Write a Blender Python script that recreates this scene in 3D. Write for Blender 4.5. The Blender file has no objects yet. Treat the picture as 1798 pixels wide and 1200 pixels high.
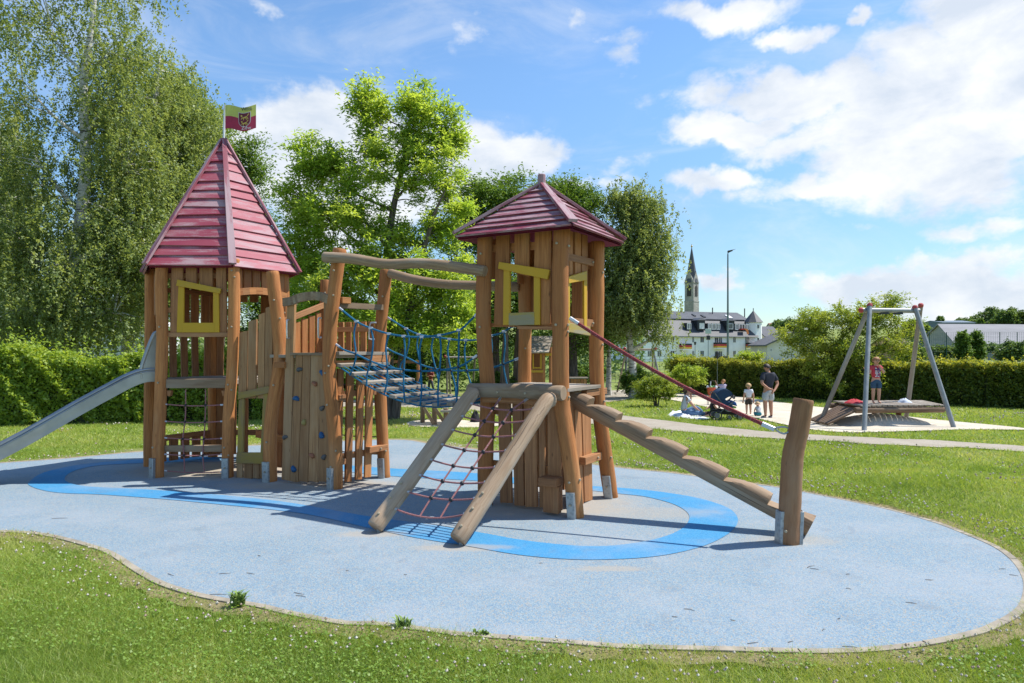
import bpy, bmesh, math, random
import numpy as np
from mathutils import Vector, Matrix
from mathutils.geometry import tessellate_polygon

R = math.radians
SC = bpy.context.scene
COL = SC.collection
random.seed(7)
RNG = np.random.default_rng(11)

# ------------------------------------------------------------------ camera
EYE, FOC, CX, HY = 2.0, 1199.0, 899.0, 612.0      # eye height (m) and the lens of the 1798 px wide photograph
cam_data = bpy.data.cameras.new("camera")
cam_data.sensor_width = 36.0
cam_data.lens = FOC / 1798.0 * 36.0
cam_data.shift_y = (HY - 600.0) / 1798.0
cam_data.clip_start = 0.05
cam_data.clip_end = 8000.0
cam = bpy.data.objects.new("camera", cam_data)
COL.objects.link(cam)
cam.location = (0.0, 0.0, EYE)
cam.rotation_euler = (R(90), 0, 0)
SC.camera = cam

# ------------------------------------------------------------------ sun, sky
SUN_DIR = Vector((0.62, 0.12, 1.0)).normalized()
SUN_EL = math.asin(SUN_DIR.z)
SUN_AZ = math.atan2(SUN_DIR.x, SUN_DIR.y)
sl = bpy.data.lights.new("sun", 'SUN')
sl.energy = 4.0
sl.angle = R(0.53)
sl.color = (1.0, 0.955, 0.88)
sun = bpy.data.objects.new("sun", sl)
COL.objects.link(sun)
sun.rotation_euler = (-SUN_DIR).to_track_quat('-Z', 'Y').to_euler()
sun.location = (20, 4, 32)

SC.view_settings.view_transform = 'Standard'
SC.view_settings.look = 'None'
SC.view_settings.exposure = 0.7
SC.view_settings.gamma = 1.0

world = bpy.data.worlds.new("World")
SC.world = world
world.use_nodes = True


def build_sky():
    nt = world.node_tree
    N, L = nt.nodes, nt.links
    N.clear()

    def node(t, **kw):
        n = N.new(t)
        for k, v in kw.items():
            setattr(n, k, v)
        return n

    def put(sock, val):
        if isinstance(val, bpy.types.NodeSocket):
            L.new(val, sock)
        else:
            sock.default_value = val

    def m(op, a, b=0.0, c=None, clamp=False):
        n = node('ShaderNodeMath', operation=op, use_clamp=clamp)
        put(n.inputs[0], a)
        put(n.inputs[1], b)
        if c is not None:
            put(n.inputs[2], c)
        return n.outputs[0]

    out = node('ShaderNodeOutputWorld')
    bg = node('ShaderNodeBackground')
    L.new(bg.outputs[0], out.inputs[0])
    sky = node('ShaderNodeTexSky', sky_type='NISHITA')
    sky.sun_disc = False
    sky.sun_elevation = SUN_EL
    sky.sun_rotation = SUN_AZ
    sky.altitude = 300
    sky.air_density = 0.95
    sky.dust_density = 0.15
    sky.ozone_density = 1.6
    tc = node('ShaderNodeTexCoord')
    d = tc.outputs['Generated']
    sep = node('ShaderNodeSeparateXYZ')
    L.new(d, sep.inputs[0])
    az = m('ARCTAN2', sep.outputs[0], sep.outputs[1])
    el = m('ARCSINE', sep.outputs[2])

    def fbm(scale, detail, rough, off, stretch=(1, 1, 1), dist=0.0):
        mp = node('ShaderNodeMapping')
        mp.inputs['Location'].default_value = off
        mp.inputs['Scale'].default_value = stretch
        L.new(d, mp.inputs[0])
        n = node('ShaderNodeTexNoise', noise_dimensions='3D')
        n.inputs['Scale'].default_value = scale
        n.inputs['Detail'].default_value = detail
        n.inputs['Roughness'].default_value = rough
        n.inputs['Distortion'].default_value = dist
        L.new(mp.outputs[0], n.inputs['Vector'])
        return n.outputs[0]

    # cloud banks: centre and half size of each as seen in the photograph, turned into directions of the sky
    blobs = [(545, 215, 100, 62, 1.0), (470, 262, 120, 60, 1.0), (650, 265, 150, 78, 1.0), (800, 270, 130, 60, 1.0), (905, 268, 80, 42, 1.0),
             (620, 340, 200, 80, .9), (1015, 325, 60, 26, .8), (1110, 300, 90, 26, .55),
             (1420, 165, 170, 56, .95), (1590, 215, 230, 120, 1.05), (1760, 130, 140, 150, 1.0), (1310, 232, 95, 34, .95),
             (1470, 325, 220, 34, .85), (1290, 320, 110, 20, .75), (1690, 20, 110, 50, .8),
             (1265, 8, 130, 28, .8), (1395, 42, 60, 20, .75), (1035, 42, 46, 30, .58), (1100, 85, 66, 30, .55), (1125, 118, 40, 22, .5), (1505, 20, 30, 16, .7),
             (1590, 480, 170, 40, .8), (1480, 500, 110, 36, .8), (1720, 520, 160, 44, .8), (1232, 497, 46, 14, .75),
             (1520, 388, 90, 14, .65), (1600, 300, 260, 90, .85), (1380, 250, 120, 40, .8), (1650, 450, 200, 24, .6), (1110, 320, 60, 22, .6), (1720, 395, 120, 26, .6), (1400, 565, 130, 24, .55), (1640, 560, 260, 30, .55),
             (455, 14, 60, 18, .52), (800, 45, 50, 30, .4), (620, 60, 90, 30, .3), (730, 100, 60, 30, .25), (1180, 170, 100, 20, .3)]
    # ragged outlines: the directions are stirred before the banks are laid out
    w1 = fbm(4.5, 4.0, 0.55, (1.3, 8.1, 3.3))
    w2 = fbm(4.5, 4.0, 0.55, (9.7, 2.4, 5.9))
    w3 = fbm(19.0, 4.0, 0.6, (4.7, 6.4, .9))
    w4 = fbm(19.0, 4.0, 0.6, (2.7, .4, 7.9))
    az = m('ADD', az, m('ADD', m('MULTIPLY', m('SUBTRACT', w1, .5), .16), m('MULTIPLY', m('SUBTRACT', w3, .5), .07)))
    el_w = m('ADD', el, m('ADD', m('MULTIPLY', m('SUBTRACT', w2, .5), .10), m('MULTIPLY', m('SUBTRACT', w4, .5), .05)))
    tot = None
    for (px, py, rx, ry, a) in blobs:
        dx = (px - CX) / FOC
        dz = (HY - py) / FOC
        c = math.cos(math.atan(dx))
        az0, el0 = math.atan(dx), math.atan2(dz, math.sqrt(1 + dx * dx))
        u = m('MULTIPLY', m('SUBTRACT', az, az0), FOC / rx / (c * c))
        v = m('MULTIPLY', m('SUBTRACT', el_w, el0), FOC / ry / c)
        q = m('ADD', m('MULTIPLY', u, u), m('MULTIPLY', v, v))
        g = m('MULTIPLY', m('EXPONENT', m('MULTIPLY', q, -0.75)), a)
        tot = g if tot is None else m('MAXIMUM', tot, g)
    f1 = fbm(5.2, 9.0, 0.60, (3.1, 1.7, .4), (1, 1, 1.7), .25)
    f2 = fbm(17.0, 6.0, 0.62, (0.3, 5.2, 2.2), (1, 1, 1.5))
    nz = m('ADD', m('MULTIPLY', m('SUBTRACT', f1, .5), 1.45), m('MULTIPLY', m('SUBTRACT', f2, .5), .55))
    dens = m('ADD', tot, nz)
    mr = node('ShaderNodeMapRange', interpolation_type='SMOOTHSTEP')
    L.new(dens, mr.inputs[0])
    mr.inputs[1].default_value = .26
    mr.inputs[2].default_value = .66
    thick = mr.outputs[0]
    # thin streaks of high cloud
    f3 = fbm(3.4, 7.0, 0.62, (7.3, .2, 1.2), (1.0, 1.0, 3.6), .8)
    mr2 = node('ShaderNodeMapRange', interpolation_type='SMOOTHSTEP')
    L.new(f3, mr2.inputs[0])
    mr2.inputs[1].default_value = .42
    mr2.inputs[2].default_value = .72
    mr2.inputs[4].default_value = .32
    cover = m('MAXIMUM', m('MULTIPLY', thick, .96), mr2.outputs[0])
    # cloud colour: bright caps, soft grey-blue bellies
    f4 = fbm(7.5, 6.0, 0.58, (3.1, 1.7, .28), (1, 1, 1.9), .2)
    mr3 = node('ShaderNodeMapRange')
    L.new(f4, mr3.inputs[0])
    mr3.inputs[1].default_value = .38
    mr3.inputs[2].default_value = .64
    ccol = node('ShaderNodeMix', data_type='RGBA')
    L.new(mr3.outputs[0], ccol.inputs[0])
    ccol.inputs[6].default_value = (4.3, 4.75, 5.4, 1)
    ccol.inputs[7].default_value = (6.3, 6.35, 6.4, 1)
    # the blue of the air, a little deeper than the model's
    hs = node('ShaderNodeHueSaturation')
    hs.inputs['Saturation'].default_value = 1.07
    hs.inputs['Value'].default_value = SKY_GAIN
    L.new(sky.outputs[0], hs.inputs['Color'])
    low = node('ShaderNodeMapRange', interpolation_type='SMOOTHSTEP')
    L.new(el, low.inputs[0])
    low.inputs[1].default_value = -.02
    low.inputs[2].default_value = .42
    low.inputs[3].default_value = SKY_GAIN * .60
    low.inputs[4].default_value = SKY_GAIN
    L.new(low.outputs[0], hs.inputs['Value'])
    tn = node('ShaderNodeMix', data_type='RGBA', blend_type='MULTIPLY')
    tn.inputs[0].default_value = 1.0
    L.new(hs.outputs[0], tn.inputs[6])
    tn.inputs[7].default_value = (.89, .99, 1.02, 1)
    mix = node('ShaderNodeMix', data_type='RGBA')
    L.new(cover, mix.inputs[0])
    L.new(tn.outputs[2], mix.inputs[6])
    L.new(ccol.outputs[2], mix.inputs[7])
    L.new(mix.outputs[2], bg.inputs[0])
    bg.inputs[1].default_value = 0.105


SKY_GAIN = 1.30
build_sky()


# ------------------------------------------------------------------ pixel of the photograph -> place in the scene
def P(px, py, Y):
    return Vector(((px - CX) / FOC * Y, Y, EYE - (py - HY) / FOC * Y))


SL = 0.0186


def terr(Y):
    """height of the lawn: level by the towers, falling gently to the swing, rising again far off"""
    if Y < 10:
        return 0.0
    if Y < 42:
        return -SL * (Y - 10)
    if Y < 240:
        return -SL * 32
    t = min(1.0, (Y - 240) / 760.0)
    return -SL * 32 + 27 * t * t * (3 - 2 * t)


def G(px, py):
    k = (py - HY) / FOC
    Y = EYE / k
    if Y > 10:
        Y = (EYE - 10 * SL) / (k - SL) if k > SL else 1e9
        if Y > 42 or Y < 0:
            Y = (EYE + 32 * SL) / k
    return Vector(((px - CX) / FOC * Y, Y, terr(Y)))


def G0(px, py, z=0.0):
    Y = (EYE - z) * FOC / (py - HY)
    return Vector(((px - CX) / FOC * Y, Y, z))


class Plane:
    """an upright plane through two ground points; pp() finds where it is seen at a pixel"""
    def __init__(self, a, b):
        self.a = Vector((a[0], a[1], 0))
        self.b = Vector((b[0], b[1], 0))
        self.e = (self.b - self.a).normalized()
        self.n = Vector((self.e.y, -self.e.x, 0))
        if self.n.dot(Vector((0, 0, 0)) - self.a) < 0:
            self.n = -self.n

    def pp(self, px, py, off=0.0):
        d = Vector(((px - CX) / FOC, 1.0, -(py - HY) / FOC))
        o = Vector((0, 0, EYE))
        t = (self.a + self.n * off - o).dot(self.n) / d.dot(self.n)
        return o + d * t

    def at(self, s, z, off=0.0):
        p = self.a + (self.b - self.a) * s + self.n * off
        p.z = z
        return p


# ------------------------------------------------------------------ tagging
def tag(o, label=None, cat=None, group=None, kind=None):
    if label:
        o['label'] = label
    if cat:
        o['category'] = cat
    if group:
        o['group'] = group
    if kind:
        o['kind'] = kind
    return o


def thing(name, label, cat, loc, group=None):
    o = bpy.data.objects.new(name, None)
    o.empty_display_size = 0.2
    COL.objects.link(o)
    o.location = loc
    return tag(o, label, cat, group)


def origin_of(p):
    v = Vector((0, 0, 0))
    while p is not None:
        v = v + p.location
        p = p.parent
    return v


def copy_tree(o, parent=None):
    c = o.copy()
    COL.objects.link(c)
    c.parent = parent
    for ch in list(o.children):
        copy_tree(ch, c)
    return c


# ------------------------------------------------------------------ mesh builder
def catmull(pts, sub):
    pts = [Vector(p) for p in pts]
    if len(pts) < 3:
        n = sub
        return [pts[0].lerp(pts[-1], i / n) for i in range(n + 1)]
    out = []
    ext = [pts[0] * 2 - pts[1]] + pts + [pts[-1] * 2 - pts[-2]]
    for i in range(1, len(ext) - 2):
        p0, p1, p2, p3 = ext[i - 1:i + 3]
        for k in range(sub):
            t = k / sub
            out.append(0.5 * ((2 * p1) + (p2 - p0) * t + (2 * p0 - 5 * p1 + 4 * p2 - p3) * t * t + (3 * p1 - p0 - 3 * p2 + p3) * t ** 3))
    out.append(pts[-1])
    return out


class MB:
    def __init__(self):
        self.v, self.f, self.uv, self.mi = [], [], [], []

    def face(self, idx, uv, mi=0):
        self.f.append(idx)
        self.uv.append(uv)
        self.mi.append(mi)

    def tube(self, pts, rad, n=10, cap=True, mi=0, knots=0.0):
        pts = [Vector(p) for p in pts]
        m = len(pts)
        if not hasattr(rad, '__len__'):
            rad = [rad] * m
        t0 = (pts[1] - pts[0]).normalized()
        ref = Vector((0, 0, 1)) if abs(t0.z) < 0.9 else Vector((1, 0, 0))
        u = t0.cross(ref).normalized()
        base = len(self.v)
        uo, vo, ln = random.random() * 20, random.random() * 20, 0.0
        ph = random.random() * 6.28
        lens = []
        for i in range(m):
            if i == 0:
                t = pts[1] - pts[0]
            elif i == m - 1:
                t = pts[-1] - pts[-2]
            else:
                t = pts[i + 1] - pts[i - 1]
            t.normalize()
            u = (u - t * u.dot(t))
            u.normalize()
            w = t.cross(u)
            if i:
                ln += (pts[i] - pts[i - 1]).length
            lens.append(ln)
            for j in range(n):
                a = 2 * math.pi * j / n
                r = rad[i]
                if knots:
                    r *= 1 + knots * (math.sin(2 * a + ph + ln * 3.1) * .6 + math.sin(3 * a - ph * 2 + ln * 5.3) * .4)
                self.v.append(pts[i] + u * (math.cos(a) * r) + w * (math.sin(a) * r))
        for i in range(m - 1):
            for j in range(n):
                k = (j + 1) % n
                a, b, c, d = base + i * n + j, base + i * n + k, base + (i + 1) * n + k, base + (i + 1) * n + j
                ua, ub = uo + 6.28 * rad[i] * j / n, uo + 6.28 * rad[i] * (j + 1) / n
                self.face((a, b, c, d), ((ua, vo + lens[i]), (ub, vo + lens[i]), (ub, vo + lens[i + 1]), (ua, vo + lens[i + 1])), mi)
        if cap:
            for i, rev in ((0, True), (m - 1, False)):
                ring = [base + i * n + j for j in range(n)]
                uvs = [(uo + .3 * math.cos(6.28 * j / n) * rad[i], vo + .1 * math.sin(6.28 * j / n) * rad[i]) for j in range(n)]
                if rev:
                    ring.reverse()
                self.face(tuple(ring), tuple(uvs), mi)
        return self

    def log(self, pts, r0, r1=None, sub=5, n=14, knots=.035, mi=0, round_end=True):
        p = catmull(pts, sub)
        r1 = r0 if r1 is None else r1
        m = len(p)
        rad = [(r0 + (r1 - r0) * i / (m - 1)) * (1 + random.uniform(-.02, .02)) for i in range(m)]
        if round_end:
            d0, d1 = (p[0] - p[1]).normalized(), (p[-1] - p[-2]).normalized()
            p = [p[0]] + [p[0] - d0 * (r0 * .18)] + p[1:-1] + [p[-1] - d1 * (r1 * .18)] + [p[-1]]
            rad = [rad[0] * .9] + [rad[0]] + rad[1:-1] + [rad[-1]] + [rad[-1] * .9]
        return self.tube(p, rad, n, True, mi, knots)

    def hexa(self, c, mi=0, grain=None):
        """eight corners: c[0..3] one face in order, c[4..7] the opposite one; grain = direction the wood runs"""
        b = len(self.v)
        c = [Vector(q) for q in c]
        self.v += c
        uo, vo = random.random() * 40, random.random() * 40
        if grain is None:
            es = [c[1] - c[0], c[3] - c[0], c[4] - c[0]]
            grain = max(es, key=lambda e: e.length)
        g = Vector(grain).normalized()
        for q in ((0, 3, 2, 1), (4, 5, 6, 7), (0, 1, 5, 4), (1, 2, 6, 5), (2, 3, 7, 6), (3, 0, 4, 7)):
            n = (c[q[1]] - c[q[0]]).cross(c[q[2]] - c[q[0]])
            side = n.cross(g)
            if side.length < 1e-9:
                side = g.orthogonal()
            side.normalize()
            self.face(tuple(b + k for k in q), tuple((uo + c[k].dot(side), vo + c[k].dot(g)) for k in q), mi)
        return self

    def beam(self, a, b, side, w, t, w1=None, mi=0):
        """board from a to b (centre line); w across `side`, t through"""
        a, b, side = Vector(a), Vector(b), Vector(side)
        d = (b - a).normalized()
        s = (side - d * side.dot(d)).normalized()
        th = d.cross(s)
        w1 = w if w1 is None else w1
        return self.hexa([a - s * w / 2 - th * t / 2, a + s * w / 2 - th * t / 2, a + s * w / 2 + th * t / 2, a - s * w / 2 + th * t / 2,
                          b - s * w1 / 2 - th * t / 2, b + s * w1 / 2 - th * t / 2, b + s * w1 / 2 + th * t / 2, b - s * w1 / 2 + th * t / 2], mi, d)

    def box(self, lo, hi, mi=0):
        x0, y0, z0 = lo
        x1, y1, z1 = hi
        return self.hexa([(x0, y0, z0), (x1, y0, z0), (x1, y1, z0), (x0, y1, z0), (x0, y0, z1), (x1, y0, z1), (x1, y1, z1), (x0, y1, z1)], mi)

    def slab(self, pts, n, th, grain=(0, 0, 1), mi=0):
        """flat polygon (3D points) given a thickness th behind it, away from n"""
        pts = [Vector(p) for p in pts]
        n = Vector(n).normalized()
        g = Vector(grain).normalized()
        s = n.cross(g).normalized()
        uo, vo = random.random() * 40, random.random() * 40
        b, k = len(self.v), len(pts)
        nn = Vector((0, 0, 0))
        for i in range(k):
            nn += (pts[i] - pts[0]).cross(pts[(i + 1) % k] - pts[0])
        if nn.dot(n) < 0:
            pts.reverse()
        self.v += pts + [p - n * th for p in pts]
        fu = [(uo + p.dot(s), vo + p.dot(g)) for p in pts]
        self.face(tuple(range(b, b + k)), tuple(fu), mi)
        self.face(tuple(range(b + 2 * k - 1, b + k - 1, -1)), tuple(reversed(fu)), mi)
        for i in range(k):
            j = (i + 1) % k
            self.face((b + i, b + k + i, b + k + j, b + j), (fu[i], (fu[i][0] + th, fu[i][1]), (fu[j][0] + th, fu[j][1]), fu[j]), mi)
        return self

    def poly(self, pts, mi=0):
        b = len(self.v)
        self.v += [Vector(p) for p in pts]
        self.face(tuple(range(b, b + len(pts))), tuple((p[0], p[1]) for p in pts), mi)
        return self

    def ball(self, c, r, n=8, m=6, mi=0, sc=(1, 1, 1)):
        c = Vector(c)
        b = len(self.v)
        for i in range(m + 1):
            th = math.pi * i / m
            for j in range(n):
                a = 2 * math.pi * j / n
                self.v.append(c + Vector((math.sin(th) * math.cos(a) * r * sc[0], math.sin(th) * math.sin(a) * r * sc[1], math.cos(th) * r * sc[2])))
        for i in range(m):
            for j in range(n):
                k = (j + 1) % n
                self.face((b + i * n + j, b + (i + 1) * n + j, b + (i + 1) * n + k, b + i * n + k),
                          ((j / n, i / m), (j / n, (i + 1) / m), ((j + 1) / n, (i + 1) / m), ((j + 1) / n, i / m)), mi)
        return self

    def build(self, name, mat, parent=None, smooth=True, bevel=0.0, angle=38, label=None):
        org = origin_of(parent) if parent else None
        vs = [Vector(q) for q in self.v]
        if org is None:
            xs, ys, zs = [q.x for q in vs], [q.y for q in vs], [q.z for q in vs]
            org = Vector(((min(xs) + max(xs)) / 2, (min(ys) + max(ys)) / 2, min(zs)))
            loc = org
        else:
            loc = Vector((0, 0, 0))
        me = bpy.data.meshes.new(name)
        me.from_pydata([tuple(q - org) for q in vs], [], self.f)
        uvl = me.uv_layers.new(name="uv")
        uvl.data.foreach_set("uv", [x for fu in self.uv for q in fu for x in q])
        mats = mat if isinstance(mat, (list, tuple)) else [mat]
        for q in mats:
            me.materials.append(q)
        if len(mats) > 1:
            me.polygons.foreach_set("material_index", self.mi)
        if smooth:
            me.polygons.foreach_set("use_smooth", [True] * len(me.polygons))
            me.set_sharp_from_angle(angle=R(angle))
        me.validate()
        me.update()
        o = bpy.data.objects.new(name, me)
        COL.objects.link(o)
        o.location = loc
        if parent:
            o.parent = parent
        if bevel:
            bv = o.modifiers.new("bevel", 'BEVEL')
            bv.width = bevel
            bv.segments = 2
            bv.limit_method = 'ANGLE'
            bv.angle_limit = R(40)
            bv.use_clamp_overlap = True
        if label:
            o['label'] = label
        return o
# ------------------------------------------------------------------ materials
MATS = {}


class MT:
    """small helper round a material's node tree"""
    def __init__(self, name):
        self.m = bpy.data.materials.new(name)
        self.m.use_nodes = True
        self.N, self.L = self.m.node_tree.nodes, self.m.node_tree.links
        self.bsdf = self.N['Principled BSDF']
        self.out = self.N['Material Output']
        self.tc = self.N.new('ShaderNodeTexCoord')

    def put(self, s, v):
        if isinstance(v, bpy.types.NodeSocket):
            self.L.new(v, s)
        else:
            if isinstance(v, (tuple, list)) and len(v) == 3 and s.type == 'RGBA':
                v = (*v, 1)
            s.default_value = v

    def map(self, src, scale, loc=(0, 0, 0), rand=False):
        mp = self.N.new('ShaderNodeMapping')
        mp.inputs['Scale'].default_value = scale
        mp.inputs['Location'].default_value = loc
        v = self.tc.outputs[src]
        if rand:
            oi = self.N.new('ShaderNodeObjectInfo')
            add = self.N.new('ShaderNodeVectorMath')
            add.operation = 'MULTIPLY_ADD'
            self.L.new(oi.outputs['Random'], add.inputs[0])
            add.inputs[1].default_value = (13, 29, 17)
            self.L.new(v, add.inputs[2])
            v = add.outputs[0]
        self.L.new(v, mp.inputs[0])
        return mp.outputs[0]

    def noise(self, vec, scale=1.0, detail=4.0, rough=.55, dist=0.0):
        n = self.N.new('ShaderNodeTexNoise')
        n.inputs['Scale'].default_value = scale
        n.inputs['Detail'].default_value = detail
        n.inputs['Roughness'].default_value = rough
        n.inputs['Distortion'].default_value = dist
        self.L.new(vec, n.inputs['Vector'])
        return n.outputs[0]

    def voronoi(self, vec, scale, feature='F1', out='Distance'):
        n = self.N.new('ShaderNodeTexVoronoi')
        n.feature = feature
        n.inputs['Scale'].default_value = scale
        self.L.new(vec, n.inputs['Vector'])
        return n.outputs[out]

    def ramp(self, v, lo, hi, a=0.0, b=1.0, smooth=True):
        n = self.N.new('ShaderNodeMapRange')
        n.interpolation_type = 'SMOOTHSTEP' if smooth else 'LINEAR'
        self.put(n.inputs[0], v)
        n.inputs[1].default_value, n.inputs[2].default_value = lo, hi
        n.inputs[3].default_value, n.inputs[4].default_value = a, b
        return n.outputs[0]

    def mix(self, f, a, b, mode='MIX'):
        n = self.N.new('ShaderNodeMix')
        n.data_type = 'RGBA'
        n.blend_type = mode
        self.put(n.inputs[0], f)
        self.put(n.inputs[6], a)
        self.put(n.inputs[7], b)
        return n.outputs[2]

    def math(self, op, a, b=0.0):
        n = self.N.new('ShaderNodeMath')
        n.operation = op
        self.put(n.inputs[0], a)
        self.put(n.inputs[1], b)
        return n.outputs[0]

    def attr(self, name):
        n = self.N.new('ShaderNodeAttribute')
        n.attribute_name = name
        return n.outputs['Fac']

    def bump(self, h, strength=.3, dist=.01):
        n = self.N.new('ShaderNodeBump')
        n.inputs['Strength'].default_value = strength
        n.inputs['Distance'].default_value = dist
        self.L.new(h, n.inputs['Height'])
        self.L.new(n.outputs[0], self.bsdf.inputs['Normal'])

    def fin(self, col, rough=.7, metal=0.0, spec=.5):
        self.put(self.bsdf.inputs['Base Color'], col)
        self.put(self.bsdf.inputs['Roughness'], rough)
        self.put(self.bsdf.inputs['Metallic'], metal)
        self.bsdf.inputs['Specular IOR Level'].default_value = spec
        return self.m


def wood(name, light, dark, weather, wamount=.5, grain=1.0, rough=.72):
    if name in MATS:
        return MATS[name]
    t = MT(name)
    g = t.noise(t.map('UV', (38 * grain, 1.6, 1), rand=True), 1.0, 6, .62, .35)
    f = t.noise(t.map('UV', (150 * grain, 4.5, 1), rand=True), 1.0, 3, .6)
    big = t.noise(t.map('UV', (2.2, .75, 1), rand=True), 1.0, 4, .6)
    crack = t.noise(t.map('UV', (55, .55, 1), rand=True), 1.0, 4, .5)
    knot = t.voronoi(t.map('UV', (6.5, 2.4, 1), rand=True), 1.0)
    c = t.mix(t.ramp(g, .32, .70), light, dark)
    c = t.mix(t.ramp(f, .40, .72, 0, .35), c, tuple(x * .55 for x in dark))
    c = t.mix(t.ramp(big, .50 - .3 * wamount + .12, .86 - .3 * wamount, 0, .85), c, weather)
    tone = t.noise(t.map('UV', (.16, .16, 1), rand=True), 1.0, 1, .5)
    c = t.mix(t.ramp(tone, .35, .65, .55, 0), c, tuple(x * .62 for x in dark))
    c = t.mix(t.ramp(tone, .5, .72, 0, .3), c, light)
    c = t.mix(t.ramp(knot, .02, .10, .75, 0), c, tuple(x * .35 for x in dark))
    c = t.mix(t.ramp(crack, .66, .72, 0, .85), c, tuple(x * .25 for x in dark))
    h = t.math('SUBTRACT', t.math('MULTIPLY', g, .6), t.math('MULTIPLY', t.ramp(crack, .64, .73), 1.0))
    t.bump(h, .6, .006)
    MATS[name] = t.fin(c, t.ramp(big, .3, .7, rough - .08, rough + .1), 0, .35)
    return MATS[name]


def painted_wood(name, paint, paint2, bare, worn=.5, rough=.55):
    if name in MATS:
        return MATS[name]
    t = MT(name)
    g = t.noise(t.map('UV', (46, 1.3, 1), rand=True), 1.0, 6, .65, .4)
    p = t.noise(t.map('UV', (7.0, 1.1, 1), rand=True), 1.0, 7, .68, .3)
    s = t.noise(t.map('UV', (1.4, .55, 1), rand=True), 1.0, 3, .55)
    sp = t.noise(t.map('UV', (70, 40, 1), rand=True), 1.0, 3, .6)
    c = t.mix(t.ramp(s, .3, .7), paint, paint2)
    w = t.math('ADD', t.math('ADD', t.math('MULTIPLY', p, .62), t.math('MULTIPLY', g, .22)), t.math('ADD', t.math('MULTIPLY', s, .28), t.math('MULTIPLY', sp, .12)))
    wear = t.ramp(w, .78 - .25 * worn, .90 - .25 * worn)
    c = t.mix(t.math('MULTIPLY', wear, .86), c, bare)
    c = t.mix(t.ramp(g, .62, .75, 0, .4), c, tuple(x * .5 for x in paint))
    t.bump(t.math('SUBTRACT', g, t.math('MULTIPLY', wear, .4)), .3, .004)
    MATS[name] = t.fin(c, t.ramp(wear, 0, 1, rough, .85), 0, .4)
    return MATS[name]


def plain(name, col, rough=.7, metal=0.0, var=.25, scale=14.0, bump=0.0, spec=.5, src='Object'):
    if name in MATS:
        return MATS[name]
    t = MT(name)
    n = t.noise(t.map(src, (scale, scale, scale), rand=True), 1.0, 5, .6)
    n2 = t.noise(t.map(src, (scale * .17,) * 3, rand=True), 1.0, 3, .6)
    c = t.mix(t.ramp(n, .3, .7), tuple(x * (1 - var) for x in col), tuple(min(1, x * (1 + var * .6)) for x in col))
    c = t.mix(t.ramp(n2, .35, .7, 0, .3 * var / .25), c, tuple(x * .7 for x in col))
    if bump:
        t.bump(n, bump, .01)
    MATS[name] = t.fin(c, t.ramp(n, .2, .8, max(0, rough - .1), min(1, rough + .1)), metal, spec)
    return MATS[name]


def leaf_mat(name, dark, mid, bright, trans=.35, gloss=.022):
    if name in MATS:
        return MATS[name]
    t = MT(name)
    a = t.attr('tint')
    c = t.mix(t.ramp(a, 0, .5, smooth=False), dark, mid)
    c = t.mix(t.ramp(a, .5, 1.0, smooth=False), c, bright)
    N, L = t.N, t.L
    dif = N.new('ShaderNodeBsdfDiffuse')
    tr = N.new('ShaderNodeBsdfTranslucent')
    gl = N.new('ShaderNodeBsdfGlossy')
    gl.inputs['Roughness'].default_value = .45
    L.new(c, dif.inputs[0])
    tcol = t.mix(1.0, c, (1.35, 1.25, .55, 1), 'MULTIPLY')
    L.new(tcol, tr.inputs[0])
    m1 = N.new('ShaderNodeMixShader')
    m1.inputs[0].default_value = trans
    L.new(dif.outputs[0], m1.inputs[1])
    L.new(tr.outputs[0], m1.inputs[2])
    m2 = N.new('ShaderNodeMixShader')
    m2.inputs[0].default_value = gloss
    L.new(m1.outputs[0], m2.inputs[1])
    L.new(gl.outputs[0], m2.inputs[2])
    L.new(m2.outputs[0], t.out.inputs[0])
    MATS[name] = t.m
    return t.m


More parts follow.
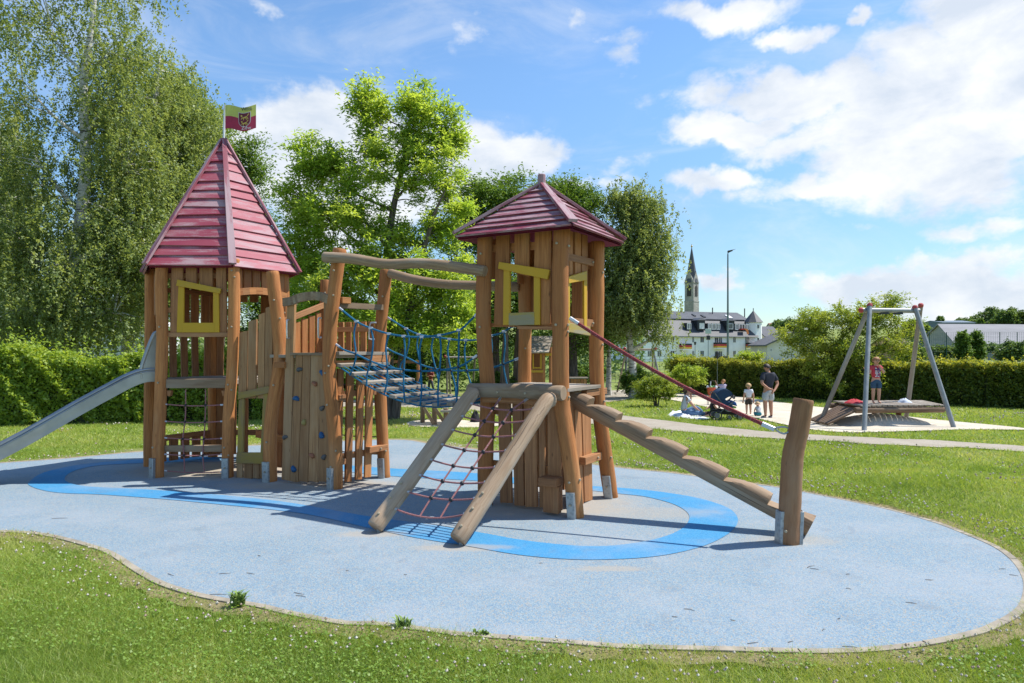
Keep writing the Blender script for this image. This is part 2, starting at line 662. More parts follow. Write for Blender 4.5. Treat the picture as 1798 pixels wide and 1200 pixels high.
def make_special():
    # lawn soil / short turf under the blades
    t = MT('lawn_turf')
    a = t.noise(t.map('Object', (.55,) * 3), 1, 5, .62, .3)
    b = t.noise(t.map('Object', (9,) * 3), 1, 6, .7)
    d = t.noise(t.map('Object', (60, 60, 60)), 1, 4, .7)
    e = t.noise(t.map('Object', (.21, .3, .3), (4.2, 1.1, 0)), 1, 5, .6, .4)
    c = t.mix(t.ramp(a, .32, .68), (.150, .200, .044), (.255, .300, .072))
    c = t.mix(t.ramp(b, .42, .72, 0, .8), c, (.105, .155, .032))
    c = t.mix(t.ramp(d, .55, .75, 0, .55), c, (.33, .33, .13))
    dry = t.math('MULTIPLY', t.ramp(e, .52, .70), t.ramp(b, .3, .6, .35, 1))
    c = t.mix(t.math('MULTIPLY', dry, .75), c, (.42, .35, .19))
    t.bump(t.math('ADD', b, t.math('MULTIPLY', d, .6)), .8, .05)
    MATS['turf'] = t.fin(c, .9, 0, .2)

    # poured rubber safety surface: pale blue with granules of several colours
    def rubber(name, base, light, deep, fleck, famt):
        t = MT(name)
        v = t.map('Object', (1, 1, 1))
        cell = t.N.new('ShaderNodeTexVoronoi')
        cell.inputs['Scale'].default_value = 120
        t.L.new(v, cell.inputs['Vector'])
        sepc = t.N.new('ShaderNodeSeparateColor')
        t.L.new(cell.outputs['Color'], sepc.inputs[0])
        r, g, bl = sepc.outputs
        c = t.mix(t.ramp(r, .25, .75), base, light)
        c = t.mix(t.ramp(g, .70, .76, 0, .8), c, deep)
        c = t.mix(t.ramp(bl, 1 - famt, 1 - famt + .03, 0, .8), c, fleck)
        n = t.noise(t.map('Object', (.8,) * 3), 1, 5, .6, .3)
        n2 = t.noise(t.map('Object', (11,) * 3), 1, 5, .65)
        c = t.mix(t.ramp(n, .40, .70, 0, .42), c, (.34, .36, .385))
        n3 = t.noise(t.map('Object', (2.3, 2.3, 2.3), (3, 7, 0)), 1, 6, .62, .8)
        c = t.mix(t.ramp(n3, .54, .72, 0, .35), c, (.15, .185, .225))
        c = t.mix(t.ramp(n2, .55, .8, 0, .25), c, (.13, .17, .23))
        # pale worn-off sand lying about the feet of the posts
        for (x, y, rx, ry, k) in ((-4.7, 11.3, 1.5, .9, .95), (-2.9, 10.0, 1.3, .4, .7), (.6, 9.0, 1.0, .8, .6), (-.5, 6.85, .5, .12, .55), (2.9, 7.1, .5, .2, .35),
                                  (-1.5, 7.35, .4, .12, .5), (.9, 6.2, .35, .08, .5), (.15, 8.35, .8, .35, .5), (1.6, 8.3, .9, .3, .35)):
            s = t.N.new('ShaderNodeVectorMath')
            s.operation = 'SUBTRACT'
            t.L.new(GEO(t), s.inputs[0])
            s.inputs[1].default_value = (x, y, 0)
            s2 = t.N.new('ShaderNodeVectorMath')
            s2.operation = 'MULTIPLY'
            t.L.new(s.outputs[0], s2.inputs[0])
            s2.inputs[1].default_value = (1 / rx, 1 / ry, 0)
            ln = t.N.new('ShaderNodeVectorMath')
            ln.operation = 'LENGTH'
            t.L.new(s2.outputs[0], ln.inputs[0])
            w = t.math('SUBTRACT', t.math('ADD', 1.0, t.math('MULTIPLY', n2, .9)), ln.outputs['Value'])
            c = t.mix(t.ramp(w, .1, .9, 0, k), c, (.38, .32, .245))
        t.bump(cell.outputs['Distance'], .5, .004)
        MATS[name] = t.fin(c, .88, 0, .25)

    rubber('rubber', (.188, .266, .322), (.274, .336, .368), (.122, .205, .305), (.37, .30, .215), .11)
    rubber('rubber_stripe', (.048, .240, .455), (.070, .275, .48), (.036, .20, .42), (.14, .29, .42), .06)

    t = MT('sand')
    a = t.noise(t.map('Object', (1.3,) * 3), 1, 5, .6)
    b = t.noise(t.map('Object', (22,) * 3), 1, 6, .7)
    c = t.mix(t.ramp(a, .3, .7), (.54, .47, .37), (.63, .57, .47))
    c = t.mix(t.ramp(b, .5, .75, 0, .5), c, (.42, .35, .26))
    t.bump(t.math('ADD', t.math('MULTIPLY', a, .7), t.math('MULTIPLY', b, .3)), .8, .10)
    MATS['sand'] = t.fin(c, .95, 0, .1)

    t = MT('gravel')
    a = t.noise(t.map('Object', (1.1,) * 3), 1, 5, .65)
    b = t.noise(t.map('Object', (40,) * 3), 1, 5, .7)
    c = t.mix(t.ramp(a, .3, .7), (.33, .285, .225), (.41, .365, .30))
    c = t.mix(t.ramp(b, .45, .75, 0, .6), c, (.20, .17, .13))
    t.bump(b, .6, .02)
    MATS['gravel'] = t.fin(c, .95, 0, .15)

    t = MT('birch_bark')
    n = t.noise(t.map('Object', (2.5, 2.5, 17)), 1, 5, .62, .4)
    n2 = t.noise(t.map('Object', (1.3, 1.3, 1.6)), 1, 5, .6)
    c = t.mix(t.ramp(n2, .3, .7), (.62, .60, .55), (.45, .43, .40))
    c = t.mix(t.ramp(n, .54, .62), c, (.045, .04, .035))
    t.bump(n, .4, .02)
    MATS['birch_bark'] = t.fin(c, .75)

    t = MT('dark_bark')
    n = t.noise(t.map('Object', (14, 14, 2.2)), 1, 6, .65, .4)
    c = t.mix(t.ramp(n, .3, .7), (.055, .042, .032), (.155, .125, .10))
    t.bump(n, .8, .03)
    MATS['dark_bark'] = t.fin(c, .9)

    # brushed stainless steel and zinc
    t = MT('steel')
    n = t.noise(t.map('UV', (60, .5, 1), rand=True), 1, 3, .5)
    n2 = t.noise(t.map('Object', (2.6,) * 3), 1, 4, .6)
    c = t.mix(t.ramp(n2, .3, .7), (.30, .305, .305), (.38, .385, .385))
    MATS['steel'] = t.fin(c, t.ramp(n, .3, .7, .36, .46), .9)
    t = MT('zinc')
    n = t.voronoi(t.map('Object', (26,) * 3), 1)
    n2 = t.noise(t.map('Object', (5,) * 3), 1, 5, .65)
    c = t.mix(t.ramp(n, .1, .6), (.27, .30, .32), (.37, .40, .42))
    c = t.mix(t.ramp(n2, .5, .75, 0, .4), c, (.20, .21, .21))
    MATS['zinc'] = t.fin(c, t.ramp(n2, .3, .7, .38, .58), .75)

    # twisted rope: slanted strands with pale flecks
    def rope(name, a, b, fleck):
        t = MT(name)
        w = t.N.new('ShaderNodeTexWave')
        w.wave_type = 'BANDS'
        w.bands_direction = 'DIAGONAL'
        w.inputs['Scale'].default_value = 1.0
        w.inputs['Distortion'].default_value = 1.2
        t.L.new(t.map('UV', (70, 42, 1)), w.inputs['Vector'])
        n = t.noise(t.map('UV', (120, 60, 1)), 1, 2, .5)
        c = t.mix(w.outputs['Fac'], a, b)
        c = t.mix(t.ramp(n, .60, .66, 0, .8), c, fleck)
        t.bump(w.outputs['Fac'], .6, .004)
        MATS[name] = t.fin(c, .75, 0, .3)
    rope('rope_red', (.15, .018, .022), (.33, .05, .055), (.42, .33, .30))
    rope('rope_pink', (.26, .085, .085), (.44, .20, .19), (.50, .40, .38))
    rope('rope_blue', (.005, .085, .19), (.012, .17, .32), (.06, .30, .45))

    # window pane of the far houses
    t = MT('pane')
    n = t.noise(t.map('Object', (.35,) * 3, rand=True), 1, 3, .6)
    MATS['pane'] = t.fin(t.mix(t.ramp(n, .35, .65), (.012, .016, .022), (.09, .11, .13)), .12, 0, .6)

    # slate roofs
    t = MT('slate')
    br = t.N.new('ShaderNodeTexBrick')
    br.inputs['Scale'].default_value = 1.0
    br.inputs['Brick Width'].default_value = .5
    br.inputs['Row Height'].default_value = .32
    br.inputs['Mortar Size'].default_value = .03
    br.inputs['Color1'].default_value = (.050, .056, .068, 1)
    br.inputs['Color2'].default_value = (.072, .078, .092, 1)
    br.inputs['Mortar'].default_value = (.028, .031, .037, 1)
    t.L.new(t.map('UV', (1, 1, 1)), br.inputs['Vector'])
    n = t.noise(t.map('Object', (.4,) * 3), 1, 4, .6)
    c = t.mix(t.ramp(n, .4, .7, 0, .4), br.outputs['Color'], (.10, .105, .115))
    MATS['slate'] = t.fin(c, .6)

    t = MT('church_stone')
    br = t.N.new('ShaderNodeTexBrick')
    br.inputs['Brick Width'].default_value = 1.2
    br.inputs['Row Height'].default_value = .55
    br.inputs['Mortar Size'].default_value = .04
    br.inputs['Scale'].default_value = 1.0
    br.inputs['Color1'].default_value = (.34, .32, .29, 1)
    br.inputs['Color2'].default_value = (.45, .425, .385, 1)
    br.inputs['Mortar'].default_value = (.17, .165, .16, 1)
    t.L.new(t.map('UV', (1, 1, 1)), br.inputs['Vector'])
    n = t.noise(t.map('Object', (.25,) * 3), 1, 5, .6)
    c = t.mix(t.ramp(n, .35, .7, 0, .5), br.outputs['Color'], (.16, .155, .15))
    MATS['church_stone'] = t.fin(c, .9)

    t = MT('barn_sheet')
    w = t.N.new('ShaderNodeTexWave')
    w.bands_direction = 'X'
    w.inputs['Scale'].default_value = 1.6
    t.L.new(t.map('UV', (1, 1, 1)), w.inputs['Vector'])
    n = t.noise(t.map('Object', (.12, .3, .3)), 1, 5, .65)
    c = t.mix(w.outputs['Fac'], (.20, .20, .215), (.255, .255, .265))
    c = t.mix(t.ramp(n, .35, .7, 0, .6), c, (.14, .14, .15))
    MATS['barn_sheet'] = t.fin(c, .8)

    # mesh of the sports fence: real wires are far below a pixel, so the sheet is woven by a procedural lattice of openings
    t = MT('fence_wire')
    MATS['fence_wire'] = t.fin((.012, .075, .06), .6)


def GEO(t):
    g = getattr(t, '_geo', None)
    if g is None:
        g = t.N.new('ShaderNodeNewGeometry').outputs['Position']
        t._geo = g
    return g


make_special()
W_POST = wood('oiled_post', (0.578, 0.241, 0.076), (0.362, 0.132, 0.039), (0.449, 0.256, 0.122), .34)
W_BOARD = wood('oiled_board', (0.545, 0.239, 0.083), (0.333, 0.128, 0.041), (0.414, 0.233, 0.111), .34)
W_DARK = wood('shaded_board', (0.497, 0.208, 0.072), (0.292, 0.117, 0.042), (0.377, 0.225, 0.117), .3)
W_GREY = wood('weathered_log', (.345, .235, .145), (.20, .125, .070), (.38, .305, .225), .60)
W_PALE = wood('pale_log', (.45, .325, .215), (.31, .20, .118), (.50, .405, .31), .60)
W_PLANK = wood('grey_plank', (.37, .31, .245), (.23, .185, .135), (.43, .39, .34), .72)
W_CLIMB = wood('climb_board', (0.487, 0.269, 0.119), (0.305, 0.147, 0.059), (0.468, 0.308, 0.171), .5)
W_LEAN = wood('weathered_post', (.42, .215, .10), (.27, .125, .055), (.42, .27, .165), .5)
W_RAMP = wood('dull_slat', (.20, .125, .075), (.12, .072, .042), (.24, .18, .125), .5)
W_OLD = wood('old_brown_board', (0.497, 0.234, 0.097), (0.292, 0.126, 0.052), (0.440, 0.254, 0.128), .4)
ROOF_RED = painted_wood('red_roof_paint', (.27, .038, .066), (.34, .080, .105), (.40, .285, .30), .72)
ROOF_RED2 = painted_wood('red_roof_paint_worn', (.20, .032, .058), (.26, .062, .088), (.38, .29, .31), .80)
ROOF_TRIM = painted_wood('red_trim_paint', (.21, .035, .058), (.27, .080, .105), (.38, .29, .305), .85)
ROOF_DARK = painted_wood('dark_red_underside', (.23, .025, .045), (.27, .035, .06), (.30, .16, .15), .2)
YELLOW = painted_wood('yellow_paint', (.56, .315, .012), (.48, .285, .02), (.30, .235, .12), .45)
YELLOW_OLD = painted_wood('mossy_yellow_paint', (.33, .215, .03), (.25, .175, .04), (.25, .17, .085), .75)
YELLOW_GREY = painted_wood('rubbed_off_yellow_paint', (.38, .27, .05), (.32, .25, .07), (.29, .255, .18), .95)
BOLT = plain('cream_bolt_cap', (.40, .33, .225), .5, 0, .2, 40)
STEEL, ZINC = MATS['steel'], MATS['zinc']
ROPE_RED, ROPE_PINK, ROPE_BLUE = MATS['rope_red'], MATS['rope_pink'], MATS['rope_blue']
BLACK_PL = plain('black_plastic', (.018, .018, .022), .45, 0, .2)
FERRULE = plain('silver_ferrule', (.62, .63, .64), .35, .7, .1)
# ------------------------------------------------------------------ ground
def smooth_loop(pts, sub=6):
    n = len(pts)
    out = []
    for i in range(n):
        p0, p1, p2, p3 = pts[i - 1], pts[i], pts[(i + 1) % n], pts[(i + 2) % n]
        for k in range(sub):
            t = k / sub
            out.append(0.5 * ((2 * p1) + (p2 - p0) * t + (2 * p0 - 5 * p1 + 4 * p2 - p3) * t * t + (3 * p1 - p0 - 3 * p2 + p3) * t ** 3))
    return out


def inset_loop(pts, d):
    n = len(pts)
    area = sum(pts[i].x * pts[(i + 1) % n].y - pts[(i + 1) % n].x * pts[i].y for i in range(n))
    s = 1 if area > 0 else -1
    out = []
    for i in range(n):
        t = (pts[(i + 1) % n] - pts[i - 1])
        t.z = 0
        t.normalize()
        out.append(pts[i] + Vector((-t.y, t.x, 0)) * (d * s))
    return out


def inside(pts, X, Y):
    res = np.zeros(X.shape, bool)
    n = len(pts)
    for i in range(n):
        x0, y0, x1, y1 = pts[i - 1].x, pts[i - 1].y, pts[i].x, pts[i].y
        c = ((y0 > Y) != (y1 > Y)) & (X < (x1 - x0) * (Y - y0) / (y1 - y0 + 1e-12) + x0)
        res ^= c
    return res


def lerp_list(vals):
    return vals


EDGE_PX = [(100, 806), (260, 792), (470, 781), (690, 772), (763, 780), (900, 797), (1081, 820), (1180, 830), (1284, 844), (1367, 855), (1407, 862), (1484, 877), (1560, 893),
           (1641, 915), (1698, 936), (1756, 961), (1792, 988), (1812, 1020), (1812, 1050), (1798, 1076), (1752, 1103), (1710, 1117), (1633, 1133),
           (1533, 1144), (1430, 1147), (1300, 1144), (1106, 1139), (990, 1130), (872, 1121), (795, 1115), (744, 1108), (658, 1098), (597, 1096), (500, 1078),
           (450, 1066), (367, 1052), (310, 1038), (267, 1022), (230, 1000), (187, 972), (143, 957), (83, 942), (33, 936), (-40, 934), (-200, 938), (-420, 930), (-560, 900),
           (-520, 860), (-330, 832), (-120, 820)]
edge_loop = smooth_loop([G0(*p) for p in EDGE_PX], 5)
kerb_in = inset_loop(edge_loop, .065)

# lawn and land beyond: one sheet to the horizon
def land_height(X, Y):
    z = np.vectorize(terr)(Y)
    # low bank of turf along the far right of the play surface, and gentle unevenness
    z = z + .16 * np.exp(-((X - 6.6) / 1.7) ** 2 - ((Y - 9.2) / 1.5) ** 2)
    d = np.clip((Y - 13) / 6, 0, 1) * np.clip((60 - Y) / 20, 0, 1)
    z = z + d * .035 * np.sin(X * .55 + 1.3) * np.sin(Y * .43 + .4)
    far = np.clip((Y - 330) / 300, 0, 1)
    return z + far * (4 * np.sin(X * .011 + 2) + 6 * np.sin(X * .0047 + Y * .004))


def build_ground():
    ys = np.concatenate([np.arange(-12, 30, .5), np.arange(30, 60, 2), np.geomspace(60, 3600, 60)])
    xs_pos = np.concatenate([np.arange(0, 16, .5), np.geomspace(16, 4200, 48)])
    xs = np.concatenate([-xs_pos[:0:-1], xs_pos])
    XX, YY = np.meshgrid(xs, ys)
    ZZ = land_height(XX, YY)
    # lie just under the play surface
    ins = inside(inset_loop(edge_loop, -.9), XX, YY)
    ZZ = np.where(ins, -.035, ZZ - .020)
    ny, nx = XX.shape
    vs = np.stack([XX, YY, ZZ], -1).reshape(-1, 3)
    idx = np.arange(ny * nx).reshape(ny, nx)
    q = np.stack([idx[:-1, :-1], idx[:-1, 1:], idx[1:, 1:], idx[1:, :-1]], -1).reshape(-1, 4)
    me = bpy.data.meshes.new('ground')
    me.from_pydata(vs.tolist(), [], q.tolist())
    me.polygons.foreach_set("use_smooth", [True] * len(me.polygons))
    me.materials.append(MATS['turf'])
    o = bpy.data.objects.new('ground', me)
    COL.objects.link(o)
    tag(o, kind='structure')


build_ground()


def sheet(name, loops, z, mat, kind='structure'):
    polys = [[Vector((p.x, p.y, 0)) for p in lp] for lp in loops]
    tri = tessellate_polygon(polys)
    flat = [p for lp in polys for p in lp]
    me = bpy.data.meshes.new(name)
    zz = z if callable(z) else (lambda x, y: z)
    vs = [(p.x, p.y, zz(p.x, p.y)) for p in flat]
    fs = []
    for a, b, c in tri:
        n = (flat[b] - flat[a]).cross(flat[c] - flat[a])
        fs.append((a, b, c) if n.z > 0 else (a, c, b))
    me.from_pydata(vs, [], fs)
    me.materials.append(mat)
    o = bpy.data.objects.new(name, me)
    COL.objects.link(o)
    return tag(o, kind=kind)


sheet('play_surface', [kerb_in], 0.0, MATS['rubber'])

OUT_PX = [(51, 847), (55, 855), (82, 863), (117, 867), (175, 869), (272, 876), (350, 883), (506, 899), (584, 913), (638, 926), (730, 945), (822, 960), (910, 975), (1000, 983),
          (1080, 983), (1150, 978), (1205, 968), (1250, 954), (1284, 934), (1296, 914), (1285, 897), (1262, 886), (1220, 874), (1150, 863), (1085, 857), (1000, 851), (839, 832), (700, 824), (560, 814), (400, 804),
          (320, 804), (251, 807), (195, 811), (136, 817), (78, 830)]
INN_PX = [(114, 839), (132, 827), (175, 818), (251, 814), (330, 812), (420, 813), (560, 824), (690, 837), (839, 845), (950, 854), (1045, 863), (1090, 868), (1134, 873), (1180, 885), (1205, 899), (1210, 913), (1196, 930),
          (1160, 945), (1110, 955), (1050, 960), (985, 957), (910, 948), (838, 935), (740, 920), (638, 906), (506, 883), (389, 870), (253, 860), (156, 855), (121, 848)]
st_out = smooth_loop([G0(*p) for p in OUT_PX], 4)
st_in = smooth_loop([G0(*p) for p in INN_PX], 4)
sheet('surface_stripe', [st_out, st_in], 0.005, MATS['rubber_stripe'])


def build_kerb():
    """flat kerb stones set end to end round the safety surface"""
    mb = MB()
    n = len(edge_loop)
    run, start = 0.0, 0
    tops_o, tops_i = [], []
    i = 0
    acc = [(edge_loop[0], kerb_in[0])]
    stones = []
    for k in range(1, n + 1):
        a, b = edge_loop[k % n], kerb_in[k % n]
        run += (a - edge_loop[k - 1]).length
        acc.append((a, b))
        if run > .9:
            stones.append(acc)
            acc = [(a, b)]
            run = 0
    for st in stones:
        dz = random.uniform(-.001, .002)
        m = len(st)
        b0 = len(mb.v)
        for j, (o, i_) in enumerate(st):
            g = .006
            if j == 0:
                t = (st[1][0] - o).normalized() * g
            elif j == m - 1:
                t = (st[-2][0] - o).normalized() * g
            else:
                t = Vector((0, 0, 0))
            o2, i2 = o + t, i_ + t
            for q, z in ((o2, -.10), (o2, .003 + dz), (i2, .003 + dz), (i2, -.10)):
                mb.v.append(Vector((q.x, q.y, z)))
        for j in range(m - 1):
            for s in range(3):
                p = b0 + j * 4 + s
                mb.face((p, p + 1, p + 5, p + 4), ((0, 0), (1, 0), (1, 1), (0, 1)))
        mb.face((b0 + 3, b0 + 2, b0 + 1, b0), ((0, 0),) * 4)
        e = b0 + (m - 1) * 4
        mb.face((e, e + 1, e + 2, e + 3), ((0, 0),) * 4)
    bm_mat = plain('kerb_concrete', (.335, .29, .225), .9, 0, .3, 7, .3)
    o = mb.build('kerb', bm_mat, smooth=False)
    bm = bmesh.new()
    bm.from_mesh(o.data)
    bmesh.ops.recalc_face_normals(bm, faces=bm.faces)
    bm.to_mesh(o.data)
    bm.free()
    tag(o, kind='structure')


build_kerb()
# strip of trodden soil and dry grass outside the kerb
soil_out = [p + Vector((math.sin(i * .9) * .035, math.cos(i * 1.3) * .035, 0)) for i, p in enumerate(inset_loop(edge_loop, -.17))]
t_ = MT('dry_soil')
n_ = t_.noise(t_.map('Object', (5,) * 3), 1, 5, .65)
m_ = t_.noise(t_.map('Object', (45,) * 3), 1, 5, .7)
c_ = t_.mix(t_.ramp(n_, .3, .7), (.36, .285, .18), (.22, .21, .075))
c_ = t_.mix(t_.ramp(m_, .45, .7, 0, .6), c_, (.15, .115, .06))
t_.bump(m_, .8, .03)
MATS['dry_soil'] = t_.fin(c_, .95, 0, .1)
sheet('soil_strip', [soil_out, edge_loop], -.008, MATS['dry_soil'])


def zland(dz):
    return lambda x, y: float(land_height(np.array([x]), np.array([y]))[0]) + dz


def strip_loop(up, lo):
    lp = smooth_loop([G(*p) for p in up] + [G(*p) for p in reversed(lo)], 24)
    return [p + Vector((0, .09 * math.sin(p.x * 2.1) + .07 * math.sin(p.x * 5.3 + 1) + random.uniform(-.05, .05), 0)) for p in lp]


# trodden gravel path across the lawn
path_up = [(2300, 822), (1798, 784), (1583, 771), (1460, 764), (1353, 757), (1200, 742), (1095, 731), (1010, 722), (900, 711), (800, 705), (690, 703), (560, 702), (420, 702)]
path_lo = [(2300, 840), (1798, 794), (1583, 782), (1460, 775), (1353, 769), (1200, 757), (1095, 750), (1000, 741), (900, 727), (800, 718), (690, 716), (560, 714), (420, 712)]
path_loop = strip_loop(path_up, path_lo)
sheet('gravel_path', [path_loop], zland(.004), MATS['gravel'])
# pale walk leading to the sand
walk_loop = strip_loop([(880, 700), (980, 694), (1060, 688), (1120, 684)], [(880, 712), (1000, 706), (1065, 706), (1120, 695)])
sheet('sandy_path', [walk_loop], zland(.010), MATS['gravel'])
sand_loop = smooth_loop([G(*p) for p in [(1090, 686), (1150, 684), (1200, 686), (1245, 690), (1330, 703), (1430, 714), (1520, 722), (1620, 735), (1700, 744), (1790, 753), (1800, 757), (1700, 757), (1600, 759), (1500, 760),
                                         (1440, 756), (1390, 748), (1345, 739), (1295, 728), (1240, 716), (1190, 704), (1150, 697), (1110, 695)]], 5)
sheet('sand_pit', [sand_loop], zland(.016), MATS['sand'])
patch_loop = smooth_loop([G(*p) for p in [(715, 742), (740, 738), (800, 737), (835, 741), (880, 743), (890, 748), (840, 752), (770, 751), (725, 748)]], 5)
sheet('bare_patch', [patch_loop], zland(.006), MATS['sand'])


def sand_mound():
    c = P(1545, 735, 19.6)
    mb = MB()
    n, m = 40, 10
    rs = random.Random(8)
    v0 = len(mb.v)
    for i in range(m + 1):
        f = i / m
        for j in range(n):
            a = 6.283 * j / n
            x, y = c.x + math.cos(a) * 1.75 * f * (1 + .1 * math.sin(3 * a)), c.y + math.sin(a) * .95 * f * (1 + .12 * math.sin(2 * a + 1))
            h = .30 * (1 - f * f) ** 1.5 + rs.uniform(-.008, .008)
            mb.v.append(Vector((x, y, terr(y) + max(-.02, h) + .012 - .03 * f)))
    for i in range(m):
        for j in range(n):
            k = (j + 1) % n
            mb.face((v0 + i * n + j, v0 + (i + 1) * n + j, v0 + (i + 1) * n + k, v0 + i * n + k), ((0, 0),) * 4)
    o = mb.build('sand_mound', MATS['sand'], None, angle=80)
    tag(o, kind='structure')


sand_mound()
swing_loop = smooth_loop([G(*p) for p in [(1040, 690), (1075, 686), (1110, 684), (1110, 694), (1065, 697), (1035, 695)]], 5)
NO_GRASS = [edge_loop, path_loop, walk_loop, sand_loop, patch_loop]
# ------------------------------------------------------------------ play towers
BOLT_ME = None


def bolt(parent, pos, nrm, r=.015):
    global BOLT_ME
    if BOLT_ME is None:
        mb = MB()
        mb.tube([(0, 0, -.01), (0, 0, .004), (0, 0, .008), (0, 0, .010)], [.015, .015, .012, .004], 10)
        o = mb.build('bolt_cap', BOLT, None)
        BOLT_ME = o.data
        # the cap's own mesh keeps its base at the origin
        for v in BOLT_ME.vertices:
            pass
        bpy.data.objects.remove(o)
    b = bpy.data.objects.new('bolt_cap', BOLT_ME)
    COL.objects.link(b)
    b.parent = parent
    b.location = Vector(pos) - origin_of(parent)
    b.rotation_euler = Vector(nrm).to_track_quat('Z', 'Y').to_euler()
    return b


TO_CAM = Vector((0, -1, 0))


def on_path(path, z):
    """centre of a post at height z"""
    p = catmull(path, 8)
    for a, b in zip(p, p[1:]):
        if (a.z - z) * (b.z - z) <= 0 and abs(a.z - b.z) > 1e-6:
            return a.lerp(b, (z - a.z) / (b.z - a.z))
    return min(p, key=lambda q: abs(q.z - z))


def post(root, px_path, Y, r=.092, bolts=(), shoe=None, r1=None, base_z=-.03, mat=None, yb=None):
    """crooked round post; px_path = where its middle is seen, bottom first; shoe = angle of its zinc foot iron"""
    ys = Y if hasattr(Y, '__len__') else [Y] * len(px_path)
    path = [P(px, py, y) for (px, py), y in zip(px_path, ys)]
    path[0].z = base_z
    o = MB().log(path, r, r1, 6, 16, .03).build('post', mat or W_POST, root)
    for (z, ang) in bolts:
        c = on_path(path, z)
        d = Vector((math.sin(R(ang)), -math.cos(R(ang)), 0))
        k = r if r1 is None else r + (r1 - r) * min(1, max(0, z / path[-1].z))
        bolt(o, c + d * (k * 1.0), d)
    for ang in (shoe if hasattr(shoe, '__len__') else [shoe] if shoe is not None else []):
        d = Vector((math.sin(R(ang)), -math.cos(R(ang)), 0))
        s = Vector((d.y, -d.x, 0))
        mb = MB()
        c0, c1 = on_path(path, .02), on_path(path, .30)
        # channel iron: back plate with two folded lips
        prof = [(-.052, .0), (-.052, .040), (-.046, .046), (.046, .046), (.052, .040), (.052, .0)]
        v0 = len(mb.v)
        for c, z in ((c0, -.02), (c1, .305)):
            for (u, w) in prof:
                q = c + s * u + d * (r * .86 + w)
                mb.v.append(Vector((q.x, q.y, z)))
        m = len(prof)
        for i in range(m - 1):
            mb.face((v0 + i, v0 + i + 1, v0 + m + i + 1, v0 + m + i), ((i * .03, 0), ((i + 1) * .03, 0), ((i + 1) * .03, .3), (i * .03, .3)))
        mb.face(tuple(v0 + m + i for i in range(m)), tuple((p[0], p[1]) for p in prof))
        sh = mb.build('foot_iron', ZINC, o, angle=25)
        bolt(sh, on_path(path, .16) + d * (r * .86 + .046), d, .012)
    return o


def px_board(mb, pl, x0, x1, y0, y1, off=0.0, th=.035, x0b=None, x1b=None, y0b=None, y1b=None):
    """upright board whose four corners are seen at those pixels (b = at its foot); off = towards the viewer"""
    x0b = x0 if x0b is None else x0b
    x1b = x1 if x1b is None else x1b
    y0b = y0 if y0b is None else y0b
    y1b = y1 if y1b is None else y1b
    pts = [pl.pp(x0, y0, off), pl.pp(x1, y0b, off), pl.pp(x1b, y1b, off), pl.pp(x0b, y1, off)]
    g = Vector((0, 0, 1)) if abs(y1 - y0) > abs(x1 - x0) else pl.e
    mb.slab(pts, pl.n, th, g)
    return mb


def roof_faces(root, centre, corners, z_eave, z_apex, rows, lift=.05, mat=None, trim=None, fin=None):
    """lapped boards on every face, hip boards over the joints, a dark lining inside"""
    apex = Vector((centre.x, centre.y, z_apex))
    n = len(corners)
    pts = [Vector((c.x, c.y, z_eave)) for c in corners]
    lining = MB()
    for i in range(n):
        a, b = pts[i], pts[(i + 1) % n]
        up = (apex - (a + b) / 2)
        fn = (b - a).cross(up).normalized()
        if fn.z < 0:
            fn = -fn
        mb = MB()
        ts = [0.0]
        for k in range(rows):
            ts.append(ts[-1] + random.uniform(.86, 1.14))
        ts = [t / ts[-1] * .955 for t in ts]
        for k in range(rows):
            t0, t1 = ts[k], min(.975, ts[k + 1] + .012)
            lift0, lift1 = lift + random.uniform(-.006, .006), .012
            j0, j1 = random.uniform(-.006, .006), random.uniform(-.006, .006)
            q = [a.lerp(apex, t0 + j0) + fn * lift0, b.lerp(apex, t0 + j1) + fn * lift0, b.lerp(apex, t1) + fn * lift1, a.lerp(apex, t1) + fn * lift1]
            th = .030
            mb.hexa([q[0] - fn * th, q[1] - fn * th, q[2] - fn * th * .4, q[3] - fn * th * .4, q[0], q[1], q[2], q[3]], 0, (b - a))
        mb.build('roof_boards', mat, root, bevel=.003)
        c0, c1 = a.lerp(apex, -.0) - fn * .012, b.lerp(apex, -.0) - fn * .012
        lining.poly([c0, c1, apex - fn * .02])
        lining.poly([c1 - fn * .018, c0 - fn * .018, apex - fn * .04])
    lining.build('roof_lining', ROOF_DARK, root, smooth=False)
    for i in range(n):
        a = pts[i]
        d = (apex - a)
        side = Vector((-d.y, d.x, 0)).normalized()
        up = side.cross(d).normalized()
        if up.z < 0:
            up = -up
        MB().beam(a + d.normalized() * .005 + up * .070, apex - d.normalized() * .02 + up * .042, side, .115, .040, .07).build('hip_board', trim, root, bevel=.004)


# ---- square tower with the low roof
A2, B2, C2, D2 = Vector((-.35, 8.75, 0)), Vector((.588, 8.20, 0)), Vector((1.123, 9.10, 0)), Vector((.185, 9.65, 0))
PAB, PBC, PCD, PDA = Plane(A2, B2), Plane(B2, C2), Plane(C2, D2), Plane(D2, A2)
E1 = (B2 - A2).normalized()
E2 = (C2 - B2).normalized()


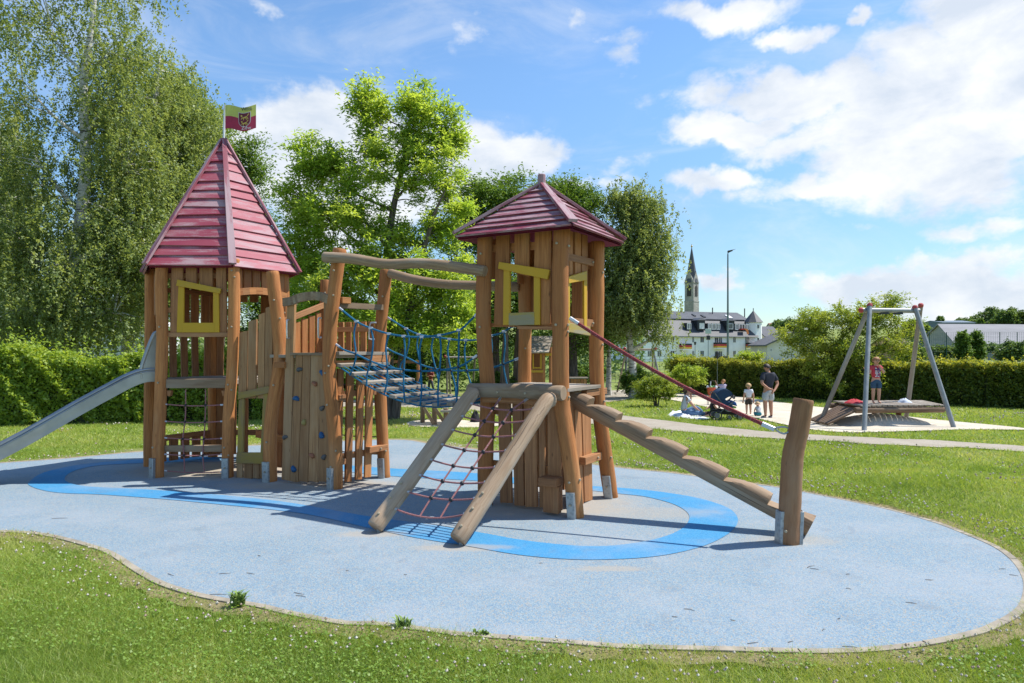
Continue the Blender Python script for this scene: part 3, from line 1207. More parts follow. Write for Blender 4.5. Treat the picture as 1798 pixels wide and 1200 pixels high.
def square_tower():
    c = (A2 + C2) / 2
    t = thing('play_tower', 'square wooden play tower with a low pyramid roof and yellow window frames', 'play tower', (c.x, c.y, 0))
    post(t, [(852, 887), (853, 780), (857, 690), (850, 600), (849, 520), (852, 405)], [8.72, 8.73, 8.75, 8.75, 8.75, 8.75], .098, [(2.27, -25), (3.2, -25)], [20])
    post(t, [(1011, 910), (1004, 830), (992, 750), (985, 690), (984, 560), (984, 480), (987, 390)], [8.10, 8.13, 8.17, 8.2, 8.2, 8.2, 8.2], .100,
         [(.42, -28), (.45, 48), (1.42, 58), (2.28, -35), (2.28, 55), (3.25, -35), (3.22, 55), (2.2, 55)], [-28])
    post(t, [(1073, 875), (1060, 780), (1049, 690), (1047, 600), (1048, 520), (1049, 425)], [9.19, 9.15, 9.1, 9.1, 9.1, 9.1], .097, [(.55, 40), (2.05, 45), (3.0, 40), (1.3, 45)], [-22])
    post(t, [(931, 857), (925, 760), (921, 690), (922, 590), (921, 480), (922, 425)], [9.75, 9.7, 9.65, 9.65, 9.65, 9.65], .092, [(2.0, 0)])
    # platform
    f = MB()
    for k in range(7):
        s0, s1 = k / 7 + .006, (k + 1) / 7 - .006
        a, b = A2.lerp(B2, s0), A2.lerp(B2, s1)
        d = (D2 - A2)
        lo, hi = 1.475 + random.uniform(-.002, .002), 1.522
        q = [a - d * .06, b - d * .06, b + d * 1.05, a + d * 1.05]
        f.hexa([Vector((p.x, p.y, lo)) for p in q] + [Vector((p.x, p.y, hi)) for p in q], 0, d)
    f.build('platform', W_PLANK, t, bevel=.004)
    n = PAB.n
    MB().log([PAB.at(-.14, 1.465, .125), PAB.at(.3, 1.475, .125), PAB.at(.75, 1.475, .125), PAB.at(1.09, 1.47, .125)], .088, .092, 5, 16, .025).build('edge_log', W_GREY, t)
    for s in (.30, .66):
        bolt(t.children[-1], PAB.at(s, 1.46, .125 + .09), n + Vector((0, 0, -.1)))
    MB().beam(PAB.at(.02, 1.36, .07), PAB.at(1.0, 1.36, .07), (0, 0, 1), .09, .05).build('floor_beam', W_OLD, t, bevel=.005)
    MB().beam(PBC.at(-.02, 1.50, .02), PBC.at(.93, 1.50, .02), PBC.n, .16, .045).build('edge_board', W_PLANK, t, bevel=.005)
    MB().beam(PBC.at(.55, 1.425, .04), PBC.at(1.18, 1.425, .04), (0, 0, 1), .085, .075).build('floor_beam', W_OLD, t, bevel=.006)
    # upper wall with the leaning yellow window, front
    mb = MB()
    px_board(mb, PAB, 871, 894, 404, 571, -.02, .035, 867, 893, 408, 571)
    px_board(mb, PAB, 903, 929, 403, 479, -.022, .035, 903, 928, 400, 486)
    px_board(mb, PAB, 939, 968, 399, 571, -.02, .035, 936, 966, 396, 571)
    mb.build('wall_boards', W_BOARD, t, bevel=.004)
    mb = MB()
    px_board(mb, PAB, 858, 984, 430, 443, -.07, .04, 858, 984, 422, 436)
    mb.build('wall_rail', W_DARK, t, bevel=.004)
    MB().beam(PAB.pp(861, 571, -.06), PAB.pp(984, 571, -.06), (0, 0, 1), .05, .05).build('wall_rail', W_DARK, t, bevel=.004)
    mb = MB()
    px_board(mb, PAB, 908, 972, 573, 578, .02, .05, 908, 972, 574, 580)
    mb.build('wall_rail', W_OLD, t, bevel=.004)

    def yframe(pl, head, jamb0, jamb1, sill, sill_mat, off=.005):
        fr = MB().slab([pl.pp(x, y, off + .022) for x, y in head], pl.n, .035, pl.e).build('window_frame', YELLOW, t, bevel=.004)
        MB().slab([pl.pp(x, y, off) for x, y in jamb0], pl.n, .035).build('jamb', YELLOW, fr, bevel=.004)
        MB().slab([pl.pp(x, y, off) for x, y in jamb1], pl.n, .035).build('jamb', YELLOW, fr, bevel=.004)
        MB().slab([pl.pp(x, y, off + .004) for x, y in sill], pl.n, .035, pl.e).build('window_sill', sill_mat, fr, bevel=.004)

    yframe(PAB, [(876, 460), (965, 474), (961, 491), (874, 472)], [(884, 473), (895, 475), (895, 571), (883, 571)], [(937, 484), (948, 486), (948, 571), (937, 571)],
           [(893, 550), (938, 548), (938, 571), (893, 572)], YELLOW_GREY)
    yframe(PBC, [(999, 486), (1031, 476), (1031, 492), (999, 498)], [(997, 498), (1001, 497), (1001, 584), (997, 583)], [(1026, 492), (1031, 492), (1031, 588), (1026, 587)],
           [(999, 567), (1037, 574), (1037, 590), (999, 583)], YELLOW_GREY)
    mb = MB()
    px_board(mb, PBC, 1000, 1006, 405, 484, -.02, .035, 1000, 1006, 407, 482)
    px_board(mb, PBC, 1010, 1020, 407, 481, -.02, .035, 1010, 1020, 410, 479)
    px_board(mb, PBC, 1022, 1032, 411, 586, -.02, .035, 1022, 1032, 414, 588)
    mb.build('wall_boards', W_BOARD, t, bevel=.004)
    for z in (3.13, 2.33):
        MB().beam(PBC.at(.02, z, -.07), PBC.at(.93, z, -.03), (0, 0, 1), .095, .08).build('wall_rail', W_OLD, t, bevel=.006)
        bolt(t.children[-1], PBC.at(.86, z, .012), PBC.n)
    # back walls
    mb = MB()
    for k in range(6):
        s = .13 + k * .15
        a = PCD.at(s, 2.28, -.02)
        mb.beam(a, PCD.at(s + random.uniform(-.01, .01), 3.42, -.02), PCD.e, .125 + random.uniform(-.01, .01), .035)
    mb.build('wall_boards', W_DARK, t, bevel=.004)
    MB().beam(PCD.at(.03, 3.1, .03), PCD.at(.97, 3.1, .03), (0, 0, 1), .09, .045).build('wall_rail', W_DARK, t, bevel=.004)
    for s, zb in ((.16, 2.9), (.5, 3.05), (.84, 2.9)):
        MB().beam(PDA.at(s, zb, .02), PDA.at(s, 3.42, .02), PDA.e, .13, .035).build('wall_board', W_DARK, t, bevel=.004)
    # lower walls
    mb = MB()
    for (x0, x1, b0, b1, yb) in ((874, 895, 878, 898.5, 883), (899, 916.5, 903, 920, 888), (920, 941.5, 922, 943, 890), (945.5, 956, 947, 956.5, 891), (961, 984, 962, 986, 896)):
        px_board(mb, PAB, x0, x1, 701, yb, -.01, .035, b0, b1, 701, yb + 1)
    mb.build('wall_boards', W_OLD, t, bevel=.004)
    mb = MB()
    for (x0, x1, b0, b1, yb) in ((1001, 1007, 1006, 1012, 897), (1009, 1020, 1013, 1025, 890), (1022, 1037, 1027, 1041, 882)):
        px_board(mb, PBC, x0, x1, 705, yb, -.01, .035, b0, b1, 701, yb - 4)
    mb.build('wall_boards', W_OLD, t, bevel=.004)
    mb = MB()
    for k in range(5):
        s = .16 + k * .17
        mb.beam(PCD.at(s, .06, -.02), PCD.at(s, 1.42, -.02), PCD.e, .135, .035)
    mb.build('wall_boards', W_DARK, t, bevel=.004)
    MB().beam(PAB.at(.05, .52, -.07), PAB.at(.95, .52, -.07), (0, 0, 1), .09, .05).build('wall_rail', W_DARK, t, bevel=.004)
    MB().beam(PAB.at(.05, 1.2, -.07), PAB.at(.95, 1.2, -.07), (0, 0, 1), .09, .05).build('wall_rail', W_DARK, t, bevel=.004)
    MB().beam(PBC.at(.52, .57, .03), PBC.at(1.03, .57, .03), (0, 0, 1), .10, .09).build('wall_rail', W_OLD, t, bevel=.007)
    bolt(t.children[-1], PBC.at(.87, .57, .08), PBC.n)
    MB().beam(PAB.at(.80, .41, .08), PAB.at(1.02, .41, .08), PAB.n, .20, .10).build('step_block', W_OLD, t, bevel=.006)
    mb = MB()
    mb.beam(PAB.at(.915, .03, .05), PAB.at(.915, .35, .05), PAB.e, .20, .10)
    mb.build('step_block', W_OLD, t, bevel=.006)
    # roof
    cc = Vector((.387, 8.925, 0))
    r = 1.13
    ds = [(A2 - c).normalized(), (B2 - c).normalized(), (C2 - c).normalized(), (D2 - c).normalized()]
    roof_faces(t, cc, [cc + d * r for d in ds], 3.40, 4.115, 8, .040, mat=ROOF_RED2, trim=ROOF_TRIM)
    MB().tube([(cc.x, cc.y, 4.02), (cc.x, cc.y, 4.265), (cc.x, cc.y, 4.275)], [.056, .053, .04], 14).build('finial', ROOF_TRIM, t)
    return t


square_tower()

# ---- six-sided tower with the steep roof and the flag
HC = Vector((-4.945, 11.606, 0))
HR = 1.15
HV = [HC + Vector((HR * math.cos(R(a)), HR * math.sin(R(a)), 0)) for a in (240, 300, 0, 60, 120, 180)]   # front left, front right, right, back right, back left, left
PF = Plane(HV[0], HV[1])
PFR = Plane(HV[1], HV[2])
PLF = Plane(HV[5], HV[0])


def hex_tower():
    t = thing('play_tower', 'six-sided wooden play tower with a steep red board roof and a flag on top', 'play tower', (HC.x, HC.y, 0))
    Y0, Y1 = HV[0].y, HV[2].y
    post(t, [(277, 839), (278, 790), (281, 720), (285, 600), (284, 540), (283, 500), (285, 455)], Y0, .088, [(.47, -30), (1.47, 0), (2.33, 0)], [-30])
    post(t, [(400, 839), (400, 790), (402, 720), (407, 660), (411, 560), (411, 480), (411, 455)], Y0, .086, [(.47, -12), (1.44, -8), (1.36, 28), (2.33, 0), (3.2, 0), (3.1, 25), (.35, 28)], [0])
    post(t, [(500, 820), (499, 740), (501, 600), (498, 470)], Y1, .085, [(2.6, 15), (2.4, 15)])
    post(t, [(262, 822), (262, 740), (264, 600), (264, 472)], Y1, .088, [(2.0, -20)])
    for v in (HV[3], HV[4]):
        q = [(v.x / v.y * FOC + CX, 0), (v.x / v.y * FOC + CX, HY), (v.x / v.y * FOC + CX, 475)]
        post(t, q, v.y, .086)
    # platform, level with the front edge beam
    fl = MB()
    v0 = len(fl.v)
    ring = [HC + (v - HC) * .93 for v in HV]
    fl.v += [Vector((q.x, q.y, 1.50)) for q in ring] + [Vector((q.x, q.y, 1.44)) for q in ring]
    fl.face(tuple(v0 + i for i in range(6)), tuple((q.x, q.y) for q in ring))
    fl.face(tuple(v0 + 11 - i for i in range(6)), tuple((q.x, q.y) for q in reversed(ring)))
    for i in range(6):
        j = (i + 1) % 6
        fl.face((v0 + i, v0 + 6 + i, v0 + 6 + j, v0 + j), ((0, 0), (0, .1), (1, .1), (1, 0)))
    fl.build('platform', W_PLANK, t)
    mb = MB()
    px_board(mb, PF, 291, 401, 666, 682, .03, .14)
    mb.build('edge_beam', W_GREY, t, bevel=.008)
    mb = MB()
    px_board(mb, PF, 288, 392, 783, 794, -.02, .06, 288, 392, 782, 794)
    mb.build('floor_beam', W_GREY, t, bevel=.006)
    for i in (2, 3, 4):
        a, b = HV[i], HV[(i + 1) % 6]
        MB().beam((a.x, a.y, 1.38), (b.x, b.y, 1.38), (0, 0, 1), .11, .05).build('floor_beam', W_DARK, t, bevel=.006)
        MB().beam((a.x, a.y, .45), (b.x, b.y, .45), (0, 0, 1), .10, .05).build('floor_beam', W_OLD, t, bevel=.006)
    for x in (296, 393):
        b = PF.pp(x, 686, .0)
        MB().hexa([b + Vector(q) for q in ((-.04, 0, .0), (.04, 0, .0), (.04, .08, .0), (-.04, .08, .0), (-.02, 0, -.09), (.02, 0, -.09), (.02, .08, -.09), (-.02, .08, -.09))]).build('bracket', W_OLD, t, bevel=.006)
    # front wall with its yellow window
    mb = MB()
    px_board(mb, PF, 301, 321, 464, 584, -.02, .035, 299, 321, 464, 584)
    px_board(mb, PF, 326, 345, 464, 500, -.024, .035)
    px_board(mb, PF, 350, 373, 464, 506, -.02, .035)
    px_board(mb, PF, 379, 397, 464, 584, -.02, .035, 380, 398, 464, 584)
    mb.build('wall_boards', W_OLD, t, bevel=.004)
    mb = MB()
    px_board(mb, PF, 291, 402, 480, 489, -.06, .04)
    mb.build('wall_rail', W_DARK, t, bevel=.004)
    MB().beam(PF.pp(291, 545, -.06), PF.pp(305, 545, -.06), (0, 0, 1), .08, .05).build('wall_rail', W_OLD, t, bevel=.004)
    mb = MB()
    px_board(mb, PF, 295, 400, 584, 592, .0, .05)
    mb.build('wall_rail', W_OLD, t, bevel=.005)
    fr = MB().slab([PF.pp(x, y, .03) for x, y in ((311, 491), (388, 507), (386, 516), (309, 502))], PF.n, .035, PF.e).build('window_frame', YELLOW, t, bevel=.004)
    MB().slab([PF.pp(x, y, .008) for x, y in ((313, 502), (323, 504), (322, 584), (310, 584))], PF.n, .035).build('jamb', YELLOW, fr, bevel=.004)
    MB().slab([PF.pp(x, y, .008) for x, y in ((374, 513), (384, 515), (385, 584), (374, 584))], PF.n, .035).build('jamb', YELLOW, fr, bevel=.004)
    MB().slab([PF.pp(x, y, .012) for x, y in ((320, 567), (376, 567), (376, 584), (320, 584))], PF.n, .035, PF.e).build('window_sill', YELLOW, fr, bevel=.004)
    # right-front face: short boards under the eaves with an arched header
    mb = MB()
    for k in range(6):
        s = .13 + k * .15
        b = 2.93 - .05 * math.sin(math.pi * (s))
        mb.beam(PFR.at(s, b, -.02), PFR.at(s, 3.3, -.02), PFR.e, .14, .035)
    mb.build('wall_boards', W_DARK, t, bevel=.004)
    hp = [PFR.at(s, 2.86 + .07 * math.sin(math.pi * s), .02) for s in np.linspace(.06, .94, 9)]
    mb = MB()
    for a, b in zip(hp, hp[1:]):
        mb.beam(a, b, (0, 0, 1), .11, .04)
    mb.build('arched_header', W_BOARD, t)
    # the three back faces: boards above and below
    for i in (2, 3, 4):
        pl = Plane(HV[i], HV[(i + 1) % 6])
        mb = MB()
        for k in range(5):
            s = .15 + k * .175 + random.uniform(-.01, .01)
            if i == 3 and k in (1, 2):
                mb.beam(pl.at(s, 2.85, .02), pl.at(s, 3.3, .02), pl.e, .15, .035)
            else:
                mb.beam(pl.at(s, 2.2, .02), pl.at(s, 3.3, .02), pl.e, .15, .035)
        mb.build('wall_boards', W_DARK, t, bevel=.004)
        if i != 2:
            mb = MB()
            for k in range(5):
                s = .13 + k * .185 + random.uniform(-.012, .012)
                mb.beam(pl.at(s, 1.50, .02), pl.at(s + random.uniform(-.02, .02), 2.24, .02), pl.e, .125, .035)
            mb.build('railing_boards', W_OLD, t, bevel=.004)
        mb = MB()
        for k in range(5):
            s = .12 + k * .19
            if i == 3 and k < 2:
                continue
            mb.beam(pl.at(s, .05, .02), pl.at(s, .42 if i == 4 else 1.42, .02), pl.e, .16, .035)
        mb.build('wall_boards', W_DARK, t, bevel=.004)
        MB().beam(pl.at(.04, 2.27, .05), pl.at(.96, 2.27, .05), (0, 0, 1), .08, .045).build('wall_rail', W_DARK, t, bevel=.004)
        MB().beam(pl.at(.04, 3.0, .05), pl.at(.96, 3.0, .05), (0, 0, 1), .08, .045).build('wall_rail', W_DARK, t, bevel=.004)
    # left-front face over the slide
    mb = MB()
    for k in range(5):
        s = .15 + k * .175
        mb.beam(PLF.at(s, 2.55, -.02), PLF.at(s, 3.3, -.02), PLF.e, .15, .035)
    mb.build('wall_boards', W_DARK, t, bevel=.004)
    # climbing net in the front opening
    net = thing('climbing_net', None, None, (0, 0, 0))
    net.parent = t
    net.location = PF.pp(340, 760, 0) - HC
    rows = [(710, 711), (740, 740), (769, 770), (798, 798), (827, 829)]
    colsx = [[326, 326, 325, 321, 323, 324], [361, 361, 360, 358, 356, 359]]
    for i, (ya, yb) in enumerate(rows):
        pa, pb = PF.pp(289, ya, 0), PF.pp(392, yb, 0)
        pts = []
        for k in range(13):
            s = k / 12
            p = pa.lerp(pb, s)
            p.z -= .022 * math.sin(math.pi * s)
            pts.append(p)
        MB().tube(pts, .0095, 7).build('net_rope', ROPE_PINK, net)
        for p, q in ((pts[0], pts[1]), (pts[-1], pts[-2])):
            MB().tube([p, p.lerp(q, .55)], .014, 8).build('ferrule', FERRULE, net)
    for cx in colsx:
        ys = [684, 711, 740, 770, 799, 829]
        MB().tube(catmull([PF.pp(x, y, 0) for x, y in zip(cx, ys)], 4), .0095, 7).build('net_rope', ROPE_PINK, net)
        for x, y in list(zip(cx, ys))[1:5]:
            MB().ball(PF.pp(x, y + 1, 0), .021, 9, 6).build('net_knot', BLACK_PL, net)
    # roof
    cc = Vector((-4.90, 11.606, 0))
    roof_faces(t, cc, [HC + (v - HC).normalized() * 1.29 for v in HV], 3.255, 5.53, 13, .042, mat=ROOF_RED, trim=ROOF_TRIM)
    MB().tube([(cc.x, cc.y, 5.36), (cc.x, cc.y, 5.55), (cc.x, cc.y, 5.565)], [.075, .07, .05], 10).build('roof_cap', ROOF_TRIM, t)
    pole = MB().tube([(cc.x, cc.y, 5.5), (cc.x + .02, cc.y, 6.14)], .018, 10).build('flagpole', plain('white_pole', (.70, .70, .70), .4, .2, .1), t)
    return t, pole, cc


HEX, POLE, HCC = hex_tower()


def build_flag():
    """stiff little two-coloured flag with the town's shield, lettering above and below it"""
    x0, y0, W, H_, zt = HCC.x + .035, HCC.y - .02, .515, .40, 6.125
    green = plain('flag_lime', (.50, .53, .12), .7, 0, .1, 5)
    red = plain('flag_red', (.36, .022, .065), .7, 0, .1, 5)
    dark = plain('flag_dark_ink', (.03, .035, .06), .7, 0, .1, 5)
    gold = plain('flag_gold', (.60, .42, .09), .7, 0, .1, 5)
    maroon = plain('flag_shield', (.14, .012, .03), .7, 0, .1, 5)
    white = plain('flag_white', (.62, .58, .60), .7, 0, .1, 5)

    def surf(u, v, off=0.0):
        wv = .028 * math.sin(u * 6.6 + .4) * min(1, u * 4)
        z = zt - v * H_ + .032 * math.sin(u * 6.3 + .7) - .02 + .055 * max(0, u - .62)
        return Vector((x0 + u * W, y0 + wv - off, z))
    n = 16
    mb = MB()
    for bi, (va, vb, m) in enumerate(((0, .47, 0), (.47, 1.0, 1))):
        for i in range(n):
            ua, ub = i / n, (i + 1) / n
            for off, fl in ((.0015, False), (-.0015, True)):
                q = [surf(ua, vb, off), surf(ub, vb, off), surf(ub, va, off), surf(ua, va, off)]
                if fl:
                    q.reverse()
                mb.poly(q, m)
    fl = mb.build('flag', [green, red], POLE)

    def on_flag(polys, mat, off, name):
        m = MB()
        for pl in polys:
            us, vs_ = [p[0] for p in pl], [p[1] for p in pl]
            nu, nv = max(4, int((max(us) - min(us)) / .0085)), max(4, int((max(vs_) - min(vs_)) / .0105))
            du, dv = (max(us) - min(us)) / nu, (max(vs_) - min(vs_)) / nv
            gu, gv = np.meshgrid(min(us) + du * (np.arange(nu) + .5), min(vs_) + dv * (np.arange(nv) + .5))
            ins = inside([Vector((p[0], p[1], 0)) for p in pl], gu, gv)
            for u, v in zip(gu[ins], gv[ins]):
                q = [surf(u - du / 2, v + dv / 2, off), surf(u + du / 2, v + dv / 2, off), surf(u + du / 2, v - dv / 2, off), surf(u - du / 2, v - dv / 2, off)]
                m.poly(q)
        return m.build(name, mat, POLE, smooth=False)

    def shield(cx, cy, w, h):
        p = [(cx - w, cy - h), (cx + w, cy - h), (cx + w, cy + h * .25)]
        for k in range(1, 7):
            a = math.pi * k / 7
            p.append((cx + w * math.cos(a), cy + h * .25 + h * .75 * math.sin(a)))
        p.append((cx - w, cy + h * .25))
        return p
    on_flag([shield(.645, .53, .205, .30)[::-1]], white, .004, 'shield_border')
    on_flag([shield(.645, .53, .19, .28)[::-1]], maroon, .006, 'shield')

    def lion(cx, cy, s):
        def e(x, y, rx, ry, a=0, k=8):
            return [(cx + s * (x + rx * math.cos(6.28 * i / k) * math.cos(a) - ry * math.sin(6.28 * i / k) * math.sin(a)),
                     cy + s * 1.25 * (y + rx * math.cos(6.28 * i / k) * math.sin(a) + ry * math.sin(6.28 * i / k) * math.cos(a))) for i in range(k)]
        return [e(.1, .05, .55, .17, -.25), e(-.62, -.28, .22, .22), e(-.55, .25, .09, .35, .5), e(-.15, .38, .08, .32, .1), e(.40, .30, .09, .38, -.3), e(.68, .28, .09, .35, -.5),
                e(.72, -.30, .32, .08, -.9), e(.86, -.55, .12, .12)]
    on_flag(lion(.65, .42, .15), gold, .008, 'shield_lion')
    on_flag(lion(.65, .66, .13), gold, .008, 'shield_lion')
    for txt, v, u, size, mt, off in (('Wildi', .155, .555, .085, dark, .006), ('Zdw', .955, .56, .088, white, .006)):
        cu = bpy.data.curves.new('lettering', 'FONT')
        cu.body = txt
        cu.size = size
        cu.extrude = .001
        cu.align_x = 'LEFT'
        tmp = bpy.data.objects.new('lettering', cu)
        me = bpy.data.meshes.new_from_object(tmp)
        bpy.data.objects.remove(tmp)
        me.materials.clear()
        me.materials.append(mt)
        o = bpy.data.objects.new('lettering', me)
        COL.objects.link(o)
        o.parent = POLE
        p = surf(u, v, off + .012)
        o.location = p - origin_of(POLE)
        o.rotation_euler = (R(90), R(-4), 0)


build_flag()

# ---- middle tower with the climbing wall
M1, M2 = Vector((-3.64, 10.29, 0)), Vector((-2.553, 9.75, 0))
M3, M4 = Vector((-1.98, 10.61, 0)), Vector((-3.07, 11.15, 0))
P12, P23, P34 = Plane(M1, M2), Plane(M2, M3), Plane(M3, M4)
PB1 = Plane(HV[1], M1)


def climb_tower():
    c = (M1 + M3) / 2
    t = thing('climbing_tower', 'open wooden climbing tower whose front is a board wall studded with coloured holds', 'climbing tower', (c.x, c.y, 0))
    post(t, [(475, 847), (474, 790), (477, 727), (490, 650), (492, 620), (489, 570), (483, 520), (478, 477)], 10.29, .098, [(.60, -10), (1.45, -5), (1.75, 5), (2.72, 5), (2.45, 35)], [-18])
    post(t, [(590, 858), (589, 780), (583, 710), (578, 650), (580, 580), (585, 530), (591, 480), (597, 437)], 9.75, .096, [(.32, -30), (.55, 15), (1.2, -28), (1.65, -20), (1.75, 10), (3.1, -10), (2.75, 10)], [-38])
    post(t, [(675, 838), (672, 780), (669, 720), (666, 640), (668, 580), (673, 530), (678, 474)], 10.61, .094, [(.42, 35), (1.75, 0), (2.8, 0)], [-15])
    post(t, [(569, 827), (569, 700), (570, 600), (572, 492)], 11.15, .090, [(2.9, 10)])
    fl = MB()
    for k in range(7):
        s0, s1 = k / 7 + .006, (k + 1) / 7 - .006
        a, b = M1.lerp(M2, s0), M1.lerp(M2, s1)
        d = M4 - M1
        q = [a - d * .02, b - d * .02, b + d * 1.0, a + d * 1.0]
        fl.hexa([Vector((p.x, p.y, 1.86)) for p in q] + [Vector((p.x, p.y, 1.905)) for p in q], 0, d)
    fl.build('platform', W_PLANK, t, bevel=.004)
    # climbing wall
    xs = [(514, 525, 'a'), (519, 533), (533, 547), (547, 563)]
    wall = MB()
    for (t0, t1, b0, b1) in ((519, 531, 508, 523), (532, 545, 524, 540), (546, 562, 541, 557), (562, 574, 557, 574)):
        px_board(wall, P12, t0, t1, 623, 845, .03, .04, b0, b1, 623, 847)
    w = wall.build('climbing_wall', W_CLIMB, t, bevel=.004)
    mb = MB()
    px_board(mb, P12, 504, 517, 526, 842, .035, .045, 494, 509, 526, 845)
    mb.build('side_board', W_CLIMB, t, bevel=.005)
    mb = MB()
    px_board(mb, P12, 568, 583, 523, 845, .035, .045, 571, 582, 521, 848)
    mb.build('side_board', W_CLIMB, t, bevel=.005)
    hd = [P12.pp(x, y, .06) for x, y in ((498, 531), (512, 529), (524, 524), (538, 521), (552, 520), (564, 521), (578, 527))]
    mb = MB()
    hd = catmull(hd, 3)
    for a, b in zip(hd, hd[1:]):
        mb.beam(a, b, (0, 0, 1), .12, .05)
    mb.build('arched_header', W_GREY, t, smooth=False)
    MB().beam(P12.pp(513, 622, .015), P12.pp(572, 622, .015), (0, 0, 1), .04, .10).build('wall_cap', W_GREY, t, bevel=.005)
    blue = plain('hold_blue', (.012, .085, .21), .55, 0, .25, 20, .2)
    orange = plain('hold_orange', (.32, .12, .055), .6, 0, .25, 20, .2)
    grey = plain('hold_grey', (.10, .095, .09), .6, 0, .25, 20, .2)
    yel = plain('hold_yellow', (.30, .23, .07), .6, 0, .25, 20, .2)
    holds = [(526, 649, grey), (553, 674, orange), (520, 700, blue), (566, 717, grey), (534, 742, yel), (501, 768, grey), (565, 765, blue), (548, 800, orange), (516, 824, blue), (567, 655, blue), (569, 803, grey)]
    for (x, y, m) in holds:
        c0 = P12.pp(x, y, .035)
        mb = MB()
        ph = random.random() * 6.28
        # uneven stone: rings of a flattened dome
        rings, k = [(1.0, .0), (1.02, .35), (.72, .75), (.3, 1.0)], 10
        v0 = len(mb.v)
        rr = .052 if m is blue else .045
        for (q, h) in rings:
            for j in range(k):
                a = 6.28 * j / k
                w_ = rr * q * (1 + .22 * math.sin(2 * a + ph) + .14 * math.sin(3 * a + ph * 2)) * random.uniform(.94, 1.06)
                mb.v.append(c0 + P12.e * (math.cos(a) * w_) + Vector((0, 0, math.sin(a) * w_ * .82)) + P12.n * (h * .048 - .005))
        for i in range(len(rings) - 1):
            for j in range(k):
                l = (j + 1) % k
                mb.face((v0 + i * k + j, v0 + i * k + l, v0 + (i + 1) * k + l, v0 + (i + 1) * k + j), ((0, 0),) * 4)
        mb.face(tuple(v0 + (len(rings) - 1) * k + j for j in range(k)), ((0, 0),) * k)
        ho = mb.build('climbing_hold', m, t, angle=70)
        bm = bmesh.new()
        bm.from_mesh(ho.data)
        bmesh.ops.recalc_face_normals(bm, faces=bm.faces)
        bm.to_mesh(ho.data)
        bm.free()

    def handle(pl, x, y0, y1, off):
        a, b = pl.pp(x, y0, off), pl.pp(x, y1, off)
        n = pl.n * .06
        MB().tube(catmull([a, a + n * .7, a + n + (b - a) * .12, b + n + (a - b) * .12, b + n * .7, b], 4), .0125, 8).build('grab_handle', FERRULE, t)
    handle(P12, 509, 562, 594, .03)
    handle(P12, 564, 559, 593, .03)
    a, b = P(661, 567, 10.5), P(658, 596, 10.5)
    n = Vector((-.09, -.02, 0))
    MB().tube(catmull([a, a + n * .7, a + n + (b - a) * .12, b + n + (a - b) * .12, b + n * .7, b], 4), .0125, 8).build('grab_handle', FERRULE, t)
    # boards under the bridge end
    mb = MB()
    for (x0, x1, y0, y1) in ((592, 601, 648, 850), (608, 619, 655, 847), (626, 637, 664, 843), (642, 653, 673, 839)):
        px_board(mb, P23, x0 + 2, x1 + 3, y0, y1, -.01, .035, x0 - 1, x1 - 1, y0, y1 - 1)
    mb.build('wall_boards', W_BOARD, t, bevel=.004)
    for (z, off, mt) in ((1.33, -.06, W_OLD), (.42, -.06, W_OLD), (1.78, .0, W_BOARD)):
        MB().beam(P23.at(.03, z, off), P23.at(.97, z, off), (0, 0, 1), .09, .05).build('wall_rail', mt, t, bevel=.005)
    for (s, z) in ((.12, 1.29), (.12, .37)):
        MB().beam(P23.at(s - .07, z, .03), P23.at(s + .05, z, .03), (0, 0, 1), .085, .09).build('block', W_OLD, t, bevel=.006)
    MB().beam(P23.at(.62, .47, .03), P23.at(1.0, .47, .03), (0, 0, 1), .09, .09).build('block', W_OLD, t, bevel=.006)
    bolt(t.children[-1], P23.at(.84, .47, .08), P23.n)
    MB().beam(P23.at(.02, 1.93, .03), P23.at(1.0, 1.92, .03), (0, 0, 1), .05, .14).build('step_board', W_PLANK, t, bevel=.005)
    MB().beam(P23.at(.55, 1.84, .07), P23.at(1.02, 1.84, .07), (0, 0, 1), .10, .07).build('block', W_OLD, t, bevel=.006)
    MB().beam(P23.at(-.02, 2.62, .02), P23.at(.97, 2.63, .02), (0, 0, 1), .085, .06).build('cross_beam', W_GREY, t, bevel=.006)
    MB().beam(P23.at(.08, 2.69, .06), P23.at(.24, 2.69, .06), (0, 0, 1), .09, .08).build('block', W_BOARD, t, bevel=.006)
    MB().beam(P(484, 641, 10.15), P(502, 641, 10.1), (0, 0, 1), .09, .09).build('block', W_BOARD, t, bevel=.006)
    # back railing with a sloping top rail
    mb = MB()
    for k in range(8):
        s = .08 + k * .122
        mb.beam(P34.at(s, 1.9, .02), P34.at(s, 2.42 + .0 * s, .02), P34.e, .105, .035)
    mb.build('railing_boards', W_BOARD, t, bevel=.004)
    MB().beam(P34.at(.02, 2.30, .05), P34.at(.99, 2.30, .05), (0, 0, 1), .08, .045).build('handrail', W_OLD, t, bevel=.005)
    P41 = Plane(M4, M1)
    mb = MB()
    for k in range(6):
        s = .12 + k * .14
        mb.beam(P41.at(s, 1.9, .02), P41.at(s, 2.62 - .38 * s, .02), P41.e, .11, .035)
    mb.build('railing_boards', W_BOARD, t, bevel=.004)
    MB().beam(P41.at(.0, 2.72, .05), P41.at(.95, 2.36, .05), (0, 0, 1), .09, .05).build('handrail', W_OLD, t, bevel=.005)
    # thin rungs seen between the boards at the back
    mb = MB()
    for z in (.35, .62, .89, 1.16, 1.43):
        mb.tube([P34.at(.05, z, 0), P34.at(.5, z - .02, 0), P34.at(.95, z, 0)], .010, 6)
    mb.build('net_rope', BLACK_PL, t)
    # slatted link to the six-sided tower with a low crooked yellow window
    mb, lowb = MB(), MB()
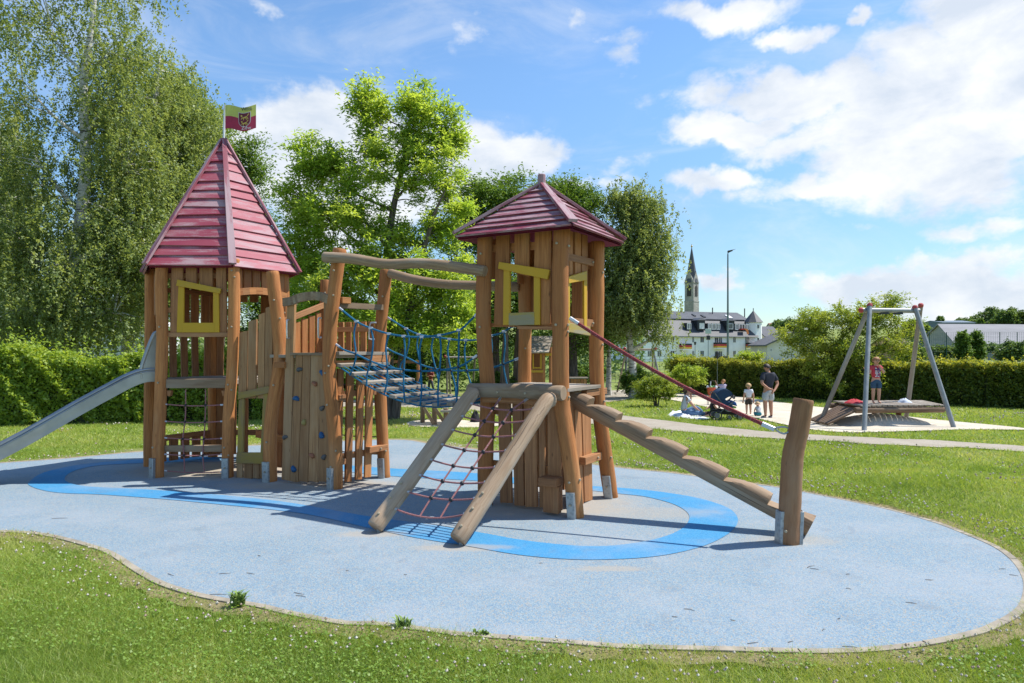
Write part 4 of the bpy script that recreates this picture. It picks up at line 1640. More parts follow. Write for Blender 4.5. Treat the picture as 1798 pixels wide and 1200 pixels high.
    for (x0, x1, y0, b0, b1) in ((419, 434, 582, 415, 425), (435, 450, 562, 428, 442), (453, 465, 550, 444, 455), (465, 479, 538, 457, 468)):
        px_board(mb, PB1, x0 + 1, x1, y0 + 3, 700, -.02, .035, x0 - 1, x1 - 2, y0 - 1, 700)
        px_board(lowb, PB1, b0, b1, 812, 840, -.02, .035, b0, b1, 812, 841)
    mb.build('wall_boards', W_CLIMB, t, bevel=.004)
    lowb.build('skirting_boards', W_CLIMB, t, bevel=.004)
    fr = MB().slab([PB1.pp(x, y, .03) for x, y in ((418, 690), (472, 678), (473, 690), (417, 702))], PB1.n, .04, PB1.e).build('window_frame', YELLOW_OLD, t, bevel=.005)
    MB().slab([PB1.pp(x, y, .008) for x, y in ((419, 702), (428, 700), (426, 797), (416, 797))], PB1.n, .035).build('jamb', YELLOW_OLD, fr, bevel=.004)
    MB().slab([PB1.pp(x, y, .008) for x, y in ((462, 692), (470, 691), (465, 797), (457, 797))], PB1.n, .035).build('jamb', YELLOW_OLD, fr, bevel=.004)
    MB().slab([PB1.pp(x, y, .02) for x, y in ((415, 795), (465, 795), (464, 815), (414, 814))], PB1.n, .035, PB1.e).build('window_sill', YELLOW_OLD, fr, bevel=.004)
    MB().beam(PB1.at(.05, .62, -.5), PB1.at(.95, .55, -.5), (0, 0, 1), .12, .05).build('wall_rail', W_BOARD, t, bevel=.005)
    mb = MB()
    for k in range(3):
        s = .30 + .24 * k
        mb.beam(PB1.at(s, .05, -.75), PB1.at(s, 1.45, -.75), PB1.e, .2, .035)
    mb.build('wall_boards', W_DARK, t, bevel=.004)
    return t


climb_tower()


# ---- slide
def build_slide():
    d = Vector((-.866, -.5, 0))
    s = Vector((-.5, .866, 0))                       # towards the far side
    o0 = (HV[5] + HV[0]) / 2
    t = thing('slide', 'stainless steel slide running down to the left from the six-sided tower', 'slide', (o0.x + d.x * 1.6, o0.y + d.y * 1.6, 0))
    prof = [(-.12, 1.50), (.12, 1.50), (.32, 1.43), (.6, 1.27), (1.0, 1.03), (1.4, .775), (1.8, .53), (2.1, .37), (2.4, .27), (2.7, .225), (3.2, .205)]
    c = catmull([Vector((a, 0, b)) for a, b in prof], 4)
    hw = .25

    def pt(L, v, z):
        q = o0 + d * L + s * v
        return Vector((q.x, q.y, z))
    mb = MB()
    m = len(c)
    rows = []
    ln = 0
    for i, p in enumerate(c):
        tg = (c[min(i + 1, m - 1)] - c[max(i - 1, 0)]).normalized()
        up = Vector((-tg.z, 0, tg.x))
        hgt = .165

        def off(v, h):
            return pt(p.x + up.x * h, v, p.z + up.z * h)
        row = [off(-hw - .006, -.035), off(-hw - .006, hgt), off(-hw + .0, hgt), off(-hw + .012, .03), off(-hw + .05, 0), off(hw - .05, 0), off(hw - .012, .03), off(hw, hgt), off(hw + .006, hgt), off(hw + .006, -.035), off(0, -.035)]
        if i:
            ln += (c[i] - c[i - 1]).length
        rows.append((row, ln))
    k = len(rows[0][0])
    b = len(mb.v)
    for row, _ in rows:
        mb.v += row
    for i in range(m - 1):
        for j in range(k):
            l = (j + 1) % k
            mb.face((b + i * k + j, b + i * k + l, b + (i + 1) * k + l, b + (i + 1) * k + j),
                    ((j * .1, rows[i][1]), (j * .1 + .1, rows[i][1]), (j * .1 + .1, rows[i + 1][1]), (j * .1, rows[i + 1][1])))
    mb.face(tuple(b + j for j in range(k)), ((0, 0),) * k)
    mb.face(tuple(b + (m - 1) * k + j for j in reversed(range(k))), ((0, 0),) * k)
    mb.build('chute', STEEL, t, angle=30)
    for v in (-hw - .003, hw + .003):
        pts = []
        for i, p in enumerate(c):
            tg = (c[min(i + 1, m - 1)] - c[max(i - 1, 0)]).normalized()
            up = Vector((-tg.z, 0, tg.x))
            pts.append(pt(p.x + up.x * .165, v, p.z + up.z * .165))
        MB().tube(pts[2:], .021, 10).build('rim_tube', STEEL, t)
        MB().tube([q - Vector((0, 0, .034)) + s * (v * .012) for q in pts[2:]], .010, 8).build('rim_tube', STEEL, t)
        # tall guard at the top
        g = [(-.16, 1.52), (.20, 1.52), (.20, 1.66), (.15, 1.86), (.04, 2.18), (-.02, 2.27), (-.16, 2.27)]
        pts = [pt(a, v + (.02 if v < 0 else -.02), z) for a, z in g]
        sd = s if v > 0 else -s
        MB().slab(pts, sd, .012).build('side_guard', STEEL, t)
        MB().tube(catmull([pt(a, v + (.01 if v < 0 else -.01), z) for a, z in g[1:]], 4), .020, 8).build('guard_tube', STEEL, t)
    for L in (2.75,):
        q = pt(L, 0, 0)
        zt = .68 if L < 2 else .2
        MB().tube([(q.x, q.y, -.02), (q.x, q.y, zt)], .03, 10).build('leg', ZINC, t)
    return t


build_slide()


# ---- rope bridge
def build_bridge():
    t = thing('rope_bridge', 'sagging plank bridge hung in blue ropes between the climbing tower and the square tower', 'rope bridge', ((M2.x + A2.x) / 2, (M2.y + A2.y) / 2 + .5, 0))
    zk = [(0, 1.80), (.12, 1.64), (.24, 1.49), (.4, 1.34), (.557, 1.262), (.674, 1.245), (.789, 1.265), (.9, 1.33), (1, 1.44)]

    def zd(s):
        for (a, za), (b, zb) in zip(zk, zk[1:]):
            if a <= s <= b:
                u = (s - a) / (b - a)
                return za + (zb - za) * u
        return zk[-1][1]

    def front(s):
        p = M2.lerp(A2, s)
        p.z = zd(s)
        return p

    def back(s):
        p = M3.lerp(D2, s)
        p.z = zd(s) + .01
        return p
    n = 11
    ss = [.03 + .94 * k / (n - 1) for k in range(n)]
    edge = []
    for k, s in enumerate(ss):
        a, b = front(s), back(s)
        ax = (b - a).normalized()
        a2, b2 = a + ax * .02, b - ax * .02
        ds = front(min(1, s + .03)) - front(max(0, s - .03))
        ds.z *= .25
        MB().beam(a2, b2, ds, .105, .046).build('plank', W_PLANK, t, bevel=.005)
        edge.append((a, b))
    # short ropes lacing plank to plank
    mb = MB()
    for (a0, b0), (a1, b1) in zip(edge, edge[1:]):
        for q in range(9):
            u = .06 + .11 * q
            mb.tube([a0.lerp(b0, u) + Vector((0, 0, .004)), a1.lerp(b1, u + .055) + Vector((0, 0, .004))], .0095, 6)
    mb.build('lacing', ROPE_BLUE, t)
    mb2 = MB()
    for s0 in (.06, .35, .65, .94):
        mb2.tube([front(s).lerp(back(s), s0) - Vector((0, 0, .035)) for s in np.linspace(0.0, 1.0, 17)], .012, 6)
    mb2.build('carrying_rope', ROPE_BLUE, t)

    def rope_px(px, Ya, Yb, xa, xb):
        out = []
        for (x, y) in px:
            u = (x - xa) / (xb - xa)
            # depth along the straight line between the two posts as seen at this pixel
            out.append((x, y))
        return out
    PFB, PBB = Plane(M2, A2), Plane(M3, D2)

    def rope(pl, px, name, r=.0135):
        pts = catmull([pl.pp(x, y, 0) for x, y in px], 6)
        MB().tube(pts, r, 7).build(name, ROPE_BLUE, t)
        return pts
    top_f = rope(PFB, [(596, 541), (628, 566), (655, 578), (685, 587), (725, 592), (765, 590), (806, 580), (825, 564), (840, 549)], 'hand_rope')
    mid_f = rope(PFB, [(590, 605), (605, 615), (625, 622), (652, 635), (690, 647), (740, 652), (790, 648), (815, 640), (838, 624)], 'middle_rope')
    top_b = rope(PBB, [(681, 558), (714, 578), (737, 588), (765, 592), (800, 597), (838, 597), (861, 590), (880, 585), (912, 566)], 'hand_rope')
    mid_b = rope(PBB, [(675, 609), (690, 618), (714, 628), (740, 641), (765, 648), (790, 651), (820, 651), (861, 647), (912, 629)], 'middle_rope')

    def at_x(pts, px):
        best = None
        for a, b in zip(pts, pts[1:]):
            xa, xb = a.x / a.y * FOC + CX, b.x / b.y * FOC + CX
            if xa <= px <= xb or xb <= px <= xa:
                return a.lerp(b, (px - xa) / (xb - xa + 1e-9))
        return min(pts, key=lambda q: abs(q.x / q.y * FOC + CX - px))

    def vertical(topp, midp, foot, px_t, px_m, bow):
        a, b = at_x(topp, px_t), at_x(midp, px_m)
        side = (A2 - M2).normalized()
        m1 = a.lerp(b, .4) + side * bow
        m2 = b.lerp(foot, .55) + side * (-bow * .6)
        pts = catmull([a, m1, b, m2, foot + Vector((0, 0, -.02))], 5)
        MB().tube(pts, .0125, 7).build('hanger_rope', ROPE_BLUE, t)
        dirn = (pts[1] - pts[0])
        u = side
        MB().tube([a - u * .028, a + u * .028], .0185, 8).build('ferrule', FERRULE, t)
        MB().ball(b, .021, 8, 6).build('rope_cross', BLACK_PL, t)
    for (xt, xm, s, bw) in ((626, 625, .12, -.04), (651, 651, .24, .04), (683, 680, .36, -.04), (709, 709, .50, .02), (741, 739, .60, -.03), (772, 772, .715, .02), (806, 805, .83, .0)):
        vertical(top_f, mid_f, front(s), xt, xm, bw)
    for (xt, xm, s, bw) in ((713, 712, .12, .06), (735, 738, .26, -.04), (761, 765, .40, -.05), (789, 792, .53, -.04), (818, 820, .65, -.03), (862, 861, .80, .02), (885, 884, .9, .02)):
        vertical(top_b, mid_b, back(s), xt, xm, bw)
    for pts in (top_f, mid_f, top_b, mid_b):
        for p, q in ((pts[0], pts[2]), (pts[-1], pts[-3])):
            d = (q - p).normalized()
            MB().tube([p, p + d * .075], .0185, 8).build('ferrule', FERRULE, t)
    return t


build_bridge()

# overhead logs
o = MB().log([P(569, 452, 9.62), P(620, 455, 9.45), P(680, 464, 9.28), P(740, 463, 9.1), P(800, 469, 8.85), P(852, 477, 8.62)], .072, .070, 6, 14, .05)
o = o.build('overhead_log', W_GREY)
tag(o, 'nearer, higher overhead log running from the climbing wall to the square tower', 'log', 'overhead logs above the rope bridge')
bolt(o, P(580, 452, 9.53), TO_CAM)
o = MB().log([P(684, 480, 10.55), P(730, 492, 10.35), P(790, 500, 10.1), P(850, 502, 9.85), P(912, 504, 9.6)], .070, .068, 6, 14, .05).build('overhead_log', W_GREY)
tag(o, 'farther, lower overhead log behind the rope bridge with a curved left end', 'log', 'overhead logs above the rope bridge')


# ---- net ladder on two logs
def build_ladder():
    t = thing('net_ladder', 'sloping climbing net of pink rope strung between two pale logs', 'climbing net', (-.6, 7.6, 0))
    L0, L1 = P(660, 930, 7.42), P(829, 691, 8.50)
    L0.z = .075
    R0, R1 = P(805, 955, 6.92), P(965, 698, 7.93)
    R0.z = .075
    dl, dr = (L1 - L0), (R1 - R0)
    lg = MB().log([L0 - dl * .01, L0 + dl * .35 + Vector((0, 0, -.01)), L0 + dl * .7, L0 + dl * .97, L1 + Vector((.02, .02, -.02))], .096, .085, 6, 18, .02).build('log', W_PALE, t)
    rg = MB().log([R0 - dr * .01, R0 + dr * .4, R0 + dr * .75 + Vector((0, 0, .015)), R0 + dr * .95 + Vector((0, 0, .01)), R1 + Vector((.02, .03, -.03))], .094, .088, 6, 18, .02).build('log', W_PALE, t)
    for g, a, d in ((lg, L0, dl), (rg, R0, dr)):
        up = Vector((0, 0, 1)) - d.normalized() * d.normalized().z
        up.normalize()
        sd = d.normalized().cross(up)
        for s in (.05, .16, .26):
            bolt(g, a + d * s + (up * .9 + sd * .35).normalized() * .093, up + sd * .4)
        # iron peg that holds the foot off the ground
        MB().tube([a + d * .03, Vector((a.x + d.x * .03, a.y + d.y * .03, -.03))], .03, 8).build('foot_peg', ZINC, t)
    rows = [(.115, .15), (.235, .25), (.355, .36), (.47, .465), (.585, .585), (.70, .70), (.81, .81), (.915, .905)]
    nodes = []
    for i, (a, b) in enumerate(rows):
        pa, pb = L0 + dl * a, R0 + dr * b
        ax = (pb - pa).normalized()
        pa, pb = pa + ax * .088, pb - ax * .085
        sag = .07 if i == 0 else .045
        pts = []
        for k in range(15):
            u = k / 14
            p = pa.lerp(pb, u)
            p.z -= sag * math.sin(math.pi * u) ** .9
            if i == 0:
                p.z = max(p.z, .05)
            pts.append(p)
        MB().tube(pts, .0105, 7).build('net_rope', ROPE_PINK, t)
        MB().tube([pa - ax * .02, pa + ax * .035], .016, 8).build('ferrule', FERRULE, t)
        MB().tube([pb + ax * .02, pb - ax * .035], .016, 8).build('ferrule', FERRULE, t)
        nodes.append((pts[5], pts[9]))
    for c in (0, 1):
        u = (.30, .62)[c]
        top = PAB.at(.30 + .36 * c, 1.40, .13)
        chain = [n[c] for n in nodes] + [top]
        MB().tube(catmull(chain, 4), .0105, 7).build('net_rope', ROPE_PINK, t)
        MB().tube([top, top.lerp(chain[-2], .28)], .016, 8).build('ferrule', FERRULE, t)
        for p in chain[1:-1]:
            MB().ball(p, .026, 10, 7).build('net_knot', BLACK_PL, t)
    return t


build_ladder()


# ---- notched balance log, rope and its post
def step_log():
    a, b = P(1000, 694, 8.62), P(1424, 934, 7.28)
    b.z = .11
    d = b - a
    L = d.length
    d.normalize()
    side = d.cross(Vector((0, 0, 1))).normalized()
    up = side.cross(d).normalized()
    noses = []
    pl_noses = [(1040, 703), (1090, 739), (1144, 777), (1207, 814), (1280, 855), (1357, 898)]
    for (x, y) in pl_noses:
        best, bs = 1e9, 0
        for k in range(400):
            s = L * k / 399
            q = a + d * s + up * .1
            e = abs(q.x / q.y * FOC + CX - x)
            if e < best:
                best, bs = e, s
        noses.append(bs)
    r = .128
    ss = [0.0]
    lim = []
    stations = []
    prev = 0.0
    for i, nz in enumerate(noses):
        lo = .018 if i else .07
        w = nz - prev
        for f, h in ((0.0, lo), (.18, lo + .035), (.36, .075), (.55, .100), (.75, .112), (.92, .112), (.995, .104)):
            stations.append((prev + w * f + (.004 if f == 0 else 0), h))
        prev = nz
    stations.append((prev + .004, .018))
    for f, h in ((.2, .03), (.4, .05), (.6, .08), (1.0, .126)):
        stations.append((prev + (L - prev) * f, h))
    mb = MB()
    n = 20
    b0 = len(mb.v)
    for (s, h) in stations:
        c = a + d * s
        rr = r * (1 - .05 * s / L)
        for j in range(n):
            an = 2 * math.pi * j / n
            x, z = math.cos(an) * rr, math.sin(an) * rr
            z = min(z, h - .10 * (1 - math.cos(0)))
            # crown the tread a little
            if z >= h - 1e-6:
                z = h - .12 * (abs(x) / rr) ** 2 * .12
            mb.v.append(c + side * x + up * z)
    m = len(stations)
    for i in range(m - 1):
        for j in range(n):
            k = (j + 1) % n
            mb.face((b0 + i * n + j, b0 + i * n + k, b0 + (i + 1) * n + k, b0 + (i + 1) * n + j),
                    ((j * .04, stations[i][0]), (j * .04 + .04, stations[i][0]), (j * .04 + .04, stations[i + 1][0]), (j * .04, stations[i + 1][0])))
    mb.face(tuple(b0 + j for j in range(n)), tuple((math.cos(j * .31) * .1, math.sin(j * .31) * .05) for j in range(n)))
    mb.face(tuple(b0 + (m - 1) * n + j for j in reversed(range(n))), tuple((math.cos(j * .31) * .1, math.sin(j * .31) * .05) for j in range(n)))
    o = mb.build('step_log', W_GREY, None, angle=32)
    bm = bmesh.new()
    bm.from_mesh(o.data)
    bmesh.ops.recalc_face_normals(bm, faces=bm.faces)
    bm.to_mesh(o.data)
    bm.free()
    tag(o, 'sloping grey log with steps notched into it, leading up to the square tower', 'step log')


step_log()


def rope_post():
    base = P(1383, 953, 7.03)
    t = thing('rope_post', 'short thick leaning wooden post by the foot of the notched log', 'post', (base.x, base.y, 0))
    o = MB()
    path = [P(1384, 955, 7.03), P(1387, 890, 7.03), P(1390, 830, 7.03), P(1393, 795, 7.03), P(1402, 755, 7.03), P(1411, 701, 7.03)]
    path[0].z = -.02
    tilt = Vector((0, -.0, 0))
    pst = o.log(path, .112, .100, 6, 22, .008, round_end=True).build('trunk', W_LEAN, t)
    bolt(pst, P(1379, 933, 7.03 - .113), TO_CAM, .02)
    for ang in (78, -78):
        d = Vector((math.sin(R(ang)), -math.cos(R(ang)), 0))
        s = Vector((d.y, -d.x, 0))
        mb = MB()
        c = on_path(path, .15)
        lean = on_path(path, .33) - on_path(path, .0)
        lo = on_path(path, 0) + d * .125
        hi = lo + lean
        mb.beam((lo.x, lo.y, -.02), (hi.x, hi.y, .335), s, .10, .012)
        for q in (-.047, .047):
            mb.beam(Vector((lo.x, lo.y, -.02)) + s * q - d * .022, Vector((hi.x, hi.y, .335)) + s * q - d * .022, d, .045, .010)
        mb.build('foot_iron', ZINC, t, bevel=.003)
    # eye hook the rope is shackled to
    e = P(1383, 757, 7.0)
    MB().tube(catmull([P(1384, 752, 7.0), P(1376, 750, 6.99), P(1362, 752, 6.99), P(1368, 759, 6.99), P(1377, 762, 6.99), P(1384, 759, 7.0)], 5), .009, 8).build('eye_hook', STEEL, t)
    return t


rope_post()


def hand_rope():
    a, b = P(1001, 559, 8.11), P(1360, 754, 6.99)
    t = thing('hand_rope', 'dark red rope stretched from the square tower down to the short leaning post', 'rope', (b.x, b.y, 0))
    pts = []
    for k in range(33):
        u = k / 32
        p = a.lerp(b, u)
        p.z -= .075 * math.sin(math.pi * u)
        pts.append(p)
    MB().tube(pts, .0215, 9).build('rope_strand', ROPE_RED, t)
    for p, q in ((pts[0], pts[2]), (pts[-1], pts[-2])):
        MB().tube([p, p + (q - p).normalized() * .13], .025, 10).build('ferrule', FERRULE, t)


hand_rope()
# ------------------------------------------------------------------ town beyond the park
WHITE = plain('white_render', (.90, .90, .90), .85, 0, .06, .8)
CREAM = plain('cream_render', (.66, .62, .54), .85, 0, .08, .8)
WFRAME = plain('white_window_frame', (.74, .74, .74), .5, 0, .05)
PANE, SLATE = MATS['pane'], MATS['slate']
GREYMETAL = plain('grey_green_metal', (.16, .20, .20), .5, .4, .15, 3)
DARKMETAL = plain('dark_metal', (.035, .04, .045), .5, .3, .15, 3)
F_BLACK = plain('bunting_black', (.02, .02, .022), .8)
F_RED = plain('bunting_red', (.42, .03, .022), .8, 0, .1)
F_GOLD = plain('bunting_gold', (.62, .38, .035), .8, 0, .1)


def window(root, px0, px1, py0, py1, Y, frame=.07, name='window', mull=True, blind=False, proud=.05):
    a, b = P(px0, py1, Y), P(px1, py0, Y)
    mb = MB()
    x0, x1, z0, z1 = a.x, b.x, a.z, b.z
    f = frame
    yf, yb = Y - proud, Y + .06
    mb.box((x0, yf, z0), (x0 + f, yb, z1))
    mb.box((x1 - f, yf, z0), (x1, yb, z1))
    mb.box((x0 + f, yf + .002, z0), (x1 - f, yb, z0 + f))
    mb.box((x0 + f, yf + .002, z1 - f), (x1 - f, yb, z1))
    if mull:
        xm = (x0 + x1) / 2
        mb.box((xm - f / 2, yf + .004, z0 + f), (xm + f / 2, yb, z1 - f))
    w = mb.build(name, WFRAME, root, smooth=False)
    g = MB().box((x0 + f, Y - .02, z0 + f), (x1 - f, Y + .02, z1 - f))
    g.build('pane' if not blind else 'blind', PANE if not blind else WFRAME, w, smooth=False)
    return w


def apartment_block():
    Y = 140.0
    z0 = terr(Y) - .3
    t = thing('apartment_building', 'long white apartment building with slate mansard roof and round-cornered turret', 'building', P(1240, 640, Y))
    k = Y / FOC

    def X(px):
        return (px - CX) * k

    def Z(py):
        return EYE - (py - HY) * k
    xl, xr = X(1085), X(1316)
    dep = 13.0
    # loggia openings are real recesses in the right end of the front
    mb = MB()
    lx0, lx1 = X(1304), X(1324)
    mb.box((xl, Y, z0), (lx0, Y + dep, Z(591)))
    mb.box((lx0, Y + 1.6, z0), (lx1 + .5, Y + dep, Z(591)))
    mb.build('wall', WHITE, t, smooth=False)
    # mansard: steep lower slope, flatter upper one
    ov = .5
    rf = MB()
    zl, zm, zr = Z(591), Z(561), Z(545)
    prof = [(Y - ov, zl - .05), (Y + 2.2, zm), (Y + dep / 2, zr), (Y + dep - 2.2, zm), (Y + dep + ov, zl - .05)]
    v0 = len(rf.v)
    for x in (xl - .4, X(1330)):
        rf.v += [Vector((x, a, b)) for a, b in prof]
    n = len(prof)
    for i in range(n - 1):
        l0 = math.hypot(prof[i][0] - prof[i + 1][0], prof[i][1] - prof[i + 1][1])
        w = X(1330) - xl
        rf.face((v0 + i, v0 + n + i, v0 + n + i + 1, v0 + i + 1), ((0, 0), (w, 0), (w, l0), (0, l0)))
    rf.face((v0, v0 + 1, v0 + 2, v0 + 3, v0 + 4), ((0, 0),) * 5)
    rf.face((v0 + n + 4, v0 + n + 3, v0 + n + 2, v0 + n + 1, v0 + n), ((0, 0),) * 5)
    rf.face((v0 + 4, v0 + n + 4, v0 + n, v0), ((0, 0),) * 4)
    roof = rf.build('roof', SLATE, t, smooth=False)
    MB().box((xl, Y - ov - .12, zl - .16), (X(1304), Y - ov + .02, zl - .02)).build('gutter', GREYMETAL, t, smooth=False)
    mb = MB()
    mb.box((xl, Y + 2.0, zm - .12), (X(1316), Y + 2.4, zm + .1))
    mb.build('roof_edge', DARKMETAL, t, smooth=False)
    for px in (1265, 1304):
        MB().tube([(X(px), Y - .08, z0), (X(px), Y - .08, zl - .1)], .07, 6).build('downpipe', GREYMETAL, t)
    # windows of the two storeys
    for py in (592, 616):
        for (a, b) in ((1103, 1111), (1122, 1130), (1148, 1156), (1191.5, 1196), (1208, 1216), (1277, 1283)):
            window(t, a, b, py, py + 10, Y)
        window(t, 1238, 1246, py + 1, py + 13, Y)
        window(t, 1246.5, 1254, py + 1, py + 13, Y)
        window(t, 1305.5, 1312, py + 1, py + 13, Y + 1.6)
        window(t, 1313, 1320, py + 1, py + 13, Y + 1.6)
    # balconies hung with black, red and gold cloth
    for (a, b, py) in ((1236, 1257, 602), (1236.5, 1257, 626), (1304, 1324.5, 602), (1166, 1184, 604), (1166, 1182, 624)):
        x0, x1 = X(a), X(b)
        zt, zb = Z(py), Z(py + 9)
        bal = MB().box((x0, Y - 1.2, zb - .25), (x1, Y + .05, zb)).build('balcony', WHITE, t, smooth=False)
        h = (zt - zb) / 3
        rail = MB()
        for (m, q) in ((0, 2), (1, 1), (2, 0)):
            lo = zb + .02 + h * q
            rail.box((x0, Y - 1.24, lo), (x1, Y - 1.20, lo + h - .01), m)
            rail.box((x0 - .04, Y - 1.2, lo), (x0, Y, lo + h - .01), m)
            rail.box((x1, Y - 1.2, lo), (x1 + .04, Y, lo + h - .01), m)
        rail.build('bunting', [F_BLACK, F_RED, F_GOLD], bal, smooth=False)
    # dormers
    for (a, b, wa, wb, bl) in ((1203.5, 1219, 1207, 1217, True), (1264, 1281, 1267.5, 1277.5, False)):
        ym = Y + .1
        zt, zb = Z(563), Z(580)
        d = MB().box((X(a), ym, zb), (X(b), ym + 3.2, zt)).build('dormer', DARKMETAL, t, smooth=False)
        mb = MB()
        xm = (X(a) + X(b)) / 2
        zz = Z(558.5)
        v0 = len(mb.v)
        mb.v += [Vector(q) for q in ((X(a) - .25, ym - .3, zt), (X(b) + .25, ym - .3, zt), (xm, ym - .1, zz), (X(a) - .25, ym + 3.6, zt), (X(b) + .25, ym + 3.6, zt), (xm, ym + 3.6, zz))]
        for f in ((0, 1, 2), (3, 5, 4), (0, 2, 5, 3), (1, 4, 5, 2), (0, 3, 4, 1)):
            mb.face(tuple(v0 + i for i in f), tuple((mb.v[v0 + i].x, mb.v[v0 + i].z) for i in f))
        mb.build('dormer_roof', SLATE, d, smooth=False)
        window(t, wa, wb, 568, 578, ym, .1, mull=False, blind=bl)
    for (a, b) in ((1183, 1191), (1226, 1232.5), (1234, 1242), (1243.5, 1251), (1283, 1290), (1292, 1304), (1306, 1313)):
        ym = Y + .35
        MB().box((X(a) - .15, ym + .06, Z(580.5)), (X(b) + .15, ym + 2.2, Z(568))).build('dormer', DARKMETAL, t, smooth=False)
        window(t, a, b, 568.5, 579, ym, .12)
    # roof lights, vents
    for (a, b, y0, y1) in ((1289, 1297, 552, 558), (1219, 1223, 551, 555), (1235.5, 1240.5, 552.5, 557)):
        yy0 = Y + 2.2 + (dep / 2 - 2.2) * (561 - y1) / 16
        yy1 = Y + 2.2 + (dep / 2 - 2.2) * (561 - y0) / 16
        zz0, zz1 = Z(y1), Z(y0)
        mb = MB().hexa([(X(a), yy0, zz0 + .03), (X(b), yy0, zz0 + .03), (X(b), yy1, zz1 + .03), (X(a), yy1, zz1 + .03), (X(a), yy0 - .05, zz0 + .18), (X(b), yy0 - .05, zz0 + .18), (X(b), yy1 - .05, zz1 + .18), (X(a), yy1 - .05, zz1 + .18)])
        mb.build('roof_light', WFRAME if a > 1280 else DARKMETAL, t, smooth=False)
    for px in (1268.5, 1340):
        MB().tube([(X(px), Y + 5.5, zr - 1), (X(px), Y + 5.5, zr + .9)], .11, 6).build('vent_pipe', DARKMETAL, t)
    # orange flag drooping from an upper window box
    MB().box((X(1292), Y - .45, Z(579)), (X(1303), Y + .2, Z(577))).build('window_box', F_RED, t, smooth=False)
    fl = MB()
    fl.slab([P(1298, 576, Y - .7), P(1307, 578, Y - .7), P(1309, 586, Y - .7), P(1305, 587, Y - .7), P(1303, 581, Y - .7)], (0, -1, 0), .03)
    fl.build('hanging_flag', plain('flag_orange', (.62, .20, .05), .8), t, smooth=False)
    # turret with eight sides and a pointed slate cap
    tx, ty, r = X(1331), Y + 1.4, X(1345) - X(1331)
    mb = MB()
    ring = [(tx + r * math.cos(R(22.5 + 45 * i)) * 1.08, ty + r * math.sin(R(22.5 + 45 * i)) * 1.08) for i in range(8)]
    v0 = len(mb.v)
    for z in (z0, Z(564)):
        mb.v += [Vector((x, y, z)) for x, y in ring]
    for i in range(8):
        j = (i + 1) % 8
        mb.face((v0 + i, v0 + j, v0 + 8 + j, v0 + 8 + i), ((0, 0), (1, 0), (1, 8), (0, 8)))
    mb.face(tuple(v0 + 8 + i for i in range(8)), ((0, 0),) * 8)
    tur = mb.build('turret', WHITE, t, smooth=False)
    mb = MB()
    v0 = len(mb.v)
    mb.v += [Vector((tx + (x - tx) * 1.2, ty + (y - ty) * 1.2, Z(565))) for x, y in ring] + [Vector((tx, ty, Z(543)))]
    for i in range(8):
        mb.face((v0 + i, v0 + (i + 1) % 8, v0 + 8), ((0, 0), (1.5, 0), (.75, 4)))
    mb.face(tuple(v0 + i for i in reversed(range(8))), ((0, 0),) * 8)
    cap = mb.build('turret_roof', SLATE, tur, smooth=False)
    MB().tube([(tx, ty, Z(544)), (tx, ty, Z(539))], .08, 6).build('turret_spike', DARKMETAL, tur)
    yfr = ty - r * 1.0
    for py in (569, 592.5, 616):
        window(t, 1328, 1333.5, py, py + 7.5, yfr + .0, .08, mull=False)
        w = window(t, 1338.5, 1341.5, py, py + 7.5, yfr + .95, .06, mull=False)
    t.rotation_euler = (0, 0, R(20))
    t.location.x += 1.9
    return t


apartment_block()


